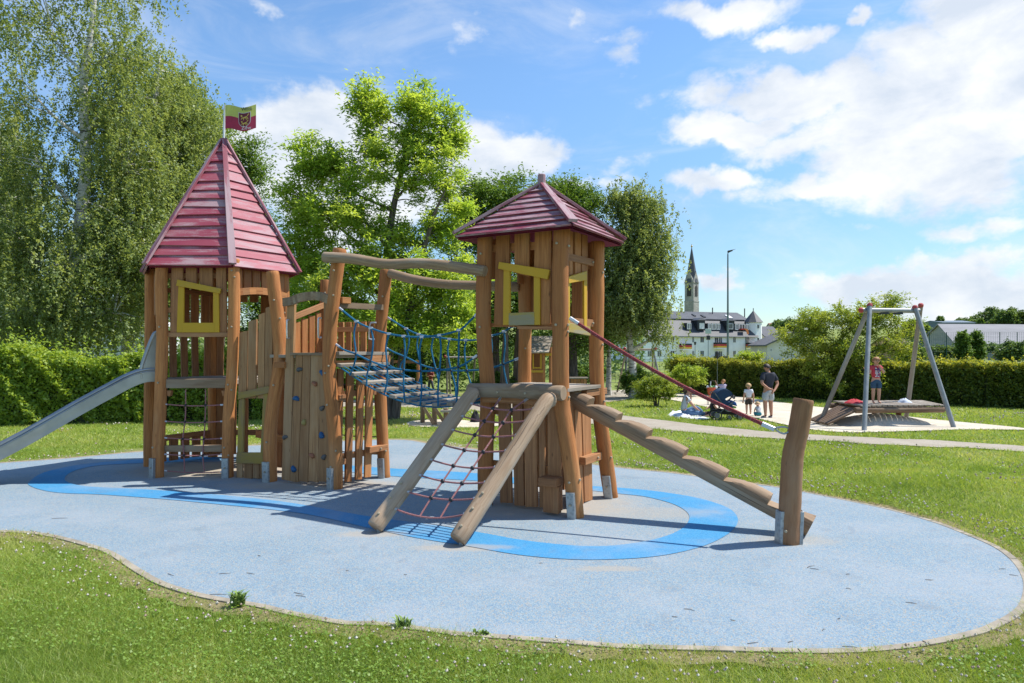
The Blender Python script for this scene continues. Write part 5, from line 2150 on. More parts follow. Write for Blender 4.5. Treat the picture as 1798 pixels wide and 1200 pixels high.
def church():
    Y = 312.0
    k = Y / FOC
    t = thing('church', 'distant grey stone church tower with a tall dark pointed spire', 'church', P(1214, 640, Y))
    cx = P(1214.5, 600, Y).x

    def Z(py):
        return EYE - (py - HY) * k
    r = 12.6 * k
    st = MATS['church_stone']

    def prism(r0, z0, z1, name, mat, rot=-90, n=4, r1=None):
        mb = MB()
        r1 = r0 if r1 is None else r1
        v0 = len(mb.v)
        for z, rr in ((z0, r0), (z1, r1)):
            for i in range(n):
                a = R(rot + 360 / n * i)
                mb.v.append(Vector((cx + rr * math.cos(a), Y + rr * math.sin(a), z)))
        w = (mb.v[v0] - mb.v[v0 + 1]).length
        for i in range(n):
            j = (i + 1) % n
            mb.face((v0 + i, v0 + j, v0 + n + j, v0 + n + i), ((0, z0), (w, z0), (w, z1), (0, z1)))
        mb.face(tuple(v0 + n + i for i in range(n)), ((0, 0),) * n)
        return mb.build(name, mat, t, smooth=False)
    prism(r * 1.02, -5, Z(531), 'tower_base', st)
    prism(r * 1.06, Z(531), Z(529), 'stone_course', st)
    prism(r * .97, Z(529), Z(497), 'belfry', st)
    prism(r * 1.04, Z(498), Z(496), 'stone_course', st)
    # four gables and the spire
    for i in range(4):
        a0, a1 = R(-90 + 90 * i), R(-90 + 90 * (i + 1))
        p0 = Vector((cx + r * math.cos(a0), Y + r * math.sin(a0), Z(496)))
        p1 = Vector((cx + r * math.cos(a1), Y + r * math.sin(a1), Z(496)))
        mid = (p0 + p1) / 2
        top = Vector((mid.x, mid.y, Z(477)))
        n = Vector((mid.x - cx, mid.y - Y, 0)).normalized()
        MB().slab([p0, p1, top], n, .8).build('gable', st, t, smooth=False)
        u = (p1 - p0).normalized()
        b = mid + n * -.05
        w = 1.05
        pts = [b + u * -w + Vector((0, 0, Z(521) - b.z)), b + u * w + Vector((0, 0, Z(521) - b.z)), b + u * w + Vector((0, 0, Z(505) - b.z)), b + Vector((0, 0, Z(501) - b.z)), b - u * w + Vector((0, 0, Z(505) - b.z))]
        MB().slab([q + n * .12 for q in pts], n, .3).build('belfry_window', plain('louvre', (.045, .04, .038), .8), t, smooth=False)
    prism(r * .86, Z(497), Z(434), 'spire', SLATE, -90 + 22.5, 8, .10)
    MB().tube([(cx, Y, Z(435)), (cx, Y, Z(429))], .14, 6).build('spire_cross', plain('gilt', (.55, .38, .12), .4, .6), t)
    MB().ball((cx, Y, Z(433)), .45, 8, 6).build('spire_ball', plain('gilt', (.55, .38, .12), .4, .6), t)


church()


def gable_house(name, label, px0, px1, py_eave, py_ridge, Y, wall, roofm, depth=9, gable=False, wins=(), base=None, overhang=.4, group=None, cat='house'):
    k = Y / FOC
    x0, x1 = (px0 - CX) * k, (px1 - CX) * k
    ze, zr = EYE - (py_eave - HY) * k, EYE - (py_ridge - HY) * k
    zb = terr(Y) - 1 if base is None else base
    t = thing(name, label, cat, ((x0 + x1) / 2, Y + depth / 2, zb), group)
    mb = MB()
    if gable:
        xm = (x0 + x1) / 2
        n = Vector((0, -1, 0))
        mb.slab([(x0, Y, zb), (x1, Y, zb), (x1, Y, ze), (xm, Y, zr), (x0, Y, ze)], n, depth)
        mb.build('wall', wall, t, smooth=False)
        r = MB()
        for (xa, xb_) in ((x0 - overhang, xm), (x1 + overhang, xm)):
            sl_ = (zr - ze) / (xm - x0)
            za = ze - overhang * sl_
            r.hexa([(xa, Y - overhang, za), (xb_, Y - overhang, zr), (xb_, Y + depth, zr), (xa, Y + depth, za), (xa, Y - overhang, za + .28), (xb_, Y - overhang, zr + .28), (xb_, Y + depth, zr + .28), (xa, Y + depth, za + .28)])
        r.build('roof', roofm, t, smooth=False)
    else:
        mb.box((x0, Y, zb), (x1, Y + depth, ze))
        ym = Y + depth / 2
        for x in (x0, x1 - .2):
            mb.slab([(x, Y, ze), (x, Y + depth, ze), (x, ym, zr - .05)], (-1, 0, 0), -.2)
        mb.build('wall', wall, t, smooth=False)
        r = MB()
        for s in (-1, 1):
            ya = ym + s * (depth / 2 + overhang)
            za = ze - overhang * (zr - ze) / (depth / 2)
            r.hexa([(x0 - overhang, ya, za), (x1 + overhang, ya, za), (x1 + overhang, ym, zr), (x0 - overhang, ym, zr),
                    (x0 - overhang, ya, za + .25), (x1 + overhang, ya, za + .25), (x1 + overhang, ym, zr + .25), (x0 - overhang, ym, zr + .25)], 0, (1, 0, 0))
        r.build('roof', roofm, t, smooth=False)
    for (a, b, c, d) in wins:
        window(t, a, b, c, d, Y, .08)
    return t


ROOF_BROWN = plain('brown_roof_tiles', (.13, .085, .07), .8, 0, .25, 2)
ROOF_GREY = plain('grey_roof_tiles', (.12, .12, .13), .8, 0, .25, 2)
GREYWALL = plain('grey_wall', (.30, .31, .32), .9, 0, .12, .7)
gable_house('house', 'low cream house with a lean-to roof half hidden behind the airy shrub tree', 1347, 1440, 606, 585, 128, CREAM, ROOF_GREY, 9, True, ((1388, 1394, 621, 626), (1352, 1356, 612, 618)), overhang=.6)
gable_house('house', 'grey roofed house standing behind the cream house beside the turret', 1345, 1372, 592, 574, 150, CREAM, ROOF_GREY, 12)
gable_house('house', 'distant house with a reddish brown roof on the rise right of the turret', 1357, 1384, 578, 568, 330, GREYWALL, plain('red_brown_roof', (.20, .07, .06), .8, 0, .2, 1), 10)
gable_house('house', 'white house glimpsed between the birch trunks left of the hex tower', 40, 268, 575, 535, 62, WHITE, ROOF_GREY, 9, False, ((70, 84, 584, 604), (150, 166, 584, 604), (225, 240, 584, 604)))
gable_house('house', 'pale house almost hidden by foliage between the two towers', 470, 640, 590, 560, 75, CREAM, ROOF_BROWN, 9, False, ((520, 530, 600, 615),))
# long grey barn: gable end turned left, its roof falling towards the field


def barn():
    Y = 200.0
    t = thing('barn', 'long grey barn with a vast corrugated roof beyond the sports fence', 'barn', P(1720, 640, Y))
    a = P(1646, 569, Y + 14)      # ridge, left end
    b = P(1960, 571, Y + 14)
    el = P(1677, 604, Y)          # eave towards us
    er = P(2000, 606, Y)
    bl = P(1624, 590, Y + 30)     # far eave
    br = P(1930, 592, Y + 30)
    zb = terr(Y) - 1
    rf = MB()
    for (p, q, r_, s) in ((el, er, b, a), (a, b, br, bl)):
        w, l = (q - p).length, (s - p).length
        v0 = len(rf.v)
        rf.v += [p, q, r_, s, p - Vector((0, 0, .35)), q - Vector((0, 0, .35)), r_ - Vector((0, 0, .35)), s - Vector((0, 0, .35))]
        for f in ((0, 1, 2, 3), (7, 6, 5, 4), (0, 4, 5, 1), (1, 5, 6, 2), (2, 6, 7, 3), (3, 7, 4, 0)):
            rf.face(tuple(v0 + i for i in f), ((0, 0), (w, 0), (w, l), (0, l)))
    rf.build('roof', MATS['barn_sheet'], t, smooth=False)
    d = Vector((.9, 0, -.4))
    g = MB()
    v0 = len(g.v)
    ins = Vector((.6, 0, -.4))
    pts = [Vector((el.x, el.y + .6, zb)) + Vector((.8, 0, 0)), el + ins + Vector((0, .5, 0)), a + ins, bl + ins, Vector((bl.x + .6, bl.y, zb))]
    g.v += pts
    ext = Vector((75, 0, 0))
    g.v += [p + ext for p in pts]
    g.face((v0, v0 + 1, v0 + 2, v0 + 3, v0 + 4), ((0, 0),) * 5)
    g.face((v0, v0 + 5, v0 + 6, v0 + 1), ((0, 0),) * 4)
    g.build('wall', GREYWALL, t, smooth=False)
    return t


barn()
gable_house('hall', 'low distant blue-grey factory hall on the skyline above the barn roof', 1656, 1712, 567, 562.5, 420, plain('blue_grey_wall', (.12, .17, .22), .8), plain('blue_grey_roof', (.14, .19, .24), .7), 25, cat='hall')
gable_house('house', 'small house with orange walls seen past the right shrub', 1570, 1598, 606, 592, 150, plain('orange_render', (.55, .33, .19), .85), ROOF_BROWN, 9)


# ---- masts and lamps
def lamp_mast(name, label, px, py_top, py_base, Y, r=.09, head='arm', cat='lamp post'):
    b = P(px, py_base, Y)
    b.z = terr(Y) - .1
    tp = P(px, py_top, Y)
    t = thing(name, label, cat, b)
    k = Y / FOC
    MB().tube([b, Vector((b.x, b.y, (b.z + tp.z) / 2)), tp], [r, r * .8, r * .55], 8).build('pole', GREYMETAL, t)
    if head == 'arm':
        MB().tube(catmull([tp, tp + Vector((.05, 0, .18)), tp + Vector((.5, 0, .40))], 4), .05, 6).build('bracket', GREYMETAL, t)
        mb = MB()
        h = tp + Vector((.0, 0, .30))
        mb.hexa([h + Vector(q) * (k / .0667) for q in ((-.02, -.18, -.12), (.45, -.18, .10), (.45, .18, .10), (-.02, .18, -.12), (-.02, -.15, .10), (.98, -.12, .30), (.98, .12, .30), (-.02, .15, .10))])
        mb.build('lamp_head', DARKMETAL, t, bevel=.03)
    elif head == 'ball':
        MB().ball(tp + Vector((0, 0, .1)), .085, 10, 8, 0, (1, 1, 1.7)).build('lamp_head', DARKMETAL, t)
        MB().tube([tp - Vector((0, 0, .16)), tp + Vector((0, 0, -.05)), tp + Vector((0, 0, -.04))], [.03, .05, .05], 8).build('collar', DARKMETAL, t)
    elif head == 'cap':
        MB().tube([tp, tp + Vector((0, 0, .02)), tp + Vector((0, 0, .42)), tp + Vector((0, 0, .45))], [.06, .12, .17, .05], 10).build('lamp_head', DARKMETAL, t)
    elif head == 'flood':
        MB().box(tp + Vector((-.35, -.2, -.1)), tp + Vector((.35, .15, .55))).build('lamp_head', plain('pale_lamp', (.5, .58, .56), .5), t, bevel=.03)
        MB().box(tp + Vector((-.22, -.2, -.9)), tp + Vector((.22, .15, -.35))).build('control_box', DARKMETAL, t, bevel=.03)
    return t


lamp_mast('lamp_post', 'very tall slim floodlight mast with one lamp head before the white building', 1278, 447, 634, 72, .13)
lamp_mast('lamp_post', 'short slim street lamp in front of the left windows of the white building', 1220.5, 606, 640, 95, .06, 'cap')
lamp_mast('lamp_post', 'pole with a dark rounded lamp head rising out of the hedge behind the stroller', 1259.5, 625, 690, 33.5, .018, 'ball')
lamp_mast('lamp_post', 'pole with a pale floodlight and dark box before the bunting balconies', 1243.5, 585, 650, 90, .06, 'flood')


# ---- green mesh fences
def mesh_fence(name, label, posts, py_t, py_b, wires, r=.05, cat='fence', hw=9):
    a, b = posts[0], posts[-1]
    t = thing(name, label, cat, P(a[0], py_b, a[1]))
    pts = []
    for (px, Y) in posts:
        base, top = P(px, py_b, Y), P(px, py_t, Y)
        MB().tube([base, top], r, 6).build('post', plain('fence_green', (.01, .07, .06), .5, .2, .1), t)
        pts.append((base, top))
    mb = MB()
    for (p0, q0), (p1, q1) in zip(pts, pts[1:]):
        for i in range(hw + 1):
            u = i / hw
            mb.tube([p0.lerp(q0, u), p1.lerp(q1, u)], wires, 4)
        n = max(3, int((p1 - p0).length / .45))
        for j in range(1, n):
            v = j / n
            mb.tube([p0.lerp(p1, v), q0.lerp(q1, v)], wires, 4)
    o = mb.build('wire_mesh', MATS['fence_wire'], t, smooth=False)
    return t


Yf = 146
mesh_fence('fence', 'tall green ball-stop fence in front of the grey barn', [(x, Yf) for x in (1572, 1602, 1632, 1662, 1693.5, 1724.5, 1755.5, 1786, 1817, 1848)], 583.5, 634, .018, .085, hw=6)
mesh_fence('fence', 'green wire fence behind the far swing and the birch trunks', [(x, 52) for x in (1020, 1046, 1072, 1098, 1124, 1150, 1176, 1200)], 626, 672, .009, .04, hw=8)

# football goal
def goal():
    Y = 190
    a, b = P(1637, 616, Y), P(1690, 616, Y)
    t = thing('football_goal', 'white football goal standing in front of the barn', 'goal', P(1663, 629, Y))
    zb = P(1637, 630, Y).z
    fr = plain('goal_white', (.75, .75, .75), .5)
    MB().tube([(a.x, Y, a.z), (b.x, Y, b.z)], .09, 6).build('crossbar', fr, t)
    for p in (a, b):
        MB().tube([(p.x, Y, zb - .5), (p.x, Y, p.z)], .09, 6).build('goal_post', fr, t)


goal()
# pitch boards in front of the goal
o = MB().box((P(1583, 640, 160).x, 160, P(1583, 637, 160).z - 1), (P(1668, 640, 160).x, 160.2, P(1583, 632, 160).z)).build('pitch_barrier', plain('barrier_white', (.62, .63, .65), .7, 0, .1, 1), None, smooth=False)
tag(o, 'long low white barrier along the pitch behind the right hedge', 'barrier')
o = MB().box((P(1735, 640, 150).x, 150, P(1735, 637, 150).z - 1), (P(1830, 640, 150).x, 150.2, P(1735, 620, 150).z)).build('pitch_barrier', plain('barrier_grey', (.20, .22, .25), .7, 0, .1, 1), None, smooth=False)
tag(o, 'dark grey barrier beside the player in orange behind the right hedge', 'barrier')

# ------------------------------------------------------------------ play things farther off
RED_CAP = plain('red_plastic_cap', (.42, .06, .055), .5, 0, .15)
GREYPIPE = plain('grey_painted_pipe', (.275, .29, .295), .48, .2, .18, 5)
GALVWOOD = wood('sun_bleached_pole', (.36, .31, .26), (.25, .21, .17), (.42, .39, .35), .6)


def big_swing():
    tA, tB = P(1521, 545, 19.25), P(1611, 546, 19.55)
    t = thing('swing_frame', 'large grey pipe swing frame with red end caps over the wooden deck', 'swing frame', (0.5 * (tA.x + tB.x), 19.4, terr(19.4)))

    def leg(base_px, top, mat, r=.062):
        b = G(*base_px)
        b.z -= .1
        d = (top - b).normalized()
        e = top + d * .16
        o = MB().tube([b, b.lerp(top, .5), e], r, 12).build('leg', mat, t)
        MB().tube([e - d * .05, e + d * .02, e + d * .05], [r * 1.12, r * 1.15, r * .7], 12).build('end_cap', RED_CAP, o)
    leg((1517, 757), tA + Vector((.03, -.12, 0)), GREYPIPE)
    leg((1437, 744), tA + Vector((.1, .12, 0)), GALVWOOD)
    leg((1677, 752), tB + Vector((-.1, -.12, -.05)), GREYPIPE)
    leg((1590, 738), tB + Vector((.16, .14, .02)), GALVWOOD)
    d = (tB - tA).normalized()
    bar = MB().tube([tA - d * .16, tB + d * .05], .068, 12).build('crossbar', GREYPIPE, t)
    MB().tube([tA - d * .22, tA - d * .18, tA - d * .14], [.05, .078, .078], 12).build('end_cap', RED_CAP, bar)
    for u in (.35, .62):
        q = tA.lerp(tB, u)
        MB().box(q + Vector((-.12, -.05, -.11)), q + Vector((.12, .05, -.06))).build('hanger', DARKMETAL, t, bevel=.01)


big_swing()


def deck():
    """slatted wooden deck below the frame: planks on two bearers, a tilted slat ramp at the left"""
    t = thing('wooden_deck', 'low wooden plank deck with a slat ramp under the big swing frame', 'deck', P(1560, 735, 19))
    fl, fr_ = P(1512, 712, 18.9), P(1659, 713, 19.1)
    bl, br = P(1462, 705, 20.6), P(1620, 706, 20.8)
    zt = fl.z
    for q in (fl, fr_, bl, br):
        q.z = zt
    n = 16
    for k in range(n):
        u0, u1 = k / n + .006, (k + 1) / n - .006
        a0, a1, b0, b1 = fl.lerp(fr_, u0), fl.lerp(fr_, u1), bl.lerp(br, u0), bl.lerp(br, u1)
        dn = Vector((0, 0, -.045))
        MB().hexa([a0 + dn, a1 + dn, b1 + dn, b0 + dn, a0, a1, b1, b0], 0, bl - fl).build('plank', W_PLANK, t, bevel=.004)
    d = (fr_ - fl).normalized()
    for (a, b) in ((fl, fr_), (bl, br)):
        q = (bl - fl).normalized() * (.05 if a is fl else -.12)
        MB().log([a + q - d * .15 + Vector((0, 0, -.14)), (a + b) / 2 + q + Vector((0, 0, -.14)), b + q + Vector((0, 0, -.14))], .085, .085, 3, 12, .02).build('bearer', W_RAMP, t)
    for u in (.35, .65):
        q = (fl.lerp(bl, .5) + (fr_ - fl) * u)
        MB().tube([(q.x, q.y, terr(q.y) - .05), (q.x, q.y, zt - .05)], .075, 10).build('leg', W_DARK, t)
    # ramp
    ra, rb = fl + Vector((-.02, .05, -.10)), bl.lerp(fl, .25) + Vector((-.02, 0, -.10))
    dr = Vector((-.92, -.1, 0))
    za = terr(19.5) + .10
    lo_a, lo_b = ra + dr, rb + dr
    lo_a.z = lo_b.z = za
    for k in range(8):
        u0, u1 = k / 8 + .012, (k + 1) / 8 - .012
        dn = Vector((0, 0, -.05))
        q = [ra.lerp(rb, u0), ra.lerp(rb, u1), lo_a.lerp(lo_b, u1), lo_a.lerp(lo_b, u0)]
        MB().hexa([v + dn for v in q] + q, 0, lo_a - ra).build('ramp_slat', W_RAMP, t, bevel=.004)
    return zt


DECK_Z = deck()


def crumpled(name, c, rx, ry, h, mat, label, cat, seed):
    rs = random.Random(seed)
    n, m = 18, 7
    mb = MB()
    v0 = len(mb.v)
    mb.v.append(Vector(c) + Vector((0, 0, h)))
    ph = [rs.uniform(0, 6.28) for _ in range(6)]
    for i in range(1, m + 1):
        f = i / m
        for j in range(n):
            a = 6.28 * j / n
            k = 1 + .16 * math.sin(2 * a + ph[0]) + .12 * math.sin(5 * a + ph[1]) + rs.uniform(-.05, .05)
            z = h * (1 - f ** 2) * (1 + .25 * math.sin(3 * a + ph[2] + f * 3)) + (.02 * rs.random() if i < m else 0)
            mb.v.append(Vector(c) + Vector((math.cos(a) * rx * f * k, math.sin(a) * ry * f * k, max(.003, z))))
    for j in range(n):
        mb.face((v0, v0 + 1 + j, v0 + 1 + (j + 1) % n), ((0, 0),) * 3)
    for i in range(m - 1):
        for j in range(n):
            a, b = v0 + 1 + i * n + j, v0 + 1 + i * n + (j + 1) % n
            mb.face((a, a + n, b + n, b), ((0, 0),) * 4)
    o = mb.build(name, mat, None, angle=60)
    return tag(o, label, cat)


q = P(1500, 708, 19.6)
crumpled('garment', (q.x, q.y, DECK_Z), .25, .16, .10, plain('red_cloth', (.48, .02, .035), .8, 0, .15), 'red garment lying on the left of the wooden deck', 'garment', 3)
q = P(1588, 707, 19.9)
crumpled('garment', (q.x, q.y, DECK_Z), .19, .14, .10, plain('pale_blue_cloth', (.55, .60, .68), .8, 0, .15), 'pale blue garment lying on the wooden deck right of the boy', 'garment', 5)


def far_swing(name, label, legs, bar, Y, mats, group=None, hang=False):
    a, b = P(bar[0], bar[2], Y), P(bar[1], bar[2], Y)
    t = thing(name, label, 'swing frame', (a.x, Y, terr(Y)), group)
    MB().tube([a, b], .06, 8).build('crossbar', mats[0], t)
    for (px_b, py_b, px_t, dy, mt) in legs:
        g = G(px_b, py_b) if dy is None else None
        base = P(px_b, py_b, Y + (dy or 0))
        base.z = terr(base.y) - .05
        MB().tube([base, P(px_t, bar[2], Y)], .055, 8).build('leg', mt, t)
    for q in (a, b):
        MB().ball(q + Vector((0, 0, .05)), .09, 8, 6).build('end_cap', RED_CAP, t)
    return t


far_swing('swing_frame', 'small pale swing frame with red caps beside the round bushes', [(1099.5, 692, 1100, 0.0, GREYPIPE), (1083, 687, 1100, 1.6, GALVWOOD), (1146, 690, 1146, 1.2, GALVWOOD), (1164, 670, 1147, -.2, GREYPIPE)], (1097, 1151, 614), 37.5, (GALVWOOD,))
GB = [(785, 694, 785, 0, GALVWOOD), (791, 690, 787, .8, GALVWOOD), (804, 694, 804, 0, GALVWOOD), (829, 683, 834, .8, GALVWOOD)]
far_swing('swing_frame', 'low frame of pale poles on the lawn seen through the rope bridge', GB, (782, 838, 628), 37, (GALVWOOD,))


def wood_gate_frame():
    Y = 36
    t = thing('timber_frame', 'brown timber frame with a hanging red ball beyond the rope bridge', 'play frame', (P(735, 690, Y).x, Y, terr(Y)))
    a, b = P(640, 635, Y), P(737, 636, Y)
    MB().beam(a, b, (0, 0, 1), .14, .12).build('crossbar', W_OLD, t)
    for px in (642, 734):
        p = P(px, 690, Y)
        MB().tube([(p.x, Y, terr(Y) - .05), (p.x, Y, P(px, 633, Y).z)], .085, 8).build('post', W_BOARD, t)
    q = P(699.5, 637, Y)
    MB().tube([q, P(699.5, 668, Y)], .012, 5).build('rope', ROPE_PINK, t)
    MB().ball(P(699.5, 669, Y), .11, 8, 6).build('ball', RED_CAP, t)
    MB().ball(P(699.5, 636, Y), .09, 8, 6).build('swivel', RED_CAP, t)


wood_gate_frame()


def playhouse():
    Y = 30
    k = Y / FOC
    t = thing('playhouse', 'wooden playhouse with a curved grey shingle roof and yellow window seen through the tower', 'playhouse', (P(950, 700, Y).x, Y, terr(Y)))
    x0, x1 = P(926, 0, Y).x, P(958, 0, Y).x
    zb, ze = terr(Y), P(0, 618, Y).z
    mb = MB()
    for i in range(6):
        xa = x0 + (x1 - x0) * i / 6
        xb = x0 + (x1 - x0) * (i + 1) / 6 - .012
        if 1 <= i <= 3:
            mb.box((xa, Y, zb), (xb, Y + .04, P(0, 648, Y).z))
            mb.box((xa, Y, P(0, 622, Y).z), (xb, Y + .04, ze))
        else:
            mb.box((xa, Y, zb), (xb, Y + .04, ze))
    mb.build('wall_boards', W_BOARD, t, smooth=False)
    MB().box((x0, Y + 1.0, zb), (x1, Y + 1.04, ze)).build('back_wall', W_DARK, t, smooth=False)
    fr = MB()
    a, b, c, d = P(935, 0, Y).x, P(951, 0, Y).x, P(0, 648, Y).z, P(0, 622, Y).z
    fr.box((a, Y - .03, c), (a + .06, Y, d))
    fr.box((b - .06, Y - .03, c), (b, Y, d))
    fr.box((a + .061, Y - .028, c + .02), (b - .061, Y, c + .07))
    fr.box((x0 - .05, Y - .05, c - .16), (x1 - .1, Y - .032, c - .06))
    fr.box((x1 - .02, Y - .05, P(0, 625, Y).z), (x1 + .26, Y - .02, P(0, 620.5, Y).z))
    fr.build('window_frame', YELLOW, t, smooth=False)
    MB().tube([(x1 + .22, Y + .1, zb), (x1 + .22, Y + .1, ze + .2)], .07, 8).build('post', W_BOARD, t)
    # roof rows
    for i in range(5):
        u0, u1 = i / 5, (i + 1) / 5 + .02
        za, zb2 = P(0, 621 - 28 * u0, Y).z, P(0, 621 - 28 * u1, Y).z
        ya, yb = Y - .32 + .8 * u0, Y - .32 + .8 * u1
        xr0, xr1 = x1 + .12 + .22 * u0, x1 + .12 + .22 * u1
        MB().hexa([(x0 - .35, ya, za), (xr0, ya, za + .02), (xr1, yb, zb2), (x0 - .35, yb, zb2 - .03), (x0 - .35, ya - .02, za + .05), (xr0, ya - .02, za + .07), (xr1, yb - .02, zb2 + .03), (x0 - .35, yb - .02, zb2)], 0, (1, 0, 0)).build('roof_boards', W_PLANK, t, bevel=.004)
    MB().hexa([(x0 - .35, Y + 1.3, ze - .1), (x1 + .3, Y + 1.3, ze - .1), (x1 + .35, Y + .48, P(0, 592, Y).z), (x0 - .35, Y + .48, P(0, 592, Y).z),
               (x0 - .35, Y + 1.33, ze - .05), (x1 + .3, Y + 1.33, ze - .05), (x1 + .35, Y + .5, P(0, 592, Y).z + .05), (x0 - .35, Y + .5, P(0, 592, Y).z + .05)]).build('roof_boards', W_PLANK, t)


playhouse()


def low_counter():
    Y = 28
    a, b = P(1000, 663, Y), P(1033, 663, Y)
    t = thing('play_counter', 'low wooden sand play counter seen between the legs of the square tower', 'play counter', (a.x, Y, terr(Y)))
    MB().box((a.x, Y, a.z - .06), (b.x, Y + .5, a.z)).build('top', W_PLANK, t, bevel=.01)
    mb = MB()
    for i in range(5):
        u = i / 5
        mb.box((a.x + .05 + (b.x - a.x - .1) * u, Y + .03, terr(Y)), (a.x + .04 + (b.x - a.x - .1) * (u + .19), Y + .07, a.z - .062))
    mb.build('front_boards', W_BOARD, t, smooth=False)


low_counter()


def balance_table():
    """grey timber platform on splayed legs, standing on bare sand beyond the rope bridge"""
    Y = 19.3
    t = thing('play_platform', 'grey timber play platform on braced legs standing on bare sand under the rope bridge', 'play platform', (P(772, 745, Y).x, Y, terr(Y)))
    zt = P(0, 712, Y).z
    for i in range(5):
        a, b = P(738 + i * 1, 0, Y + .22 * i), P(800 + i * 1, 0, Y + .22 * i)
        MB().box((a.x, Y + .22 * i, zt - .05), (b.x, Y + .22 * i + .2, zt)).build('plank', W_PLANK, t, bevel=.005)
    a2, b2 = P(774, 0, Y - .3), P(800, 0, Y - .3)
    MB().box((a2.x, Y - .45, zt - .16), (b2.x, Y - .05, zt - .10)).build('step_board', W_PLANK, t, bevel=.005)
    for px, dy in ((763, .1), (799, .1), (742, .8), (783, -.3)):
        p = P(px, 0, Y + dy)
        MB().tube([(p.x, Y + dy, terr(Y) - .04), (p.x, Y + dy, zt - .055)], .07, 10).build('leg', W_GREY, t)
    for (p0, p1) in ((745, 762), (764, 782)):
        a, b = P(p0, 0, Y), P(p1, 0, Y)
        MB().beam((a.x, Y - .08, zt - .06), (b.x, Y - .08, terr(Y) + .05), (1, 0, 0), .09, .05).build('brace', W_GREY, t, bevel=.005)


balance_table()
q = G(834, 742)
crumpled('bag', (q.x, q.y, terr(q.y)), .16, .14, .30, plain('black_cloth', (.012, .012, .015), .8, 0, .2), 'black bag on the grass behind the left log of the net ladder', 'bag', 9)
# ------------------------------------------------------------------ people
SKIN = plain('skin', (.55, .30, .20), .55, 0, .08, 30)
SKIN2 = plain('skin_tanned', (.46, .23, .145), .55, 0, .08, 30)
HAIR_BR = plain('brown_hair', (.085, .042, .022), .6, 0, .35, 60)
HAIR_BL = plain('blond_hair', (.46, .30, .13), .6, 0, .25, 60)
HAIR_RED = plain('reddish_blond_hair', (.34, .155, .055), .6, 0, .25, 60)
HAIR_DK = plain('dark_hair', (.035, .020, .016), .6, 0, .3, 60)


def skin_mesh(name, nodes, edges, mat, parent, xf, sub=1):
    """grow one continuous surface over a small skeleton: nodes = (point, radius x, radius y)"""
    me = bpy.data.meshes.new(name)
    me.from_pydata([tuple(n[0]) for n in nodes], edges, [])
    o = bpy.data.objects.new(name, me)
    COL.objects.link(o)
    o.modifiers.new('skin', 'SKIN')
    sv = me.skin_vertices[0].data
    for i, n in enumerate(nodes):
        r = n[1]
        sv[i].radius = (r, n[2] if len(n) > 2 else r)
        sv[i].use_root = (i == 0)
    s = o.modifiers.new('sub', 'SUBSURF')
    s.levels = s.render_levels = sub
    bpy.context.view_layer.update()
    dg = bpy.context.evaluated_depsgraph_get()
    m2 = bpy.data.meshes.new_from_object(o.evaluated_get(dg))
    bpy.data.objects.remove(o)
    bpy.data.meshes.remove(me)
    m2.name = name
    m2.transform(xf)
    m2.materials.clear()
    m2.materials.append(mat)
    m2.polygons.foreach_set("use_smooth", [True] * len(m2.polygons))
    o2 = bpy.data.objects.new(name, m2)
    COL.objects.link(o2)
    if parent is not None:
        o2.parent = parent
    return o2


def V(*a):
    return Vector(a)


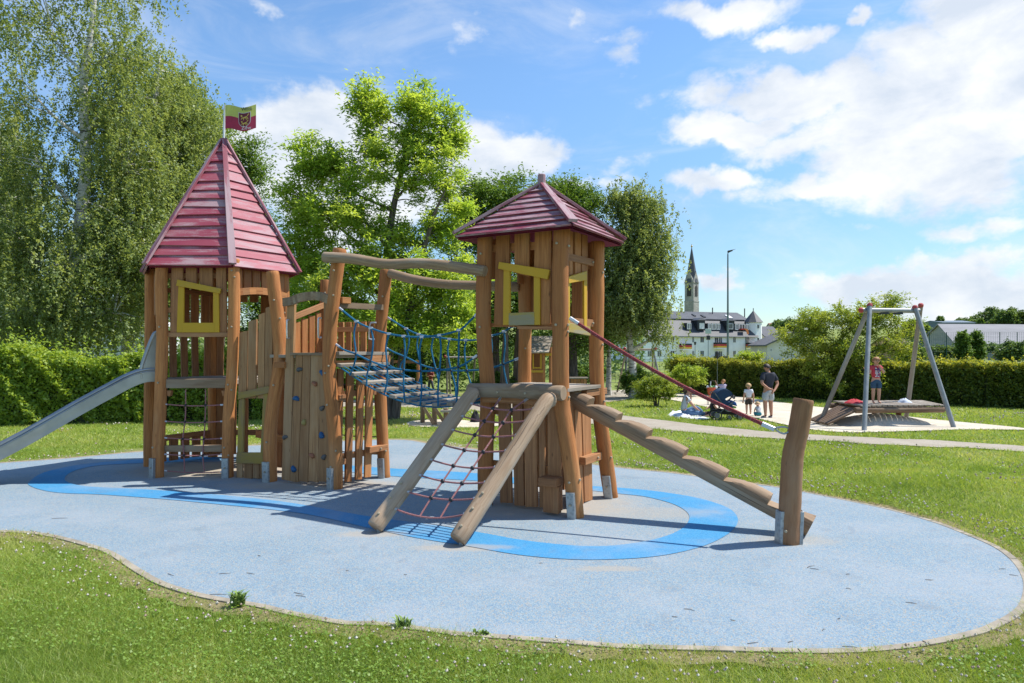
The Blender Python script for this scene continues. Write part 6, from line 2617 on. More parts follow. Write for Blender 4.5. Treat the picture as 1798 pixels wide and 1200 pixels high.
class Person:
    """skeleton in units of body height, x to the right, y the way the figure faces, z up"""
    def __init__(self, joints, head_r=.062, slim=1.0):
        self.j = {k: V(*v) for k, v in joints.items()}
        self.hr = head_r
        self.s = slim
        self.face_dir = V(0, 1, 0)

    def build(self, label, loc, rot, H, skin=SKIN, hair=None, shirt=None, shorts=None, shoes=None, socks=None, sleeve=.55, leg_cover=.0, hair_style='short', long_legs=None):
        j, s = self.j, self.s
        t = thing('person', label, 'person', loc)
        t.rotation_euler = (0, 0, 0)
        xf = Matrix.Rotation(rot, 4, 'Z') @ Matrix.Scale(H, 4)
        N, E = [], []

        def add(p, r, prev=None, r2=None):
            N.append((V(*p), r * s, (r2 if r2 else r) * s))
            if prev is not None:
                E.append((prev, len(N) - 1))
            return len(N) - 1
        pel = add(j['pelvis'], .070, None, .055)
        wst = add(j['waist'], .066, pel, .050)
        chs = add(j['chest'], .078, wst, .055)
        nkb = add(j['neck'], .042, chs, .04)
        hd = j['head']
        up = (hd - j['neck']).normalized()
        f = self.face_dir
        n1 = add(j['neck'].lerp(hd, .42), .031, nkb)
        jaw = add(hd - up * .030 + f * .018, self.hr * .70, n1)
        mid = add(hd + up * .006, self.hr * .98, jaw)
        crn = add(hd + up * .040 - f * .008, self.hr * .80, mid)
        for sd in ('l', 'r'):
            sg = -1 if sd == 'l' else 1
            hip = add(j['hip_' + sd], .052, pel)
            kn = add(j['knee_' + sd], .036, hip)
            cf = add(j['knee_' + sd].lerp(j['ankle_' + sd], .35), .034, kn)
            an = add(j['ankle_' + sd], .020, cf)
            add(j['toe_' + sd], .020, an)
            sh = add(j['shoulder_' + sd], .038, chs)
            el = add(j['elbow_' + sd], .026, sh)
            wr = add(j['wrist_' + sd], .017, el)
            hand = j['hand_' + sd]
            hv = (hand - j['wrist_' + sd])
            hdir = hv.normalized() if hv.length > 1e-5 else V(0, 0, -1)
            side = hdir.cross(V(0, 0, 1))
            side = side.normalized() if side.length > .2 else V(1, 0, 0) * sg
            pm = add(j['wrist_' + sd] + hdir * .035, .020, wr, .012)
            curl = hdir.cross(side)
            for q, L in ((-.015, .040), (-.005, .047), (.005, .044), (.015, .035)):
                b0 = add(j['wrist_' + sd] + hdir * .062 + side * q, .0062, pm)
                add(j['wrist_' + sd] + hdir * (.062 + L * .75) + side * q * 1.25 + curl * .012, .0052, b0)
            th = add(j['wrist_' + sd] + hdir * .030 + side * .026, .0068, pm)
            add(j['wrist_' + sd] + hdir * .055 + side * .036, .0055, th)
        skin_mesh('body', N, E, skin, t, xf, 2)
        # ears and nose as part of the head's looks
        if hair:
            # cap of hair: rings over the skull, lower at the back
            mb = MB()
            rt = f.cross(up).normalized()
            n, m = 16, 7
            r = self.hr * 1.13
            v0 = len(mb.v)
            c = hd + up * .012
            for i in range(m + 1):
                for k in range(n):
                    a = 6.28 * k / n
                    front = math.cos(a)
                    lim = 1.9 - .62 * max(0, front) - .05 * abs(math.sin(a))
                    if hair_style == 'bald':
                        lim = 1.95 - .8 * max(0, front)
                    th = .02 + lim * i / m
                    rr = r * (1 + .04 * math.sin(5 * a + i))
                    d = f * (math.cos(a) * math.sin(th)) + rt * (math.sin(a) * math.sin(th)) + up * math.cos(th)
                    mb.v.append(c + d * rr * (1.02 if front < 0 else .97))
            for i in range(m):
                for k in range(n):
                    l = (k + 1) % n
                    mb.face((v0 + i * n + k, v0 + (i + 1) * n + k, v0 + (i + 1) * n + l, v0 + i * n + l), ((0, 0),) * 4)
            if hair_style == 'ponytail':
                b = c - f * self.hr * 1.0 + up * .01
                mb.tube(catmull([b, b - f * .045 - up * .015, b - f * .055 - up * .085], 4), [.018] * 4 + [.022] * 4 + [.006], 8)
            o = mb.build('hair', hair, None, angle=80)
            me = o.data
            me.transform(Matrix.Translation(o.location))
            me.transform(xf)
            o.location = (0, 0, 0)
            o.parent = t
        # face: eyes, nose, mouth, ears
        rt = f.cross(up).normalized()
        fm = MB()
        fm.ball(hd + f * self.hr * 1.06 - up * .008, .011, 8, 6, 0)
        for sg in (-1, 1):
            fm.ball(hd + rt * sg * self.hr * .97 - up * .004, .013, 8, 6, 0, (.6, 1, 1.3))
        for nm, mb, mt in (('nose_and_ears', fm, skin),):
            o = mb.build(nm, mt, None)
            o.data.transform(Matrix.Translation(o.location))
            o.data.transform(xf)
            o.location = (0, 0, 0)
            o.parent = t
        em = MB()
        for sg in (-1, 1):
            em.ball(hd + f * self.hr * .90 + rt * sg * .022 + up * .008, .0075, 8, 6)
        em.ball(hd + f * self.hr * .93 - up * .030, .008, 8, 5, 0, (1.8, 1, .45))
        o = em.build('eyes_and_mouth', plain('dark_eye', (.05, .02, .02), .4), None)
        o.data.transform(Matrix.Translation(o.location))
        o.data.transform(xf)
        o.location = (0, 0, 0)
        o.parent = t
        g = .012
        if shirt:
            N2, E2 = [], []

            def a2(p, r, prev=None, r2=None):
                N2.append((V(*p), (r + g) * s, ((r2 if r2 else r) + g) * s))
                if prev is not None:
                    E2.append((prev, len(N2) - 1))
                return len(N2) - 1
            w = a2(j['waist'].lerp(j['pelvis'], .85), .072, None, .058)
            w2 = a2(j['waist'], .068, w, .054)
            c = a2(j['chest'], .080, w2, .058)
            a2(j['chest'].lerp(j['neck'], .82), .046, c, .042)
            for sd in ('l', 'r'):
                sh = a2(j['shoulder_' + sd], .040, c)
                a2(j['shoulder_' + sd].lerp(j['elbow_' + sd], sleeve), .034, sh)
            skin_mesh('shirt', N2, E2, shirt, t, xf, 2)
        if shorts:
            N3, E3 = [], []

            def a3(p, r, prev=None, r2=None):
                N3.append((V(*p), (r + g * .8) * s, ((r2 if r2 else r) + g * .8) * s))
                if prev is not None:
                    E3.append((prev, len(N3) - 1))
                return len(N3) - 1
            w = a3(j['pelvis'] + (j['waist'] - j['pelvis']) * .35, .069, None, .055)
            p = a3(j['pelvis'], .071, w, .058)
            for sd in ('l', 'r'):
                h = a3(j['hip_' + sd], .056, p)
                if long_legs:
                    k = a3(j['knee_' + sd], .043, h)
                    a3(j['knee_' + sd].lerp(j['ankle_' + sd], .9), .030, k)
                else:
                    a3(j['hip_' + sd].lerp(j['knee_' + sd], .55), .050, h)
                    a3(j['hip_' + sd].lerp(j['knee_' + sd], .86), .049, len(N3) - 1)
            skin_mesh('shorts' if not long_legs else 'trousers', N3, E3, shorts, t, xf, 2)
        for sd in ('l', 'r'):
            an, toe = j['ankle_' + sd], j['toe_' + sd]
            if socks:
                skin_mesh('sock', [(an + (j['knee_' + sd] - an) * .16, .026), (an - (j['knee_' + sd] - an) * .05, .026)], [(0, 1)], socks, t, xf, 1)
            if shoes:
                d = (toe - an)
                d.z = 0
                d = d.normalized() if d.length > 1e-4 else V(0, 1, 0)
                base = an.copy()
                base.z = an.z - .022
                skin_mesh('shoe', [(base - d * .012, .026), (base + d * .03, .028), (toe + d * .012 - V(0, 0, .0), .022)], [(0, 1), (1, 2)], shoes, t, xf, 2)
        return t


STAND = dict(pelvis=(0, 0, .52), waist=(0, 0, .60), chest=(0, 0, .715), neck=(0, -.005, .825), head=(0, .008, .925),
             hip_l=(-.052, 0, .49), knee_l=(-.058, .012, .285), ankle_l=(-.06, -.005, .045), toe_l=(-.068, .085, .018),
             hip_r=(.052, 0, .49), knee_r=(.058, .012, .285), ankle_r=(.06, -.005, .045), toe_r=(.068, .085, .018),
             shoulder_l=(-.105, 0, .79), elbow_l=(-.135, -.02, .63), wrist_l=(-.14, .03, .49), hand_l=(-.14, .045, .40),
             shoulder_r=(.105, 0, .79), elbow_r=(.135, -.02, .63), wrist_r=(.14, .03, .49), hand_r=(.14, .045, .40))


def pose(**kw):
    d = dict(STAND)
    d.update(kw)
    return d


NAVY = plain('navy_polo', (.022, .026, .040), .85, 0, .15, 20)
GREYSH = plain('light_grey_shorts', (.42, .45, .47), .85, 0, .1, 20)
WHITE_T = plain('white_tshirt', (.70, .72, .78), .85, 0, .06, 20)
BROWN_SH = plain('dark_brown_shorts', (.045, .036, .030), .85, 0, .15, 20)
DENIM = plain('blue_denim', (.10, .19, .33), .85, 0, .25, 25)
DENIM_DK = plain('dark_denim', (.035, .085, .16), .85, 0, .3, 25)
TEAL = plain('teal_trousers', (.02, .20, .27), .85, 0, .15, 25)
PALE_T = plain('pale_grey_tshirt', (.46, .50, .55), .85, 0, .1, 25)
SHOE = plain('grey_trainers', (.10, .17, .24), .7, 0, .3, 40)
BLACKC = plain('black_fabric', (.010, .010, .013), .85, 0, .2)


def stripes(name, a, b, n, axis=2):
    if name in MATS:
        return MATS[name]
    t = MT(name)
    w = t.N.new('ShaderNodeTexWave')
    w.bands_direction = 'Z'
    w.inputs['Scale'].default_value = n
    t.L.new(t.tc.outputs['Object'], w.inputs['Vector'])
    MATS[name] = t.fin(t.mix(t.ramp(w.outputs['Fac'], .45, .55), a, b), .85)
    return MATS[name]


# man watching, hands clasped behind him
g = G(1349, 735)
m = Person(pose(elbow_l=(-.165, -.045, .64), wrist_l=(-.055, -.095, .545), hand_l=(.02, -.105, .53), elbow_r=(.165, -.045, .63), wrist_r=(.06, -.10, .515), hand_r=(-.01, -.12, .47),
                toe_l=(-.085, .075, .018), toe_r=(.075, .082, .018), head=(-.012, .015, .922)), .056, 1.10)
m.face_dir = V(-.62, .78, 0).normalized()
m.build('man in navy polo and light grey shorts with hands behind his back', g, R(14), 1.74, SKIN2, HAIR_DK, NAVY, GREYSH, SHOE, BLACKC, .75, hair_style='bald')

g = G(1314.5, 729)
m = Person(pose(chest=(0, 0, .70), neck=(0, -.005, .80), head=(-.004, .006, .905), shoulder_l=(-.10, 0, .765), shoulder_r=(.10, 0, .765), elbow_l=(-.145, -.02, .60), elbow_r=(.145, -.02, .60),
                wrist_l=(-.16, .02, .46), wrist_r=(.15, .02, .46), hand_l=(-.165, .03, .38), hand_r=(.155, .03, .38)), .078, 1.12)
m.build('boy in white t-shirt and dark brown shorts standing with his back turned', g, R(-4), 1.07, SKIN, HAIR_BL, WHITE_T, BROWN_SH, None, None, .6)

# toddler crouching in teal trousers
g = G(1331.5, 732)
m = Person(dict(pelvis=(0, -.06, .20), waist=(0, -.03, .32), chest=(0, .03, .48), neck=(0, .07, .62), head=(0, .09, .77),
                hip_l=(-.10, -.05, .17), knee_l=(-.17, .16, .24), ankle_l=(-.12, .06, .05), toe_l=(-.14, .17, .02),
                hip_r=(.10, -.05, .17), knee_r=(.17, .16, .24), ankle_r=(.12, .06, .05), toe_r=(.14, .17, .02),
                shoulder_l=(-.13, .05, .56), elbow_l=(-.19, .10, .40), wrist_l=(-.12, .24, .30), hand_l=(-.08, .32, .24),
                shoulder_r=(.13, .05, .56), elbow_r=(.19, .10, .40), wrist_r=(.12, .24, .30), hand_r=(.08, .32, .24)), .135, 1.75)
m.build('fair-haired toddler in teal trousers crouching on the sand between boy and man', g, R(10), .53, SKIN, HAIR_BL, PALE_T, TEAL, None, None, .5, long_legs=True)

# mother sitting on the blanket
g = G(1206, 732)
m = Person(dict(pelvis=(-.06, 0, .075), waist=(-.065, 0, .16), chest=(-.045, 0, .285), neck=(0.0, 0, .395), head=(.045, 0, .49),
                hip_l=(-.02, .05, .07), knee_l=(.20, .09, .165), ankle_l=(.33, .05, .04), toe_l=(.40, .06, .03),
                hip_r=(-.02, -.05, .07), knee_r=(.20, -.13, .07), ankle_r=(.36, -.03, .035), toe_r=(.42, -.02, .03),
                shoulder_l=(-.02, .10, .36), elbow_l=(.08, .13, .25), wrist_l=(.09, .06, .37), hand_l=(.085, .04, .45),
                shoulder_r=(-.02, -.10, .36), elbow_r=(.11, -.14, .20), wrist_r=(.24, -.09, .09), hand_r=(.32, -.07, .06)), .056, .96)
m.face_dir = V(.85, .25, -.3).normalized()
m.build('woman with brown ponytail in grey t-shirt and jeans sitting on a blanket', g + V(0, 0, .03), R(-6), 1.66, SKIN, HAIR_BR, PALE_T, DENIM, None, None, .5, hair_style='ponytail', long_legs=True)

# child in black on the blanket, face up to the rope
g = G(1250, 733)
m = Person(dict(pelvis=(.05, 0, .10), waist=(.05, 0, .24), chest=(.03, 0, .40), neck=(0, 0, .54), head=(-.03, 0, .67),
                hip_l=(.02, .08, .09), knee_l=(-.20, .12, .18), ankle_l=(-.30, .08, .05), toe_l=(-.37, .08, .07),
                hip_r=(.02, -.08, .09), knee_r=(-.15, -.17, .10), ankle_r=(-.30, -.10, .05), toe_r=(-.37, -.10, .05),
                shoulder_l=(.03, .12, .48), elbow_l=(-.05, .16, .36), wrist_l=(-.17, .10, .32), hand_l=(-.24, .08, .30),
                shoulder_r=(.04, -.12, .48), elbow_r=(.14, -.17, .34), wrist_r=(.18, -.12, .20), hand_r=(.2, -.1, .12)), .115, 1.45)
m.face_dir = V(-.8, .5, .1).normalized()
m.build('small child in black sitting on the blanket opposite the woman', g, 0, .86, SKIN, HAIR_RED, BLACKC, BLACKC, None, None, .35, long_legs=False)

# child in striped shirt beyond the stroller, arms lifted to the basket
g = G(1269, 711)
m = Person(pose(chest=(0, 0, .69), neck=(0, .01, .79), head=(.02, .01, .90), shoulder_l=(-.10, .03, .76), shoulder_r=(.10, .03, .76),
                elbow_l=(-.2, .08, .74), wrist_l=(-.25, .08, .86), hand_l=(-.27, .08, .95), elbow_r=(-.02, .13, .70), wrist_r=(-.18, .14, .74), hand_r=(-.26, .14, .76)), .074, 1.1)
m.face_dir = V(-.7, .5, 0).normalized()
m.build('child in purple and white striped shirt reaching to the red basket', g, R(-10), 1.06, SKIN, HAIR_RED, stripes('striped_shirt', (.13, .075, .22), (.60, .58, .66), 11), DENIM, SHOE, None, .9, long_legs=True)

# boy on the deck with a hand at his mouth, the other on the pipe
q = P(1538, 706, 19.5)
m = Person(pose(chest=(0, 0, .70), neck=(0, 0, .81), head=(.0, .012, .912), shoulder_l=(-.105, 0, .775), shoulder_r=(.105, 0, .775),
                elbow_r=(.145, .03, .64), wrist_r=(.22, .05, .70), hand_r=(.245, .05, .74), elbow_l=(-.15, .05, .66), wrist_l=(-.045, .09, .78), hand_l=(-.008, .095, .84)), .070, 1.08)
boy = m.build('barefoot boy in a red printed t-shirt and denim shorts standing on the wooden deck', (q.x, q.y, DECK_Z), R(176), 1.33, SKIN, HAIR_RED, plain('red_tshirt', (.50, .045, .07), .85, 0, .1, 20), DENIM_DK, None, None, .6)


def shirt_print():
    """blocky navy and white print on the boy's chest"""
    H = 1.33
    mbs = {'print_white': MB(), 'print_blue': MB()}
    rs = random.Random(4)
    f = V(.0, -1, 0)
    for r_ in range(7):
        x = -.055
        while x < .055:
            w = rs.uniform(.012, .028)
            m = 'print_blue' if rs.random() < .42 else 'print_white'
            if rs.random() < .85:
                z0 = .575 + r_ * .029
                c = [V(x, .0, z0), V(x + w - .004, .0, z0), V(x + w - .004, .0, z0 + .023), V(x, .0, z0 + .023)]
                pts = []
                for p in c:
                    bul = .0705 * math.sqrt(max(0, 1 - (p.x / .105) ** 2)) + .012 + .004
                    pts.append(V(-p.x * H, -bul * H * 1.08, p.z * H))
                mbs[m].slab(pts, (0, -1, 0), .004)
            x += w
    for nm, mb in mbs.items():
        o = mb.build(nm, plain(nm, (.66, .68, .74) if 'white' in nm else (.05, .06, .22), .85), None, smooth=False)
        o.data.transform(Matrix.Translation(o.location))
        o.location = (0, 0, 0)
        o.parent = boy


shirt_print()

# child by the timber frame beyond the bridge
g = G(756, 690)
m = Person(pose(elbow_l=(-.16, .03, .66), wrist_l=(-.06, .11, .68), hand_l=(-.02, .13, .70), elbow_r=(.16, .03, .66), wrist_r=(.08, .11, .66), hand_r=(.03, .13, .66),
                knee_l=(-.10, .05, .28), ankle_l=(-.17, .0, .045), toe_l=(-.19, .07, .018), ankle_r=(.11, -.01, .045), toe_r=(.12, .07, .018)), .068, 1.02)
m.build('child in dark red top and jeans seen through the rope bridge', g, R(170), 1.42, SKIN2, HAIR_DK, plain('dark_red_top', (.22, .03, .03), .85), plain('charcoal_jeans', (.05, .06, .085), .85), SHOE, None, .5, long_legs=True)

# player in orange far behind the hedge
q = P(1731.5, 632, 150)
m = Person(pose(elbow_r=(.18, .04, .68), wrist_r=(.20, .1, .80), hand_r=(.20, .12, .86)), .062, 1.15)
m.build('distant figure in orange sportswear behind the right hedge', (q.x, 147.5, P(0, 632, 147.5).z), R(150), 2.6 * .70, SKIN, HAIR_BR, plain('orange_shirt', (.62, .12, .04), .8), plain('orange_shorts', (.60, .16, .04), .8), BLACKC, None, .6)


# ---- blanket, stroller, basket
def blanket():
    rs = random.Random(2)
    pts = [G(1172, 729), G(1190, 722), G(1216, 722), G(1252, 730), G(1238, 737), G(1205, 735), G(1180, 732)]
    n = 22
    mb = MB()
    c = sum(pts, V(0, 0, 0)) / len(pts)
    lp = smooth_loop(pts, 6)
    m = len(lp)
    v0 = len(mb.v)
    rings = 6
    mb.v.append(V(c.x, c.y, terr(c.y) + .03))
    for i in range(1, rings + 1):
        f = i / rings
        for k, p in enumerate(lp):
            q = c.lerp(p, f)
            h = terr(q.y) + .025 + .03 * rs.random() * (1 if i < rings else .3)
            if q.x < G(1192, 728).x:
                h += .10 * (1 - f * .5) * (.5 + rs.random())
            if i == rings:
                h = terr(q.y) + .005
            mb.v.append(V(q.x, q.y, h))
    for k in range(m):
        mb.face((v0, v0 + 1 + k, v0 + 1 + (k + 1) % m), ((0, 0),) * 3)
    for i in range(rings - 1):
        for k in range(m):
            a, b = v0 + 1 + i * m + k, v0 + 1 + i * m + (k + 1) % m
            mb.face((a, a + m, b + m, b), ((0, 0),) * 4)
    o = mb.build('picnic_blanket', plain('white_blanket', (.68, .70, .75), .9, 0, .08, 4), None, angle=80)
    tag(o, 'crumpled white picnic blanket spread on the grass under the seated woman', 'blanket')


blanket()


def stroller():
    g = G(1280, 737)
    k = g.y / FOC
    t = thing('stroller', 'dark blue pushchair with black frame parked by the picnic blanket', 'stroller', g)

    def Q(px, py, dy=0.0):
        p = P(px, py, g.y)
        p.y += dy
        return p
    W = .26
    black = BLACK_PL
    alu = plain('stroller_tube', (.13, .14, .14), .35, .6, .1)
    for (px, py, r, dy) in ((1255, 729, .150, -W), (1257, 727, .150, W), (1278, 731, .095, -W * .6), (1294, 731, .10, -W), (1296, 729, .10, W)):
        c = Q(px, py, dy)
        c.z = terr(g.y) + r
        w = MB()
        w.tube([c + V(0, -.022, 0), c + V(0, .022, 0)], r * .55, 14)
        wh = w.build('wheel', plain('wheel_disc', (.16, .16, .17), .5), t)
        tm = MB()
        ring = [c + V(math.cos(6.283 * i / 20) * r * .87, 0, math.sin(6.283 * i / 20) * r * .87) for i in range(21)]
        tm.tube(ring, r * .14, 8, cap=False)
        tm.build('tyre', black, wh)
    for dy in (-W, W):
        MB().tube(catmull([Q(1251, 690, dy), Q(1262, 706, dy), Q(1270, 720, dy), Q(1283, 722, dy), Q(1295, 728, dy)], 4), .016, 8).build('frame_tube', alu, t)
        MB().tube(catmull([Q(1256, 728, dy), Q(1266, 718, dy), Q(1286, 702, dy)], 4), .016, 8).build('frame_tube', alu, t)
    MB().tube([Q(1251, 690, -W), Q(1250, 688, 0), Q(1251, 690, W)], .018, 8).build('handle_bar', black, t)
    # seat shell and hood
    navy = plain('stroller_navy', (.014, .045, .105), .8, 0, .2, 12)
    seat = MB()
    seat.hexa([Q(1258, 712, -W * .9), Q(1284, 716, -W * .9), Q(1284, 716, W * .9), Q(1258, 712, W * .9), Q(1252, 694, -W * .9), Q(1282, 706, -W * .9), Q(1282, 706, W * .9), Q(1252, 694, W * .9)])
    seat.build('seat', navy, t, bevel=.04)
    hood = MB()
    n, m = 10, 8
    v0 = len(hood.v)
    for i in range(n + 1):
        a = R(200 - 170 * i / n)
        for q in range(m + 1):
            dy = -W + 2 * W * q / m
            bul = 1 - .12 * (abs(dy) / W) ** 2
            p = Q(1268 + 17 * math.cos(a) * bul, 702 - 20 * math.sin(a) * bul, dy)
            hood.v.append(p)
    for i in range(n):
        for q in range(m):
            a = v0 + i * (m + 1) + q
            hood.face((a, a + 1, a + m + 2, a + m + 1), ((0, 0),) * 4)
    hd = hood.build('hood', navy, t)
    sm = hd.modifiers.new('thick', 'SOLIDIFY')
    sm.thickness = .012
    for dy in (-W, W):
        side = MB().slab([Q(1268 + 16.6 * math.cos(R(200 - 17 * i)), 702 - 19.6 * math.sin(R(200 - 17 * i)), dy * .98) for i in range(11)], (0, dy, 0), .012).build('hood_side', navy, t)
    MB().tube(catmull([Q(1274, 703, -W), Q(1283, 694, -W), Q(1289, 700, 0), Q(1283, 694, W), Q(1274, 703, W)], 4), .022, 8).build('bumper_bar', black, t)
    MB().hexa([Q(1279, 707, -W * .8), Q(1291, 713, -W * .8), Q(1291, 713, W * .8), Q(1279, 707, W * .8), Q(1281, 702, -W * .8), Q(1289, 706, -W * .8), Q(1289, 706, W * .8), Q(1281, 702, W * .8)]).build('foot_muff', plain('royal_blue_cloth', (.02, .10, .36), .8), t, bevel=.02)
    MB().hexa([Q(1263, 727, -W * .8), Q(1290, 728, -W * .8), Q(1290, 728, W * .8), Q(1263, 727, W * .8), Q(1260, 718, -W * .8), Q(1290, 721, -W * .8), Q(1290, 721, W * .8), Q(1260, 718, W * .8)]).build('shopping_net', BLACKC, t, bevel=.03)
    MB().box(Q(1283, 717, -W * .5), Q(1291, 713.5, W * .5)).build('lime_cloth', plain('lime_cloth', (.38, .55, .14), .8), t, bevel=.02)


stroller()


def basket():
    """orange-red basket standing on a little cart frame, filled with light things"""
    g = G(1250, 712)

    def Q(px, py, dy=0.0):
        p = P(px, py, g.y)
        p.y += dy
        return p
    t = thing('basket', 'orange red basket on thin legs filled with pale and green things beside the stroller', 'basket', g)
    m = MB()
    v0 = len(m.v)
    n = 16
    for (py, rx) in ((694.5, .135), (684, .175), (681, .18)):
        c = Q(1249, py)
        for i in range(n):
            a = 6.283 * i / n
            m.v.append(c + V(math.cos(a) * rx, math.sin(a) * rx * .8, 0))
    for r_ in range(2):
        for i in range(n):
            k = (i + 1) % n
            m.face((v0 + r_ * n + i, v0 + r_ * n + k, v0 + (r_ + 1) * n + k, v0 + (r_ + 1) * n + i), ((0, 0),) * 4)
    m.face(tuple(v0 + i for i in reversed(range(n))), ((0, 0),) * n)
    m.face(tuple(v0 + 2 * n + i for i in range(n)), ((0, 0),) * n)
    m.build('basket_body', plain('orange_red_weave', (.52, .10, .045), .8, 0, .3, 60), t)
    for k, (px, mt) in enumerate(((1243, WHITE_T), (1248, plain('pale_green_toy', (.30, .52, .22), .6)), (1253, plain('green_toy', (.14, .40, .14), .6)), (1257, WHITE_T))):
        MB().ball(Q(px, 680, (-1) ** k * .03), .062, 8, 6).build('content', mt, t)
    MB().tube([Q(1247, 682), Q(1248, 670)], .02, 8).build('bottle', WHITE_T, t)
    MB().tube(catmull([Q(1244, 682), Q(1246, 671), Q(1253, 669), Q(1258, 674), Q(1259, 682)], 4), .011, 6).build('handle', BLACK_PL, t)
    for px, dy in ((1243, -.09), (1255, -.09), (1243, .09), (1255, .09)):
        p = Q(px, 694, dy)
        MB().tube([(p.x, p.y, terr(p.y)), p + V(0, 0, .03)], .011, 6).build('leg', DARKMETAL, t)


basket()
# ------------------------------------------------------------------ foliage
LEAF_BIRCH = leaf_mat('birch_leaves', (.150, .210, .080), (.255, .325, .125), (.36, .42, .185), .46)
LEAF_BRIGHT = leaf_mat('lime_green_leaves', (.215, .355, .055), (.325, .475, .080), (.45, .56, .125), .62)
LEAF_DARK = leaf_mat('dark_green_leaves', (.075, .145, .030), (.135, .235, .045), (.215, .320, .075), .42)
LEAF_SHRUB = leaf_mat('yellow_green_leaves', (.160, .235, .036), (.290, .370, .058), (.41, .45, .10), .48)
LEAF_HEDGE = leaf_mat('hedge_leaves', (.130, .215, .034), (.300, .425, .060), (.45, .53, .100), .48)
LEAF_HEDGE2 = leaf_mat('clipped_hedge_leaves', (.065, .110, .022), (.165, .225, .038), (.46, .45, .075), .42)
LEAF_FAR = leaf_mat('far_leaves', (.075, .135, .045), (.125, .205, .065), (.20, .285, .095), .38)
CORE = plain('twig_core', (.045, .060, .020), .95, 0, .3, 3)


def leaf_object(name, C, size, tint, mat, parent, up=.35, ratio=.55, seed=0, dirs=None):
    """many small leaves, each a bent diamond of its own, as one crown"""
    g = np.random.default_rng(seed)
    n = len(C)
    nrm = g.normal(size=(n, 3))
    nrm[:, 2] = np.abs(nrm[:, 2]) * .8 + up
    nrm /= np.linalg.norm(nrm, axis=1)[:, None]
    a = g.normal(size=(n, 3)) if dirs is None else dirs + g.normal(size=(n, 3)) * .35
    a -= nrm * np.sum(a * nrm, 1)[:, None]
    a /= np.linalg.norm(a, axis=1)[:, None] + 1e-9
    b = np.cross(nrm, a)
    L = (size * g.uniform(.7, 1.25, n))[:, None]
    fold = nrm * L * .10
    p0 = C - a * L * .5
    p1 = C + b * L * ratio * .5 + fold
    p2 = C + a * L * .5 - nrm * L * .08
    p3 = C - b * L * ratio * .5 + fold
    v = np.stack([p0, p1, p2, p3], 1).reshape(-1, 3)
    org = np.array(origin_of(parent)) if parent is not None else v.mean(0)
    v = v - org
    me = bpy.data.meshes.new(name)
    me.vertices.add(len(v))
    me.vertices.foreach_set("co", v.astype(np.float32).ravel())
    me.loops.add(n * 4)
    me.loops.foreach_set("vertex_index", np.arange(n * 4, dtype=np.int32))
    me.polygons.add(n)
    me.polygons.foreach_set("loop_start", np.arange(0, n * 4, 4, dtype=np.int32))
    me.polygons.foreach_set("loop_total", np.full(n, 4, np.int32))
    me.update(calc_edges=True)
    at = me.attributes.new('tint', 'FLOAT', 'FACE')
    at.data.foreach_set('value', np.clip(tint, 0, 1).astype(np.float32))
    me.materials.append(mat)
    o = bpy.data.objects.new(name, me)
    COL.objects.link(o)
    if parent is not None:
        o.parent = parent
    else:
        o.location = org
    return o


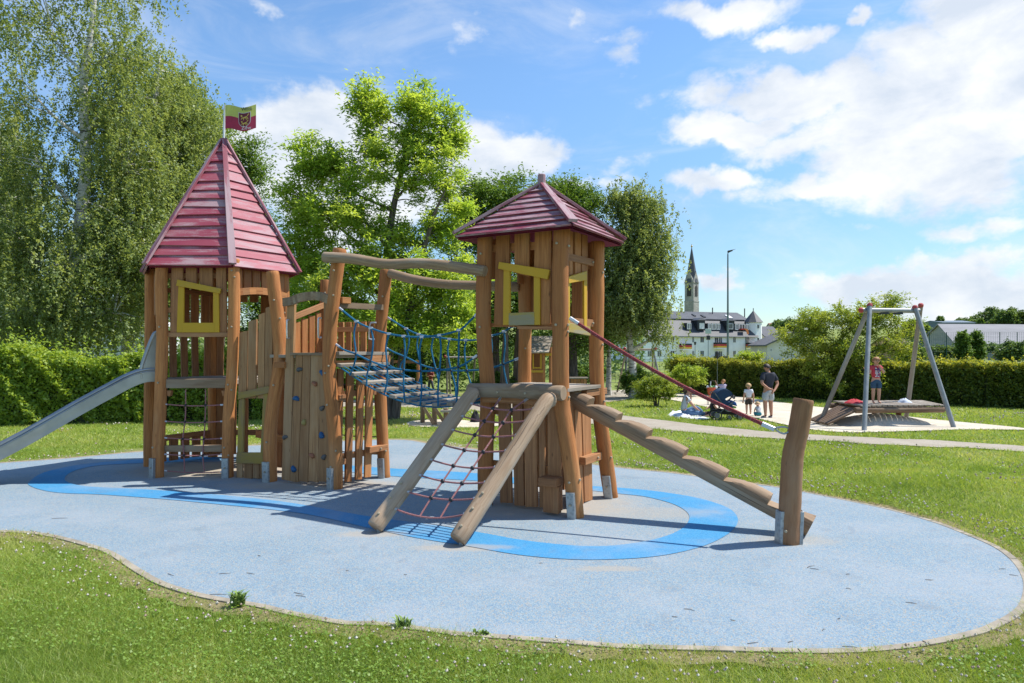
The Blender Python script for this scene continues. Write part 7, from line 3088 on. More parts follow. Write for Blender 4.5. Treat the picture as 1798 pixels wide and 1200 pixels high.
def tree(name, label, base, trunk, r0, lobes, clumps, per, leaf, mat, bark, seed, weep=0.0, spread=.42, limbs=7, cat='tree', group=None, up=.8, tint=.5, flat=.7, top=None, shell=.45, twig=.018, ratio=.55, stems=1):
    """trunk = points of the stem; lobes = (centre, radii, weight) of the crown"""
    g = np.random.default_rng(seed)
    random.seed(seed)
    t = thing(name, label, cat, base, group)
    tp = catmull(trunk, 6)
    m = len(tp)
    wood_mb = MB()
    wood_mb.tube(tp, [r0 * (1.18 if i == 0 else 1) * (1 - .86 * i / (m - 1)) for i in range(m)], 10, True, 0, .05)
    for k in range(stems - 1):
        a = 6.28 * k / max(1, stems - 1) + seed
        q = [tp[0] + V(math.cos(a) * r0 * 1.2, math.sin(a) * r0 * 1.2, 0)]
        h = tp[-1].z - tp[0].z
        lo = V(math.cos(a), math.sin(a), 0)
        w = h * random.uniform(.10, .22)
        q += [q[0] + lo * w * .25 + V(0, 0, h * .3), q[0] + lo * w * .7 + V(0, 0, h * .6), q[0] + lo * w + V(0, 0, h * random.uniform(.70, .82))]
        sp = catmull(q, 5)
        wood_mb.tube(sp, [r0 * .75 * (1 - .85 * i / (len(sp) - 1)) for i in range(len(sp))], 8, True)
    w = np.array([l[2] for l in lobes], float)
    w /= w.sum()
    pick = g.choice(len(lobes), clumps, p=w)
    cc, rad = [], []
    for i in pick:
        c, r, _ = lobes[i]
        d = g.normal(size=3)
        d /= np.linalg.norm(d)
        q = g.uniform(0, 1) ** shell
        cc.append(np.array(c) + d * np.array(r) * q)
    cc = np.array(cc)
    if weep > 0 and seed != 43:
        # keep the upper stem in view: foliage there hangs behind it
        tz = np.array([tuple(p) for p in tp])
        for q in cc:
            k = int(np.argmin(np.abs(tz[:, 2] - q[2])))
            if abs(q[0] - tz[k, 0]) < 1.0 and q[1] < tz[k, 1] + .6 and q[2] > tp[0].z + .30 * (tp[-1].z - tp[0].z):
                q[1] = tz[k, 1] + g.uniform(.9, 2.0)
    # limbs: to the middle of each lobe, then thinner ones to the clumps
    limb_pts = []
    for (c, r, _) in lobes:
        c = Vector(c)
        zt = tp[0].z + (tp[-1].z - tp[0].z) * .25
        ht = max(zt, c.z - .55 * (Vector((c.x, c.y, 0)) - Vector((tp[m // 2].x, tp[m // 2].y, 0))).length - .25 * r[2])
        s = min(tp, key=lambda p: abs(p.z - min(ht, tp[-2].z)))
        e = c + Vector((0, 0, r[2] * .35))
        mid = s.lerp(e, .5) + Vector((random.uniform(-.2, .2), random.uniform(-.2, .2), -.06 * (e - s).length + random.uniform(-.1, .1)))
        pts = catmull([s, mid, e], 5)
        k = len(pts)
        rr = max(.02, r0 * .50 * (1 - (s.z - tp[0].z) / (tp[-1].z - tp[0].z + 1e-6)) + .02)
        wood_mb.tube(pts, [rr * (1 - .8 * i / (k - 1)) for i in range(k)], 7, True)
        limb_pts += pts[2:]
    LP = np.array([tuple(p) for p in limb_pts + tp[m // 3:]])
    for i in range(0, clumps, 2 if clumps > 260 else 1):
        c = cc[i]
        dz = LP[:, 2] - c[2]
        dd = np.linalg.norm(LP - c, axis=1) + np.where(dz > 0, dz * 1.2, 0)
        s = Vector(LP[int(np.argmin(dd))])
        e = Vector(c)
        mid = s.lerp(e, .55) + Vector((0, 0, .10 * (e - s).length))
        pts = catmull([s, mid, e], 3)
        k = len(pts)
        wood_mb.tube(pts, [twig * (1.2 - 1.0 * q / (k - 1)) + .003 for q in range(k)], 4, False)
    wood_mb.build('trunk', bark, t)
    # leaves
    P_, T_, D_ = [], [], []
    ctint = g.normal(tint, .20, clumps)
    for i in range(clumps):
        n = max(4, int(per * g.uniform(.55, 1.4)))
        if weep > 0:
            k = max(2, n // 20)
            st = cc[i] + g.normal(size=(k, 3)) * np.array([spread, spread, spread * .7])
            ln = weep * g.uniform(.35, 1.25, k)
            sway = g.normal(size=(k, 2)) * .24
            m2 = n // k
            u = g.uniform(0, 1, (k, m2))
            x = st[:, None, 0] + sway[:, None, 0] * u * ln[:, None] + g.normal(size=(k, m2)) * .055
            y = st[:, None, 1] + sway[:, None, 1] * u * ln[:, None] + g.normal(size=(k, m2)) * .055
            z = st[:, None, 2] - u * ln[:, None] + g.normal(size=(k, m2)) * .03
            q = np.stack([x, y, z], -1).reshape(-1, 3)
            P_.append(q)
            T_.append(np.clip(g.normal(ctint[i], .10, len(q)), 0, 1))
            D_.append(np.tile([0, 0, -1.0], (len(q), 1)))
        else:
            # a spray of small twigs, leaves set along each
            k = max(3, n // 12)
            di = g.normal(size=(k, 3))
            di[:, 2] = di[:, 2] * flat + .25
            di /= np.linalg.norm(di, axis=1)[:, None]
            ln = spread * g.uniform(.5, 1.7, k)
            m2 = max(2, n // k)
            u = g.uniform(.1, 1, (k, m2))
            q = cc[i] + di[:, None, :] * (u * ln[:, None])[:, :, None] + g.normal(size=(k, m2, 3)) * (spread * .16)
            q[..., 2] -= (u * ln[:, None]) ** 2 * .25
            q = q.reshape(-1, 3)
            P_.append(q)
            T_.append(np.clip(g.normal(ctint[i], .10, len(q)), 0, 1))
            D_.append(np.repeat(di, m2, 0))
    Pn, Tn, Dn = np.concatenate(P_), np.concatenate(T_), np.concatenate(D_)
    leaf_object('crown', Pn, np.full(len(Pn), leaf), Tn, mat, t, up, ratio, seed + 1, Dn)
    return t


def lobe(px, py, Y, rx, rz, ry=None, w=None):
    """a part of a crown centred where it is seen, radii in photograph pixels turned to metres"""
    k = Y / FOC
    c = P(px, py, Y)
    a, b = rx * k, rz * k
    d = a * .9 if ry is None else ry
    return (tuple(c), (a, d, b), (w if w is not None else a * b))


def gz(px, Y):
    return Vector(((px - CX) / FOC * Y, Y, terr(Y) - .05))


# ---- birches on the left
Y = 27
tree('birch_tree', 'big weeping birch at the far left with a white trunk behind the hedge', gz(124, Y), [gz(124, Y), P(122, 600, Y), P(135, 450, Y), P(150, 300, Y), P(147, 150, Y), P(162, 40, Y), P(170, -60, Y)], .36,
     [lobe(120, -60, Y, 130, 80, w=.6), lobe(90, 70, Y, 130, 70, w=.75), lobe(210, 90, Y, 80, 80, w=.9), lobe(40, 170, Y - 1, 90, 80, w=.5), lobe(190, 210, Y, 110, 80, w=1.5),
      lobe(60, 300, Y - 1, 110, 80, w=1.0), lobe(220, 320, Y - .5, 90, 80, w=1.4), lobe(130, 400, Y - 1, 130, 70, w=1.6), lobe(30, 440, Y - 1.5, 70, 70, w=1.0), lobe(230, 430, Y - 1, 80, 70, w=1.3), lobe(120, 480, Y - 2, 130, 50, w=1.1), lobe(60, 555, Y - 1.5, 110, 28, w=.8), lobe(200, 560, Y - 1.5, 80, 24, w=.5)],
     510, 320, .120, LEAF_BIRCH, MATS['birch_bark'], 21, weep=.95, spread=.62, tint=.52, twig=.022)
Y = 30
tree('birch_tree', 'birch with a leaning white trunk between the left edge and the hex tower', gz(222, Y), [gz(222, Y), P(226, 590, Y), P(240, 470, Y), P(262, 330, Y), P(270, 200, Y), P(280, 110, Y)], .34,
     [lobe(275, 150, Y, 55, 70, w=.9), lobe(310, 220, Y, 70, 80, w=1.1), lobe(270, 320, Y, 90, 80, w=1.3), lobe(320, 400, Y, 80, 70, w=1.3), lobe(220, 440, Y, 90, 60, w=1.2), lobe(290, 480, Y - 1, 100, 50, w=1.0), lobe(200, 510, Y - 1, 90, 40, w=.8)],
     350, 330, .125, LEAF_BIRCH, MATS['birch_bark'], 22, weep=.95, spread=.62, tint=.42)
Y = 34
tree('broadleaf_tree', 'dark leafy tree behind the steep red roof and flag', gz(385, Y), [gz(385, Y), P(385, 560, Y), P(390, 420, Y), P(395, 280, Y)], .35,
     [lobe(300, 160, Y, 50, 50, w=.7), lobe(345, 230, Y, 70, 70, w=1.1), lobe(420, 285, Y, 50, 50, w=.8), lobe(440, 330, Y, 40, 60, w=.5), lobe(340, 340, Y, 90, 80, w=1.4), lobe(420, 410, Y, 70, 60, w=1.0), lobe(380, 500, Y, 110, 70, w=1.4)],
     230, 190, .15, LEAF_DARK, MATS['dark_bark'], 23, spread=.85, tint=.62)
Y = 33
tree('birch_tree', 'young birch partly cut off by the left edge of the view', gz(-20, Y), [gz(-20, Y), P(-18, 500, Y), P(-10, 350, Y), P(0, 220, Y)], .25,
     [lobe(-30, 260, Y, 90, 80), lobe(10, 380, Y, 80, 70), lobe(-40, 480, Y, 100, 70), lobe(40, 520, Y, 90, 50), lobe(170, 540, Y + 2, 120, 35, w=.8)], 220, 260, .15, LEAF_BIRCH, MATS['birch_bark'], 24, weep=1.0, spread=.5, tint=.35)

# ---- the bright green tree between the towers
Y = 21.5
tree('broadleaf_tree', 'bright lime green many-stemmed tree in the middle behind the overhead logs', gz(682, Y), [gz(682, Y), P(681, 600, Y), P(678, 470, Y), P(690, 370, Y), P(712, 270, Y), P(722, 190, Y)], .20,
     [lobe(648, 195, Y, 32, 55, w=.6), lobe(735, 195, Y, 45, 60, w=.75), lobe(785, 235, Y, 34, 55, w=.5), lobe(690, 250, Y, 60, 50, w=.6), lobe(650, 290, Y, 80, 50, w=.9), lobe(755, 300, Y, 65, 55, w=.8), lobe(555, 290, Y, 50, 50, w=.7),
      lobe(530, 370, Y, 55, 60, w=.9), lobe(610, 370, Y - .4, 80, 55, w=1.0), lobe(700, 400, Y, 90, 60, w=1.0), lobe(790, 390, Y, 50, 65, w=.8), lobe(540, 460, Y, 60, 60, w=.9), lobe(620, 480, Y - .6, 90, 60, w=1.1), lobe(720, 500, Y - .7, 100, 60, w=1.3),
      lobe(800, 500, Y - .3, 60, 70, w=.9), lobe(560, 545, Y - .5, 70, 40, w=.7), lobe(780, 575, Y - .6, 80, 40, w=.9), lobe(680, 575, Y - 1, 90, 35, w=.8)],
     560, 185, .135, LEAF_BRIGHT, MATS['dark_bark'], 31, spread=.42, tint=.66, up=.85, shell=.55, twig=.017, ratio=.36, stems=2)

# ---- dark trees behind the right tower
Y = 33
tree('broadleaf_tree', 'dark green tree rising behind the low pyramid roof, left of its finial', gz(868, Y), [gz(868, Y), P(868, 600, Y), P(872, 470, Y), P(865, 340, Y)], .34,
     [lobe(850, 345, Y, 60, 50, w=1), lobe(900, 350, Y, 70, 50, w=1), lobe(830, 420, Y, 60, 60, w=1), lobe(910, 430, Y, 80, 60, w=1.3), lobe(870, 510, Y, 100, 60, w=1.4), lobe(840, 580, Y, 90, 40, w=1)],
     230, 200, .15, LEAF_DARK, MATS['dark_bark'], 41, spread=.75, tint=.58)
Y = 35
tree('broadleaf_tree', 'dark green tree rising behind the low pyramid roof, right of its finial', gz(1005, Y), [gz(1005, Y), P(1005, 610, Y), P(1000, 470, Y), P(1000, 350, Y)], .32,
     [lobe(980, 345, Y, 44, 34, w=.8), lobe(1025, 362, Y, 40, 34, w=.6), lobe(960, 410, Y, 70, 50, w=1), lobe(1025, 440, Y, 60, 60, w=1.0), lobe(990, 520, Y, 90, 60, w=1.3), lobe(1060, 540, Y, 70, 60, w=1), lobe(1010, 590, Y, 90, 36, w=.9)],
     240, 200, .15, LEAF_DARK, MATS['dark_bark'], 42, spread=.75, tint=.58)
Y = 34
tree('birch_tree', 'tall weeping birch to the right of the square tower before the white building', gz(1108, Y), [gz(1112, Y), P(1110, 640, Y), P(1103, 560, Y), P(1108, 450, Y), P(1112, 350, Y)], .24,
     [lobe(1098, 345, Y, 22, 24, w=.6), lobe(1130, 366, Y, 24, 26, w=.6), lobe(1092, 420, Y, 40, 44, w=1), lobe(1142, 415, Y, 24, 34, w=.7), lobe(1118, 480, Y, 46, 44, w=1.2), lobe(1144, 465, Y, 22, 36, w=.6), lobe(1095, 540, Y, 50, 38, w=1.1), lobe(1135, 540, Y - .5, 34, 30, w=.8), lobe(1172, 580, Y - .5, 9, 20, w=.14)],
     270, 300, .13, LEAF_BIRCH, MATS['birch_bark'], 43, weep=.85, spread=.48, tint=.50)
tree('birch_tree', 'slim pale trunk with thin foliage just right of the square tower', gz(1068, 36), [gz(1068, 36), P(1069, 640, 36), P(1067, 560, 36), P(1064, 470, 36)], .17,
     [lobe(1065, 520, 36, 40, 50), lobe(1075, 580, 36, 50, 30)], 50, 160, .13, LEAF_DARK, MATS['birch_bark'], 44, spread=.6, tint=.45)
for i, (px, Yt, s) in enumerate(((886, 30, 51), (908, 31, 52))):
    tree('broadleaf_tree', ('dark twin trunk left of the playhouse, nearer one', 'dark twin trunk beside the playhouse, farther one')[i], gz(px, Yt), [gz(px, Yt), P(px + 1, 610, Yt), P(px + 6, 520, Yt)], .26,
         [lobe(px - 20, 540, Yt, 70, 36), lobe(px + 40, 520, Yt, 70, 36)], 70, 190, .15, LEAF_DARK, MATS['dark_bark'], s, spread=.7, tint=.45)
# trees closing the view under the bright tree, its shade painted in as dark leaves
for i, (px, Yt, w, top, s, lb) in enumerate(((500, 40, 90, 470, 61, 'dim tree filling the gap right of the steep red roof'), (620, 42, 110, 500, 62, 'shaded tree behind the climbing tower'), (740, 42, 100, 520, 63, 'shaded tree behind the rope bridge'))):
    tree('broadleaf_tree', lb, gz(px, Yt), [gz(px, Yt), P(px, 600, Yt), P(px, top + 30, Yt)], .3,
         [lobe(px, top + 40, Yt, w * .8, 50), lobe(px - w * .5, top + 110, Yt, w * .7, 50), lobe(px + w * .5, top + 110, Yt, w * .7, 50)], 130, 190, .17, LEAF_DARK, MATS['dark_bark'], s, spread=.9, tint=.38)

# ---- airy shrub tree left of the swing
Y = 31
tree('shrub_tree', 'airy light green shrub tree behind the big swing frame', gz(1490, Y), [gz(1490, Y), P(1488, 660, Y), P(1480, 600, Y), P(1478, 560, Y)], .11,
     [lobe(1420, 570, Y, 36, 30, w=.8), lobe(1470, 560, Y, 60, 26, w=1.0), lobe(1535, 560, Y, 44, 30, w=.9), lobe(1562, 535, Y, 26, 18, w=.3), lobe(1390, 595, Y, 24, 16, w=.3), lobe(1440, 615, Y, 60, 36, w=1.3), lobe(1510, 615, Y, 70, 40, w=1.3), lobe(1575, 610, Y, 36, 30, w=.6), lobe(1480, 660, Y, 90, 30, w=1.2), lobe(1600, 575, Y, 22, 10, w=.2)],
     330, 115, .12, LEAF_SHRUB, MATS['dark_bark'], 71, spread=.42, tint=.52, up=.7, stems=6, ratio=.42)
# conifers and clumps on the far rise
for i, (px, py, Yt, w, h, nm, lb) in enumerate(((1692, 607, 140, 14, 26, 'thuja_tree', 'left one of two dark columnar thujas before the barn'), (1714, 608, 142, 15, 24, 'thuja_tree', 'right, broader one of two dark columnar thujas before the barn'))):
    tree(nm, lb, gz(px, Yt), [gz(px, Yt), P(px, 610, Yt), P(px, py - h * .8, Yt)], .2, [lobe(px, py - 6, Yt, w * .75, h * .8), lobe(px, py + 12, Yt, w, h * .5)], 130, 150, .36, LEAF_DARK, MATS['dark_bark'], 81 + i, spread=.55, tint=.4)
FAR_TREES = [(1385, 580, 210, 26, 18, 'round tree beyond the turret with a darker crown'), (1365, 574, 300, 10, 8, 'small far tree beside the reddish brown roof'),
             (1600, 577, 330, 12, 14, 'far tree above the orange house left of the barn'), (1618, 578, 360, 10, 9, 'small far tree at the left end of the barn ridge'), (1740, 560, 520, 40, 18, 'broad round-crowned tree on the hilltop above the barn'),
             (1720, 566, 560, 22, 11, 'smaller tree left of the hilltop trees'), (1775, 558, 500, 34, 16, 'hilltop tree at the right edge of the view'), (1820, 560, 500, 40, 18, 'hilltop tree just past the right edge'),
             (1690, 568, 600, 16, 8, 'low far clump on the skyline above the barn'), (1777, 618, 120, 26, 17, 'rounded bush tree behind the fence at the right edge'), (1660, 618, 150, 34, 7, 'low green bush behind the goal'), (1745, 616, 165, 26, 9, 'low green bush behind the player in orange'),
             (1600, 622, 130, 26, 16, 'dark bush under the orange house'), (1636, 622, 150, 14, 14, 'dark bush at the barn gable')]
for i, (px, py, Yt, w, h, lb) in enumerate(FAR_TREES):
    b = gz(px, Yt)
    top = P(px, py - h, Yt)
    c = P(px, py, Yt)
    b.z = min(float(land_height(np.array([b.x]), np.array([Yt]))[0]), c.z - h * Yt / FOC)
    tree('distant_tree', lb, b, [b, b.lerp(c, .6), c], .2, [lobe(px, py - h * .3, Yt, w * .7, h * .7), lobe(px - w * .4, py + h * .25, Yt, w * .55, h * .65), lobe(px + w * .45, py + h * .2, Yt, w * .5, h * .65)], 70, 130,
         .0030 * Yt + .06, LEAF_FAR, MATS['dark_bark'], 91 + i, spread=.008 * Yt, tint=.5, cat='tree', twig=.03)
for i, (px, Yt, w, h, lb) in enumerate(((1651, 430, 5, 12, 'small pointed conifer left of the factory hall'), (1722, 430, 5, 10, 'pointed conifer right of the factory hall'), (1787, 500, 5, 16, 'pointed conifer topping the hilltop trees'))):
    b = gz(px, Yt)
    pyt = (556, 561, 550)[i]
    c = P(px, pyt + h * .6, Yt)
    b.z = c.z - h * Yt / FOC
    tree('conifer', lb, b, [b, b.lerp(c, .6), P(px, pyt, Yt)], .3, [lobe(px, pyt + h * .3, Yt, w * .4, h * .35), lobe(px, pyt + h * .8, Yt, w * .8, h * .45)], 60, 90, 1.1, LEAF_DARK, MATS['dark_bark'], 131 + i, spread=1.4, tint=.35)


# ---- hedges and bushes
def hedge(name, label, line, height, depth, count, leaf, mat, seed, rough=.22, tint=.45, cat='hedge', spikes=.0, top_sun_tint=.0):
    """leafy wall along a ground line; a twiggy dark core inside, leaves through the outer layer"""
    g = np.random.default_rng(seed)
    pts = [Vector(p) for p in line]
    seg = [(b - a).length for a, b in zip(pts, pts[1:])]
    tot = sum(seg)
    cum = np.concatenate([[0], np.cumsum(seg)])
    c0 = pts[0].lerp(pts[-1], .5)
    t = thing(name, label, cat, c0)

    def along(s):
        i = np.clip(np.searchsorted(cum, s, side='right') - 1, 0, len(seg) - 1)
        u = (s - cum[i]) / np.array(seg)[i]
        A = np.array([tuple(p) for p in pts])
        p = A[i] + (A[i + 1] - A[i]) * u[:, None]
        d = (A[i + 1] - A[i])
        d[:, 2] = 0
        d /= np.linalg.norm(d, axis=1)[:, None]
        nn = np.stack([d[:, 1], -d[:, 0], 0 * d[:, 0]], 1)
        nn *= np.sign(-np.sum(nn * p, 1))[:, None]
        return p, nn
    h = height if callable(height) else (lambda s: np.full_like(s, height))

    def wob(s, v, k=0.0):
        return (np.sin(s * 1.9 + k) * .35 + np.sin(s * 4.3 + v * 2.1 + k * 2) * .3 + np.sin(s * 9.1 + v * 5.0 + k) * .2 + np.sin(s * .6 + k * 3) * .35) * rough
    n = count
    # front face, top, back and ends
    kind = g.choice(3, n, p=[.58, .30, .12])
    s = g.uniform(0, tot, n)
    p, nn = along(s)
    hh = h(s)
    v = g.uniform(0, 1, n) ** .85
    dep = np.abs(g.normal(0, .16, n))
    z = np.where(kind == 1, hh + wob(s, 0) * .8 - dep * .9, v * hh)
    out = np.where(kind == 0, depth / 2 + wob(s, v * 3, 1.3) - dep, np.where(kind == 1, g.uniform(-.5, .5, n) * depth, -depth / 2 - wob(s, v * 3, 2.1) + dep))
    if spikes:
        m = g.uniform(0, 1, n) < .10
        z = np.where(m & (kind == 1), z + np.abs(g.normal(0, spikes, n)), z)
    # clumps: shift leaves towards cells so that lights and darks gather
    cell = np.sin(s * 7.3 + np.floor(z * 4.1) * 2.7) * np.sin(z * 8.7 + np.floor(s * 3.3) * 1.9 + out * 3)
    out = out + cell * .10
    z = z + np.cos(s * 6.1 + z * 5.3) * .05
    C = p + nn * out[:, None]
    C[:, 2] = p[:, 2] + np.maximum(.02, z)
    tn = g.normal(tint, .17, n) + top_sun_tint * np.clip((z / hh - .75) * 4, 0, 1) * g.uniform(.35, 1.1, n)  # sunlight on the hedge top is painted into the leaf tint
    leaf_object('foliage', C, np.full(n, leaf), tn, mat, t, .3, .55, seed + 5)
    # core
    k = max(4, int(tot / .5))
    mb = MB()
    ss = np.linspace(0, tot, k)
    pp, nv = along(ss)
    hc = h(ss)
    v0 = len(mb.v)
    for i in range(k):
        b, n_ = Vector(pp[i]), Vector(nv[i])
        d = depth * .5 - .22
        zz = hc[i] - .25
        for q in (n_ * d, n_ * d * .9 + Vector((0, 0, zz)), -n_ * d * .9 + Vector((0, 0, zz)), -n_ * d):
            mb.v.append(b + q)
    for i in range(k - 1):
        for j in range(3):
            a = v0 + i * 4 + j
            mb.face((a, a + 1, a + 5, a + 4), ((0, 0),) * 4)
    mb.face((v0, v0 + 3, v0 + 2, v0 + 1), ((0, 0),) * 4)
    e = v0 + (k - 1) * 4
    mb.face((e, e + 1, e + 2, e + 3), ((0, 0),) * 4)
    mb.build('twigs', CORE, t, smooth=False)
    return t


hl = [gz(-190, 19.2), gz(0, 19.6), gz(150, 20.2), gz(300, 20.8), gz(430, 21.6), gz(505, 22.4)]
hedge('hedge', 'tall loose light green hedge along the lawn at the left behind the slide', hl, lambda s: 2.12 + .18 * np.sin(s * .7 + 1) + .10 * np.sin(s * 2.3), 1.5, 66000, .105, LEAF_HEDGE, 201, .36, .50, spikes=.26, top_sun_tint=.12)
hr = [gz(1196, 39.5), gz(1290, 36), gz(1400, 33), gz(1500, 31), gz(1620, 29), gz(1740, 27), gz(1900, 25), gz(2080, 23)]
hedge('hedge', 'long clipped hedge with a sunlit top painted yellow green running behind the sand pit to the right edge', hr, lambda s: 1.92 + .05 * np.sin(s * .9) - .010 * s, 1.6, 80000, .12, LEAF_HEDGE2, 202, .17, .36, spikes=.14, top_sun_tint=.62)


def bush(label, px, py, Yb, rx, rz, n, leaf, mat, seed, tint=.45, name='bush', bark=None):
    k = Yb / FOC
    b = gz(px, Yb)
    lobes = [lobe(px, py, Yb, rx * .8, rz * .8), lobe(px - rx * .45, py + rz * .25, Yb, rx * .55, rz * .7), lobe(px + rx * .45, py + rz * .2, Yb, rx * .55, rz * .7)]
    return tree(name, label, b, [b, b.lerp(P(px, py, Yb), .5), P(px, py - rz * .4, Yb)], .05, lobes, n, 110, leaf, mat, bark or MATS['dark_bark'], seed, spread=.26, tint=tint, cat='bush', twig=.008, stems=4)


bush('yellowish spreading bush at the edge of the sand by the swing', 1152, 680, 27, 40, 24, 130, .07, LEAF_SHRUB, 211, .42)
bush('dark rounded bush behind the yellowish bush', 1118, 666, 34, 34, 26, 110, .10, LEAF_DARK, 212, .6)
bush('light green rounded bush in front of the clipped hedge end', 1205, 659, 35, 34, 22, 120, .10, LEAF_HEDGE, 213, .62)
bush('dark shrub with upright shoots behind the light green bush', 1196, 636, 40, 30, 18, 90, .11, LEAF_HEDGE, 214, .36)
bush('dark low shrub at the foot of the twin trunks', 870, 672, 31, 40, 22, 100, .11, LEAF_DARK, 215, .5)
bush('shrub row left of the timber frame with shade painted into its leaves', 590, 668, 37, 60, 30, 130, .13, LEAF_DARK, 216, .40)  # added shrubs; dark leaf colour stands in for shade under the trees
bush('shrub behind the child beyond the bridge with shade painted into its leaves', 700, 664, 41, 60, 30, 130, .13, LEAF_DARK, 217, .32)  # added as well, understorey shade put into the low tint
bush('dark shrub behind the sand play counter', 1030, 655, 40, 50, 18, 100, .12, LEAF_DARK, 218, .45)
bush('light shoots topping the clipped hedge below the turret', 1318, 628, 36, 26, 10, 40, .10, LEAF_HEDGE, 219, .6)

# a wooded bank closing the view far behind the trees on the left
g_ = np.random.default_rng(301)
n = 42000
px = g_.uniform(-900, 1130, n)
Yw = g_.uniform(58, 74, n)
zz = g_.uniform(0, 1, n) ** .8
hgt = 4.6 + 1.6 * np.sin(px * .013) + 1.1 * np.sin(px * .041 + 1)
C = np.stack([(px - CX) / FOC * Yw, Yw + g_.normal(0, .5, n), -.6 + zz * hgt + g_.normal(0, .25, n)], 1)
o = leaf_object('distant_wood', C, np.full(n, .42), g_.normal(.42, .2, n), LEAF_FAR, None, .35, .6, 302)
tag(o, 'far-off belt of woodland closing the view behind the trees', 'woodland', kind='stuff')
# ------------------------------------------------------------------ grass and small things on the ground
GRASS = leaf_mat('grass_blades', (.170, .270, .045), (.325, .430, .080), (.52, .51, .20), .45, .02)
CLOVER = leaf_mat('clover_leaves', (.14, .245, .040), (.21, .330, .058), (.28, .40, .09), .40, .02)


def no_grass(X, Y, margin=0.0):
    bad = np.zeros(X.shape, bool)
    for i, lp in enumerate(NO_GRASS):
        bad |= inside(inset_loop(lp, -margin) if margin else lp, X, Y)
    return bad


def value_noise(X, Y, s, seed):
    g = np.random.default_rng(seed)
    T = g.uniform(0, 1, (64, 64))
    x, y = X * s, Y * s
    xi, yi = np.floor(x).astype(int), np.floor(y).astype(int)
    fx, fy = x - xi, y - yi
    fx, fy = fx * fx * (3 - 2 * fx), fy * fy * (3 - 2 * fy)
    a, b = T[xi % 64, yi % 64], T[(xi + 1) % 64, yi % 64]
    c, d = T[xi % 64, (yi + 1) % 64], T[(xi + 1) % 64, (yi + 1) % 64]
    return (a * (1 - fx) + b * fx) * (1 - fy) + (c * (1 - fx) + d * fx) * fy


def fractal(X, Y, s, seed):
    return (value_noise(X, Y, s, seed) + .5 * value_noise(X, Y, s * 2.1, seed + 1) + .25 * value_noise(X, Y, s * 4.3, seed + 2)) / 1.75


def dryness(X, Y):
    d = fractal(X, Y, .55, 5)
    f = fractal(X, Y, 3.0, 9)
    return np.clip((d - .49) * 4.5, 0, 1) * np.clip(f * 1.6, 0, 1)


KSIGN = 1 if sum(edge_loop[i - 1].x * edge_loop[i].y - edge_loop[i].x * edge_loop[i - 1].y for i in range(len(edge_loop))) > 0 else -1


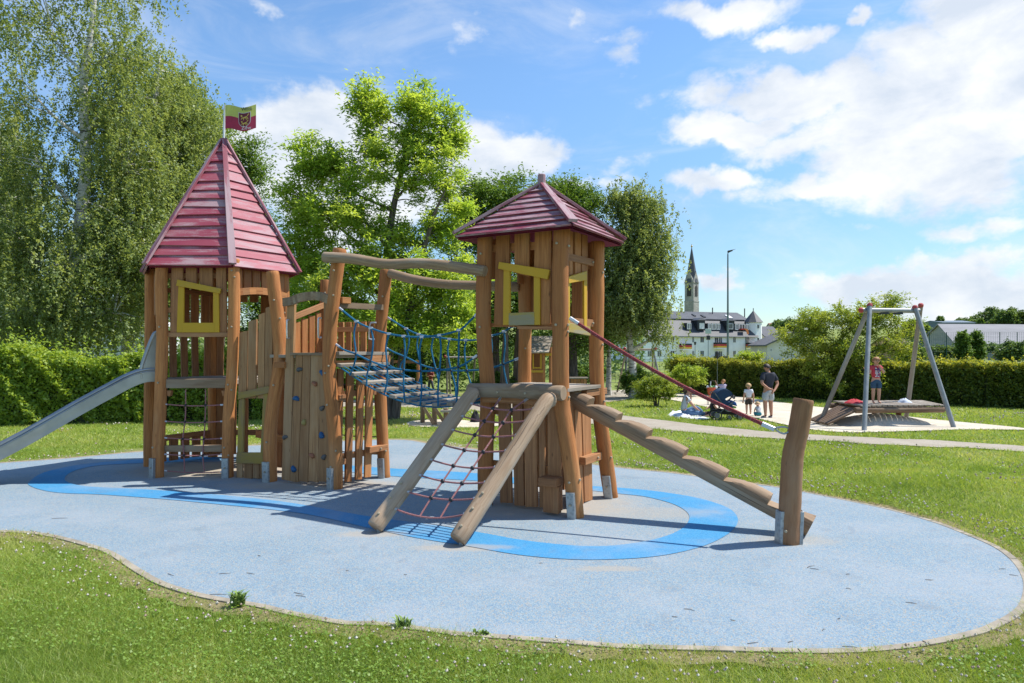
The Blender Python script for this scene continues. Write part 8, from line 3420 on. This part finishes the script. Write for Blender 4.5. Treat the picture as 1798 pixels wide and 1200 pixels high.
def blades():
    g = np.random.default_rng(77)
    Ps, Hs, Ws = [], [], []
    for (y0, y1, dens, h, w) in ((3.7, 5.2, 17000, .042, .0046), (5.2, 7.2, 9500, .044, .0058), (7.2, 10.5, 3600, .050, .009), (10.5, 15, 1500, .055, .013), (15, 22, 620, .065, .020), (22, 34, 170, .075, .034)):
        x1 = .80 * y1 + .4
        n = int(dens * (y1 - y0) * 2 * x1)
        Y = g.uniform(y0, y1, n)
        X = g.uniform(-x1, x1, n)
        keep = np.abs(X) < .78 * Y + .5
        X, Y = X[keep], Y[keep]
        bad = no_grass(X, Y, .0)
        X, Y = X[~bad], Y[~bad]
        dens_k = fractal(X, Y, 1.3, 3)
        dry = dryness(X, Y)
        near = inside(soil_out, X, Y)
        keep = g.uniform(0, 1, len(X)) < np.where(near, .30, 1.0) * np.clip(.55 + dens_k * .8 - dry * .45, .15, 1)
        X, Y = X[keep], Y[keep]
        Ps.append(np.stack([X, Y], 1))
        hk = .55 + .9 * fractal(X, Y, 2.2, 13)
        Hs.append(h * hk * g.uniform(.5, 1.35, len(X)))
        Ws.append(np.full(len(X), w))
    # longer blades creeping over the kerb
    for k in range(len(edge_loop)):
        a, b = edge_loop[k - 1], edge_loop[k]
        L = (b - a).length
        if min(a.y, b.y) > 13 or a.y < 3.5:
            continue
        m = int(L * (300 if a.y < 8 else 130))
        u = g.uniform(0, 1, m)
        t = (b - a).normalized()
        off = -np.abs(g.normal(0, .055, m)) + .012
        X = a.x + (b.x - a.x) * u - t.y * off * KSIGN
        Y = a.y + (b.y - a.y) * u + t.x * off * KSIGN
        kk = g.uniform(0, 1, m) < np.clip((fractal(X, Y, 2.6, 51) - .40) * 4, 0, 1)
        Ps.append(np.stack([X[kk], Y[kk]], 1))
        Hs.append(g.uniform(.03, .085, int(kk.sum())))
        Ws.append(np.full(int(kk.sum()), .006 if a.y < 8 else .010))
    Pn, H_, W_ = np.concatenate(Ps), np.concatenate(Hs), np.concatenate(Ws)
    n = len(Pn)
    z = land_height(Pn[:, 0], Pn[:, 1]) - .016
    base = np.stack([Pn[:, 0], Pn[:, 1], z], 1)
    a = g.uniform(0, 6.283, n)
    s = np.stack([np.cos(a), np.sin(a), np.zeros(n)], 1) * (W_ * g.uniform(.7, 1.3, n))[:, None] * .5
    lean = g.normal(0, 1, (n, 3)) * np.array([1, 1, 0]) * (H_ * .8)[:, None]
    tip = base + lean + np.array([0, 0, 1.0]) * H_[:, None]
    v = np.stack([base - s, base + s, tip], 1).reshape(-1, 3)
    me = bpy.data.meshes.new('lawn_grass')
    me.vertices.add(n * 3)
    me.vertices.foreach_set("co", v.astype(np.float32).ravel())
    me.loops.add(n * 3)
    me.loops.foreach_set("vertex_index", np.arange(n * 3, dtype=np.int32))
    me.polygons.add(n)
    me.polygons.foreach_set("loop_start", np.arange(0, n * 3, 3, dtype=np.int32))
    me.polygons.foreach_set("loop_total", np.full(n, 3, np.int32))
    me.update(calc_edges=True)
    dry = dryness(Pn[:, 0], Pn[:, 1])
    tint = g.normal(.34, .17, n) + .80 * (fractal(Pn[:, 0], Pn[:, 1], .9, 21) - .5) + .38 * dry + np.where(g.uniform(0, 1, n) < .10, .5, 0)
    at = me.attributes.new('tint', 'FLOAT', 'FACE')
    at.data.foreach_set('value', np.clip(tint, 0, 1).astype(np.float32))
    me.materials.append(GRASS)
    o = bpy.data.objects.new('lawn_grass', me)
    COL.objects.link(o)
    tag(o, 'short mown grass blades of the lawn round the play surface', 'grass', kind='stuff')
    print('blades', n)


blades()


def clover():
    g = np.random.default_rng(78)
    # leaves in patches
    n = 70000
    Y = 3.7 + g.uniform(0, 1, n) ** 1.6 * 15
    X = g.uniform(-1, 1, n) * (.78 * Y + .4)
    k = fractal(X, Y, .8, 31)
    keep = (k > .52) & ~no_grass(X, Y, .02)
    X, Y = X[keep], Y[keep]
    z = land_height(X, Y) + .012 + g.uniform(0, .028, len(X))
    C = np.stack([X, Y, z], 1)
    size = .012 + .0017 * Y
    o = leaf_object('clover', C, size, g.normal(.5, .2, len(X)), CLOVER, None, 1.6, .9, 79)
    tag(o, 'patches of clover leaves in the lawn', 'clover', kind='stuff')
    # blossoms
    pts = []
    n = 20000
    Y = 3.8 + g.uniform(0, 1, n) ** 1.15 * 21
    X = g.uniform(-1, 1, n) * (.78 * Y + .4)
    k = fractal(X, Y, .7, 41)
    edge = inside(inset_loop(edge_loop, -.55), X, Y)
    prob = np.clip((k - .53) * 4, 0, 1) * .7 + edge * .75 + .012
    prob *= np.where(Y < 7, .6, 1.0)
    keep = (g.uniform(0, 1, n) < prob) & ~no_grass(X, Y, .03)
    X, Y = X[keep], Y[keep]
    r = (.0062 + .00105 * Y) * g.uniform(.6, 1.2, len(X))
    z = land_height(X, Y) + .035 + g.uniform(0, .03, len(X))
    octa = np.array([[1, 0, 0], [0, 1, 0], [-1, 0, 0], [0, -1, 0], [0, 0, 1], [0, 0, -1]], float)
    fc = np.array([[0, 1, 4], [1, 2, 4], [2, 3, 4], [3, 0, 4], [1, 0, 5], [2, 1, 5], [3, 2, 5], [0, 3, 5]])
    m = len(X)
    v = (np.stack([X, Y, z], 1)[:, None, :] + octa[None] * r[:, None, None]).reshape(-1, 3)
    f = (np.arange(m)[:, None, None] * 6 + fc[None]).reshape(-1, 3)
    me = bpy.data.meshes.new('clover_blossom')
    me.from_pydata(v.tolist(), [], f.tolist())
    t = np.repeat(g.uniform(0, 1, m), 8)
    at = me.attributes.new('tint', 'FLOAT', 'FACE')
    at.data.foreach_set('value', t.astype(np.float32))
    me.materials.append(leaf_mat('clover_blossoms', (.34, .24, .17), (.46, .40, .32), (.58, .56, .49), .1, .02))
    o = bpy.data.objects.new('clover_blossom', me)
    COL.objects.link(o)
    tag(o, 'small white and brownish clover blossoms scattered in the lawn', 'clover blossom', kind='stuff')


clover()


def tuft(px, py, n, h, seed, label):
    """broad-leaved weed growing at the kerb"""
    rs = random.Random(seed)
    b = G0(px, py)
    mb = MB()
    for i in range(n):
        a = rs.uniform(0, 6.28)
        L = h * rs.uniform(.6, 1.15)
        d = V(math.cos(a), math.sin(a), 0)
        s = V(-d.y, d.x, 0) * (.010 * rs.uniform(.6, 1.3))
        o = b + V(rs.uniform(-.05, .05), rs.uniform(-.02, .02), -.01)
        out = rs.uniform(.25, .7)
        prof = [(0, 0, .5), (.35, .1, 1), (.75, .45, .9), (1.0, 1.0, .05)]
        v0 = len(mb.v)
        for (u, k, w) in prof:
            c = o + d * (L * out * k) + V(0, 0, L * u * (1 - .25 * k))
            mb.v += [c - s * w, c + s * w]
        for q in range(len(prof) - 1):
            mb.face((v0 + q * 2, v0 + q * 2 + 1, v0 + q * 2 + 3, v0 + q * 2 + 2), ((0, 0),) * 4)
    o = mb.build('weed', plain('weed_leaf', (.19, .29, .055), .6, 0, .3, 20), None)
    tag(o, label, 'weed')


tuft(417, 1064, 44, .15, 1, 'broad-leaved weed tuft growing over the kerb at the left front')
tuft(708, 1100, 22, .09, 2, 'small weed tuft on the kerb at the middle front')
tuft(845, 1114, 18, .06, 3, 'low weed tuft on the kerb right of the middle front')


def litter():
    """twigs and dead leaves blown on to the rubber"""
    rs = random.Random(12)
    spots = [(383, 1045, 30), (525, 1043, 22), (528, 1048, 20), (105, 911, 26), (62, 934, 30), (1424, 996, 20), (1430, 1000, 14), (1632, 1019, 14), (1600, 1060, 16), (1210, 1072, 18), (1287, 1090, 8), (1185, 1084, 10), (1322, 1130, 22), (1388, 1128, 12),
             (1489, 1009, 8), (1490, 1035, 8), (1473, 1087, 8), (1492, 1137, 24), (1780, 1011, 12), (1760, 1000, 12), (455, 977, 8), (610, 1003, 5), (712, 1010, 6), (950, 990, 6), (300, 1010, 18), (395, 1008, 20), (440, 1008, 18), (1447, 1107, 9)]
    mt = plain('twig_brown', (.10, .075, .055), .8, 0, .3)
    for (px, py, L) in spots:
        b = G0(px, py)
        l = L * b.y / FOC * .5
        a = rs.uniform(-.5, .5)
        d = V(math.cos(a), math.sin(a) * 1.4, 0) * l
        mb = MB()
        mb.tube([b - d + V(0, 0, .004), b + V(rs.uniform(-.01, .01), rs.uniform(-.01, .01), .006), b + d + V(0, 0, .004)], [.002, .0025, .0012], 5)
        o = mb.build('twig', mt, None)
        tag(o, 'thin dry twig lying on the pale blue rubber surface', 'twig', 'twigs on the rubber surface')


litter()
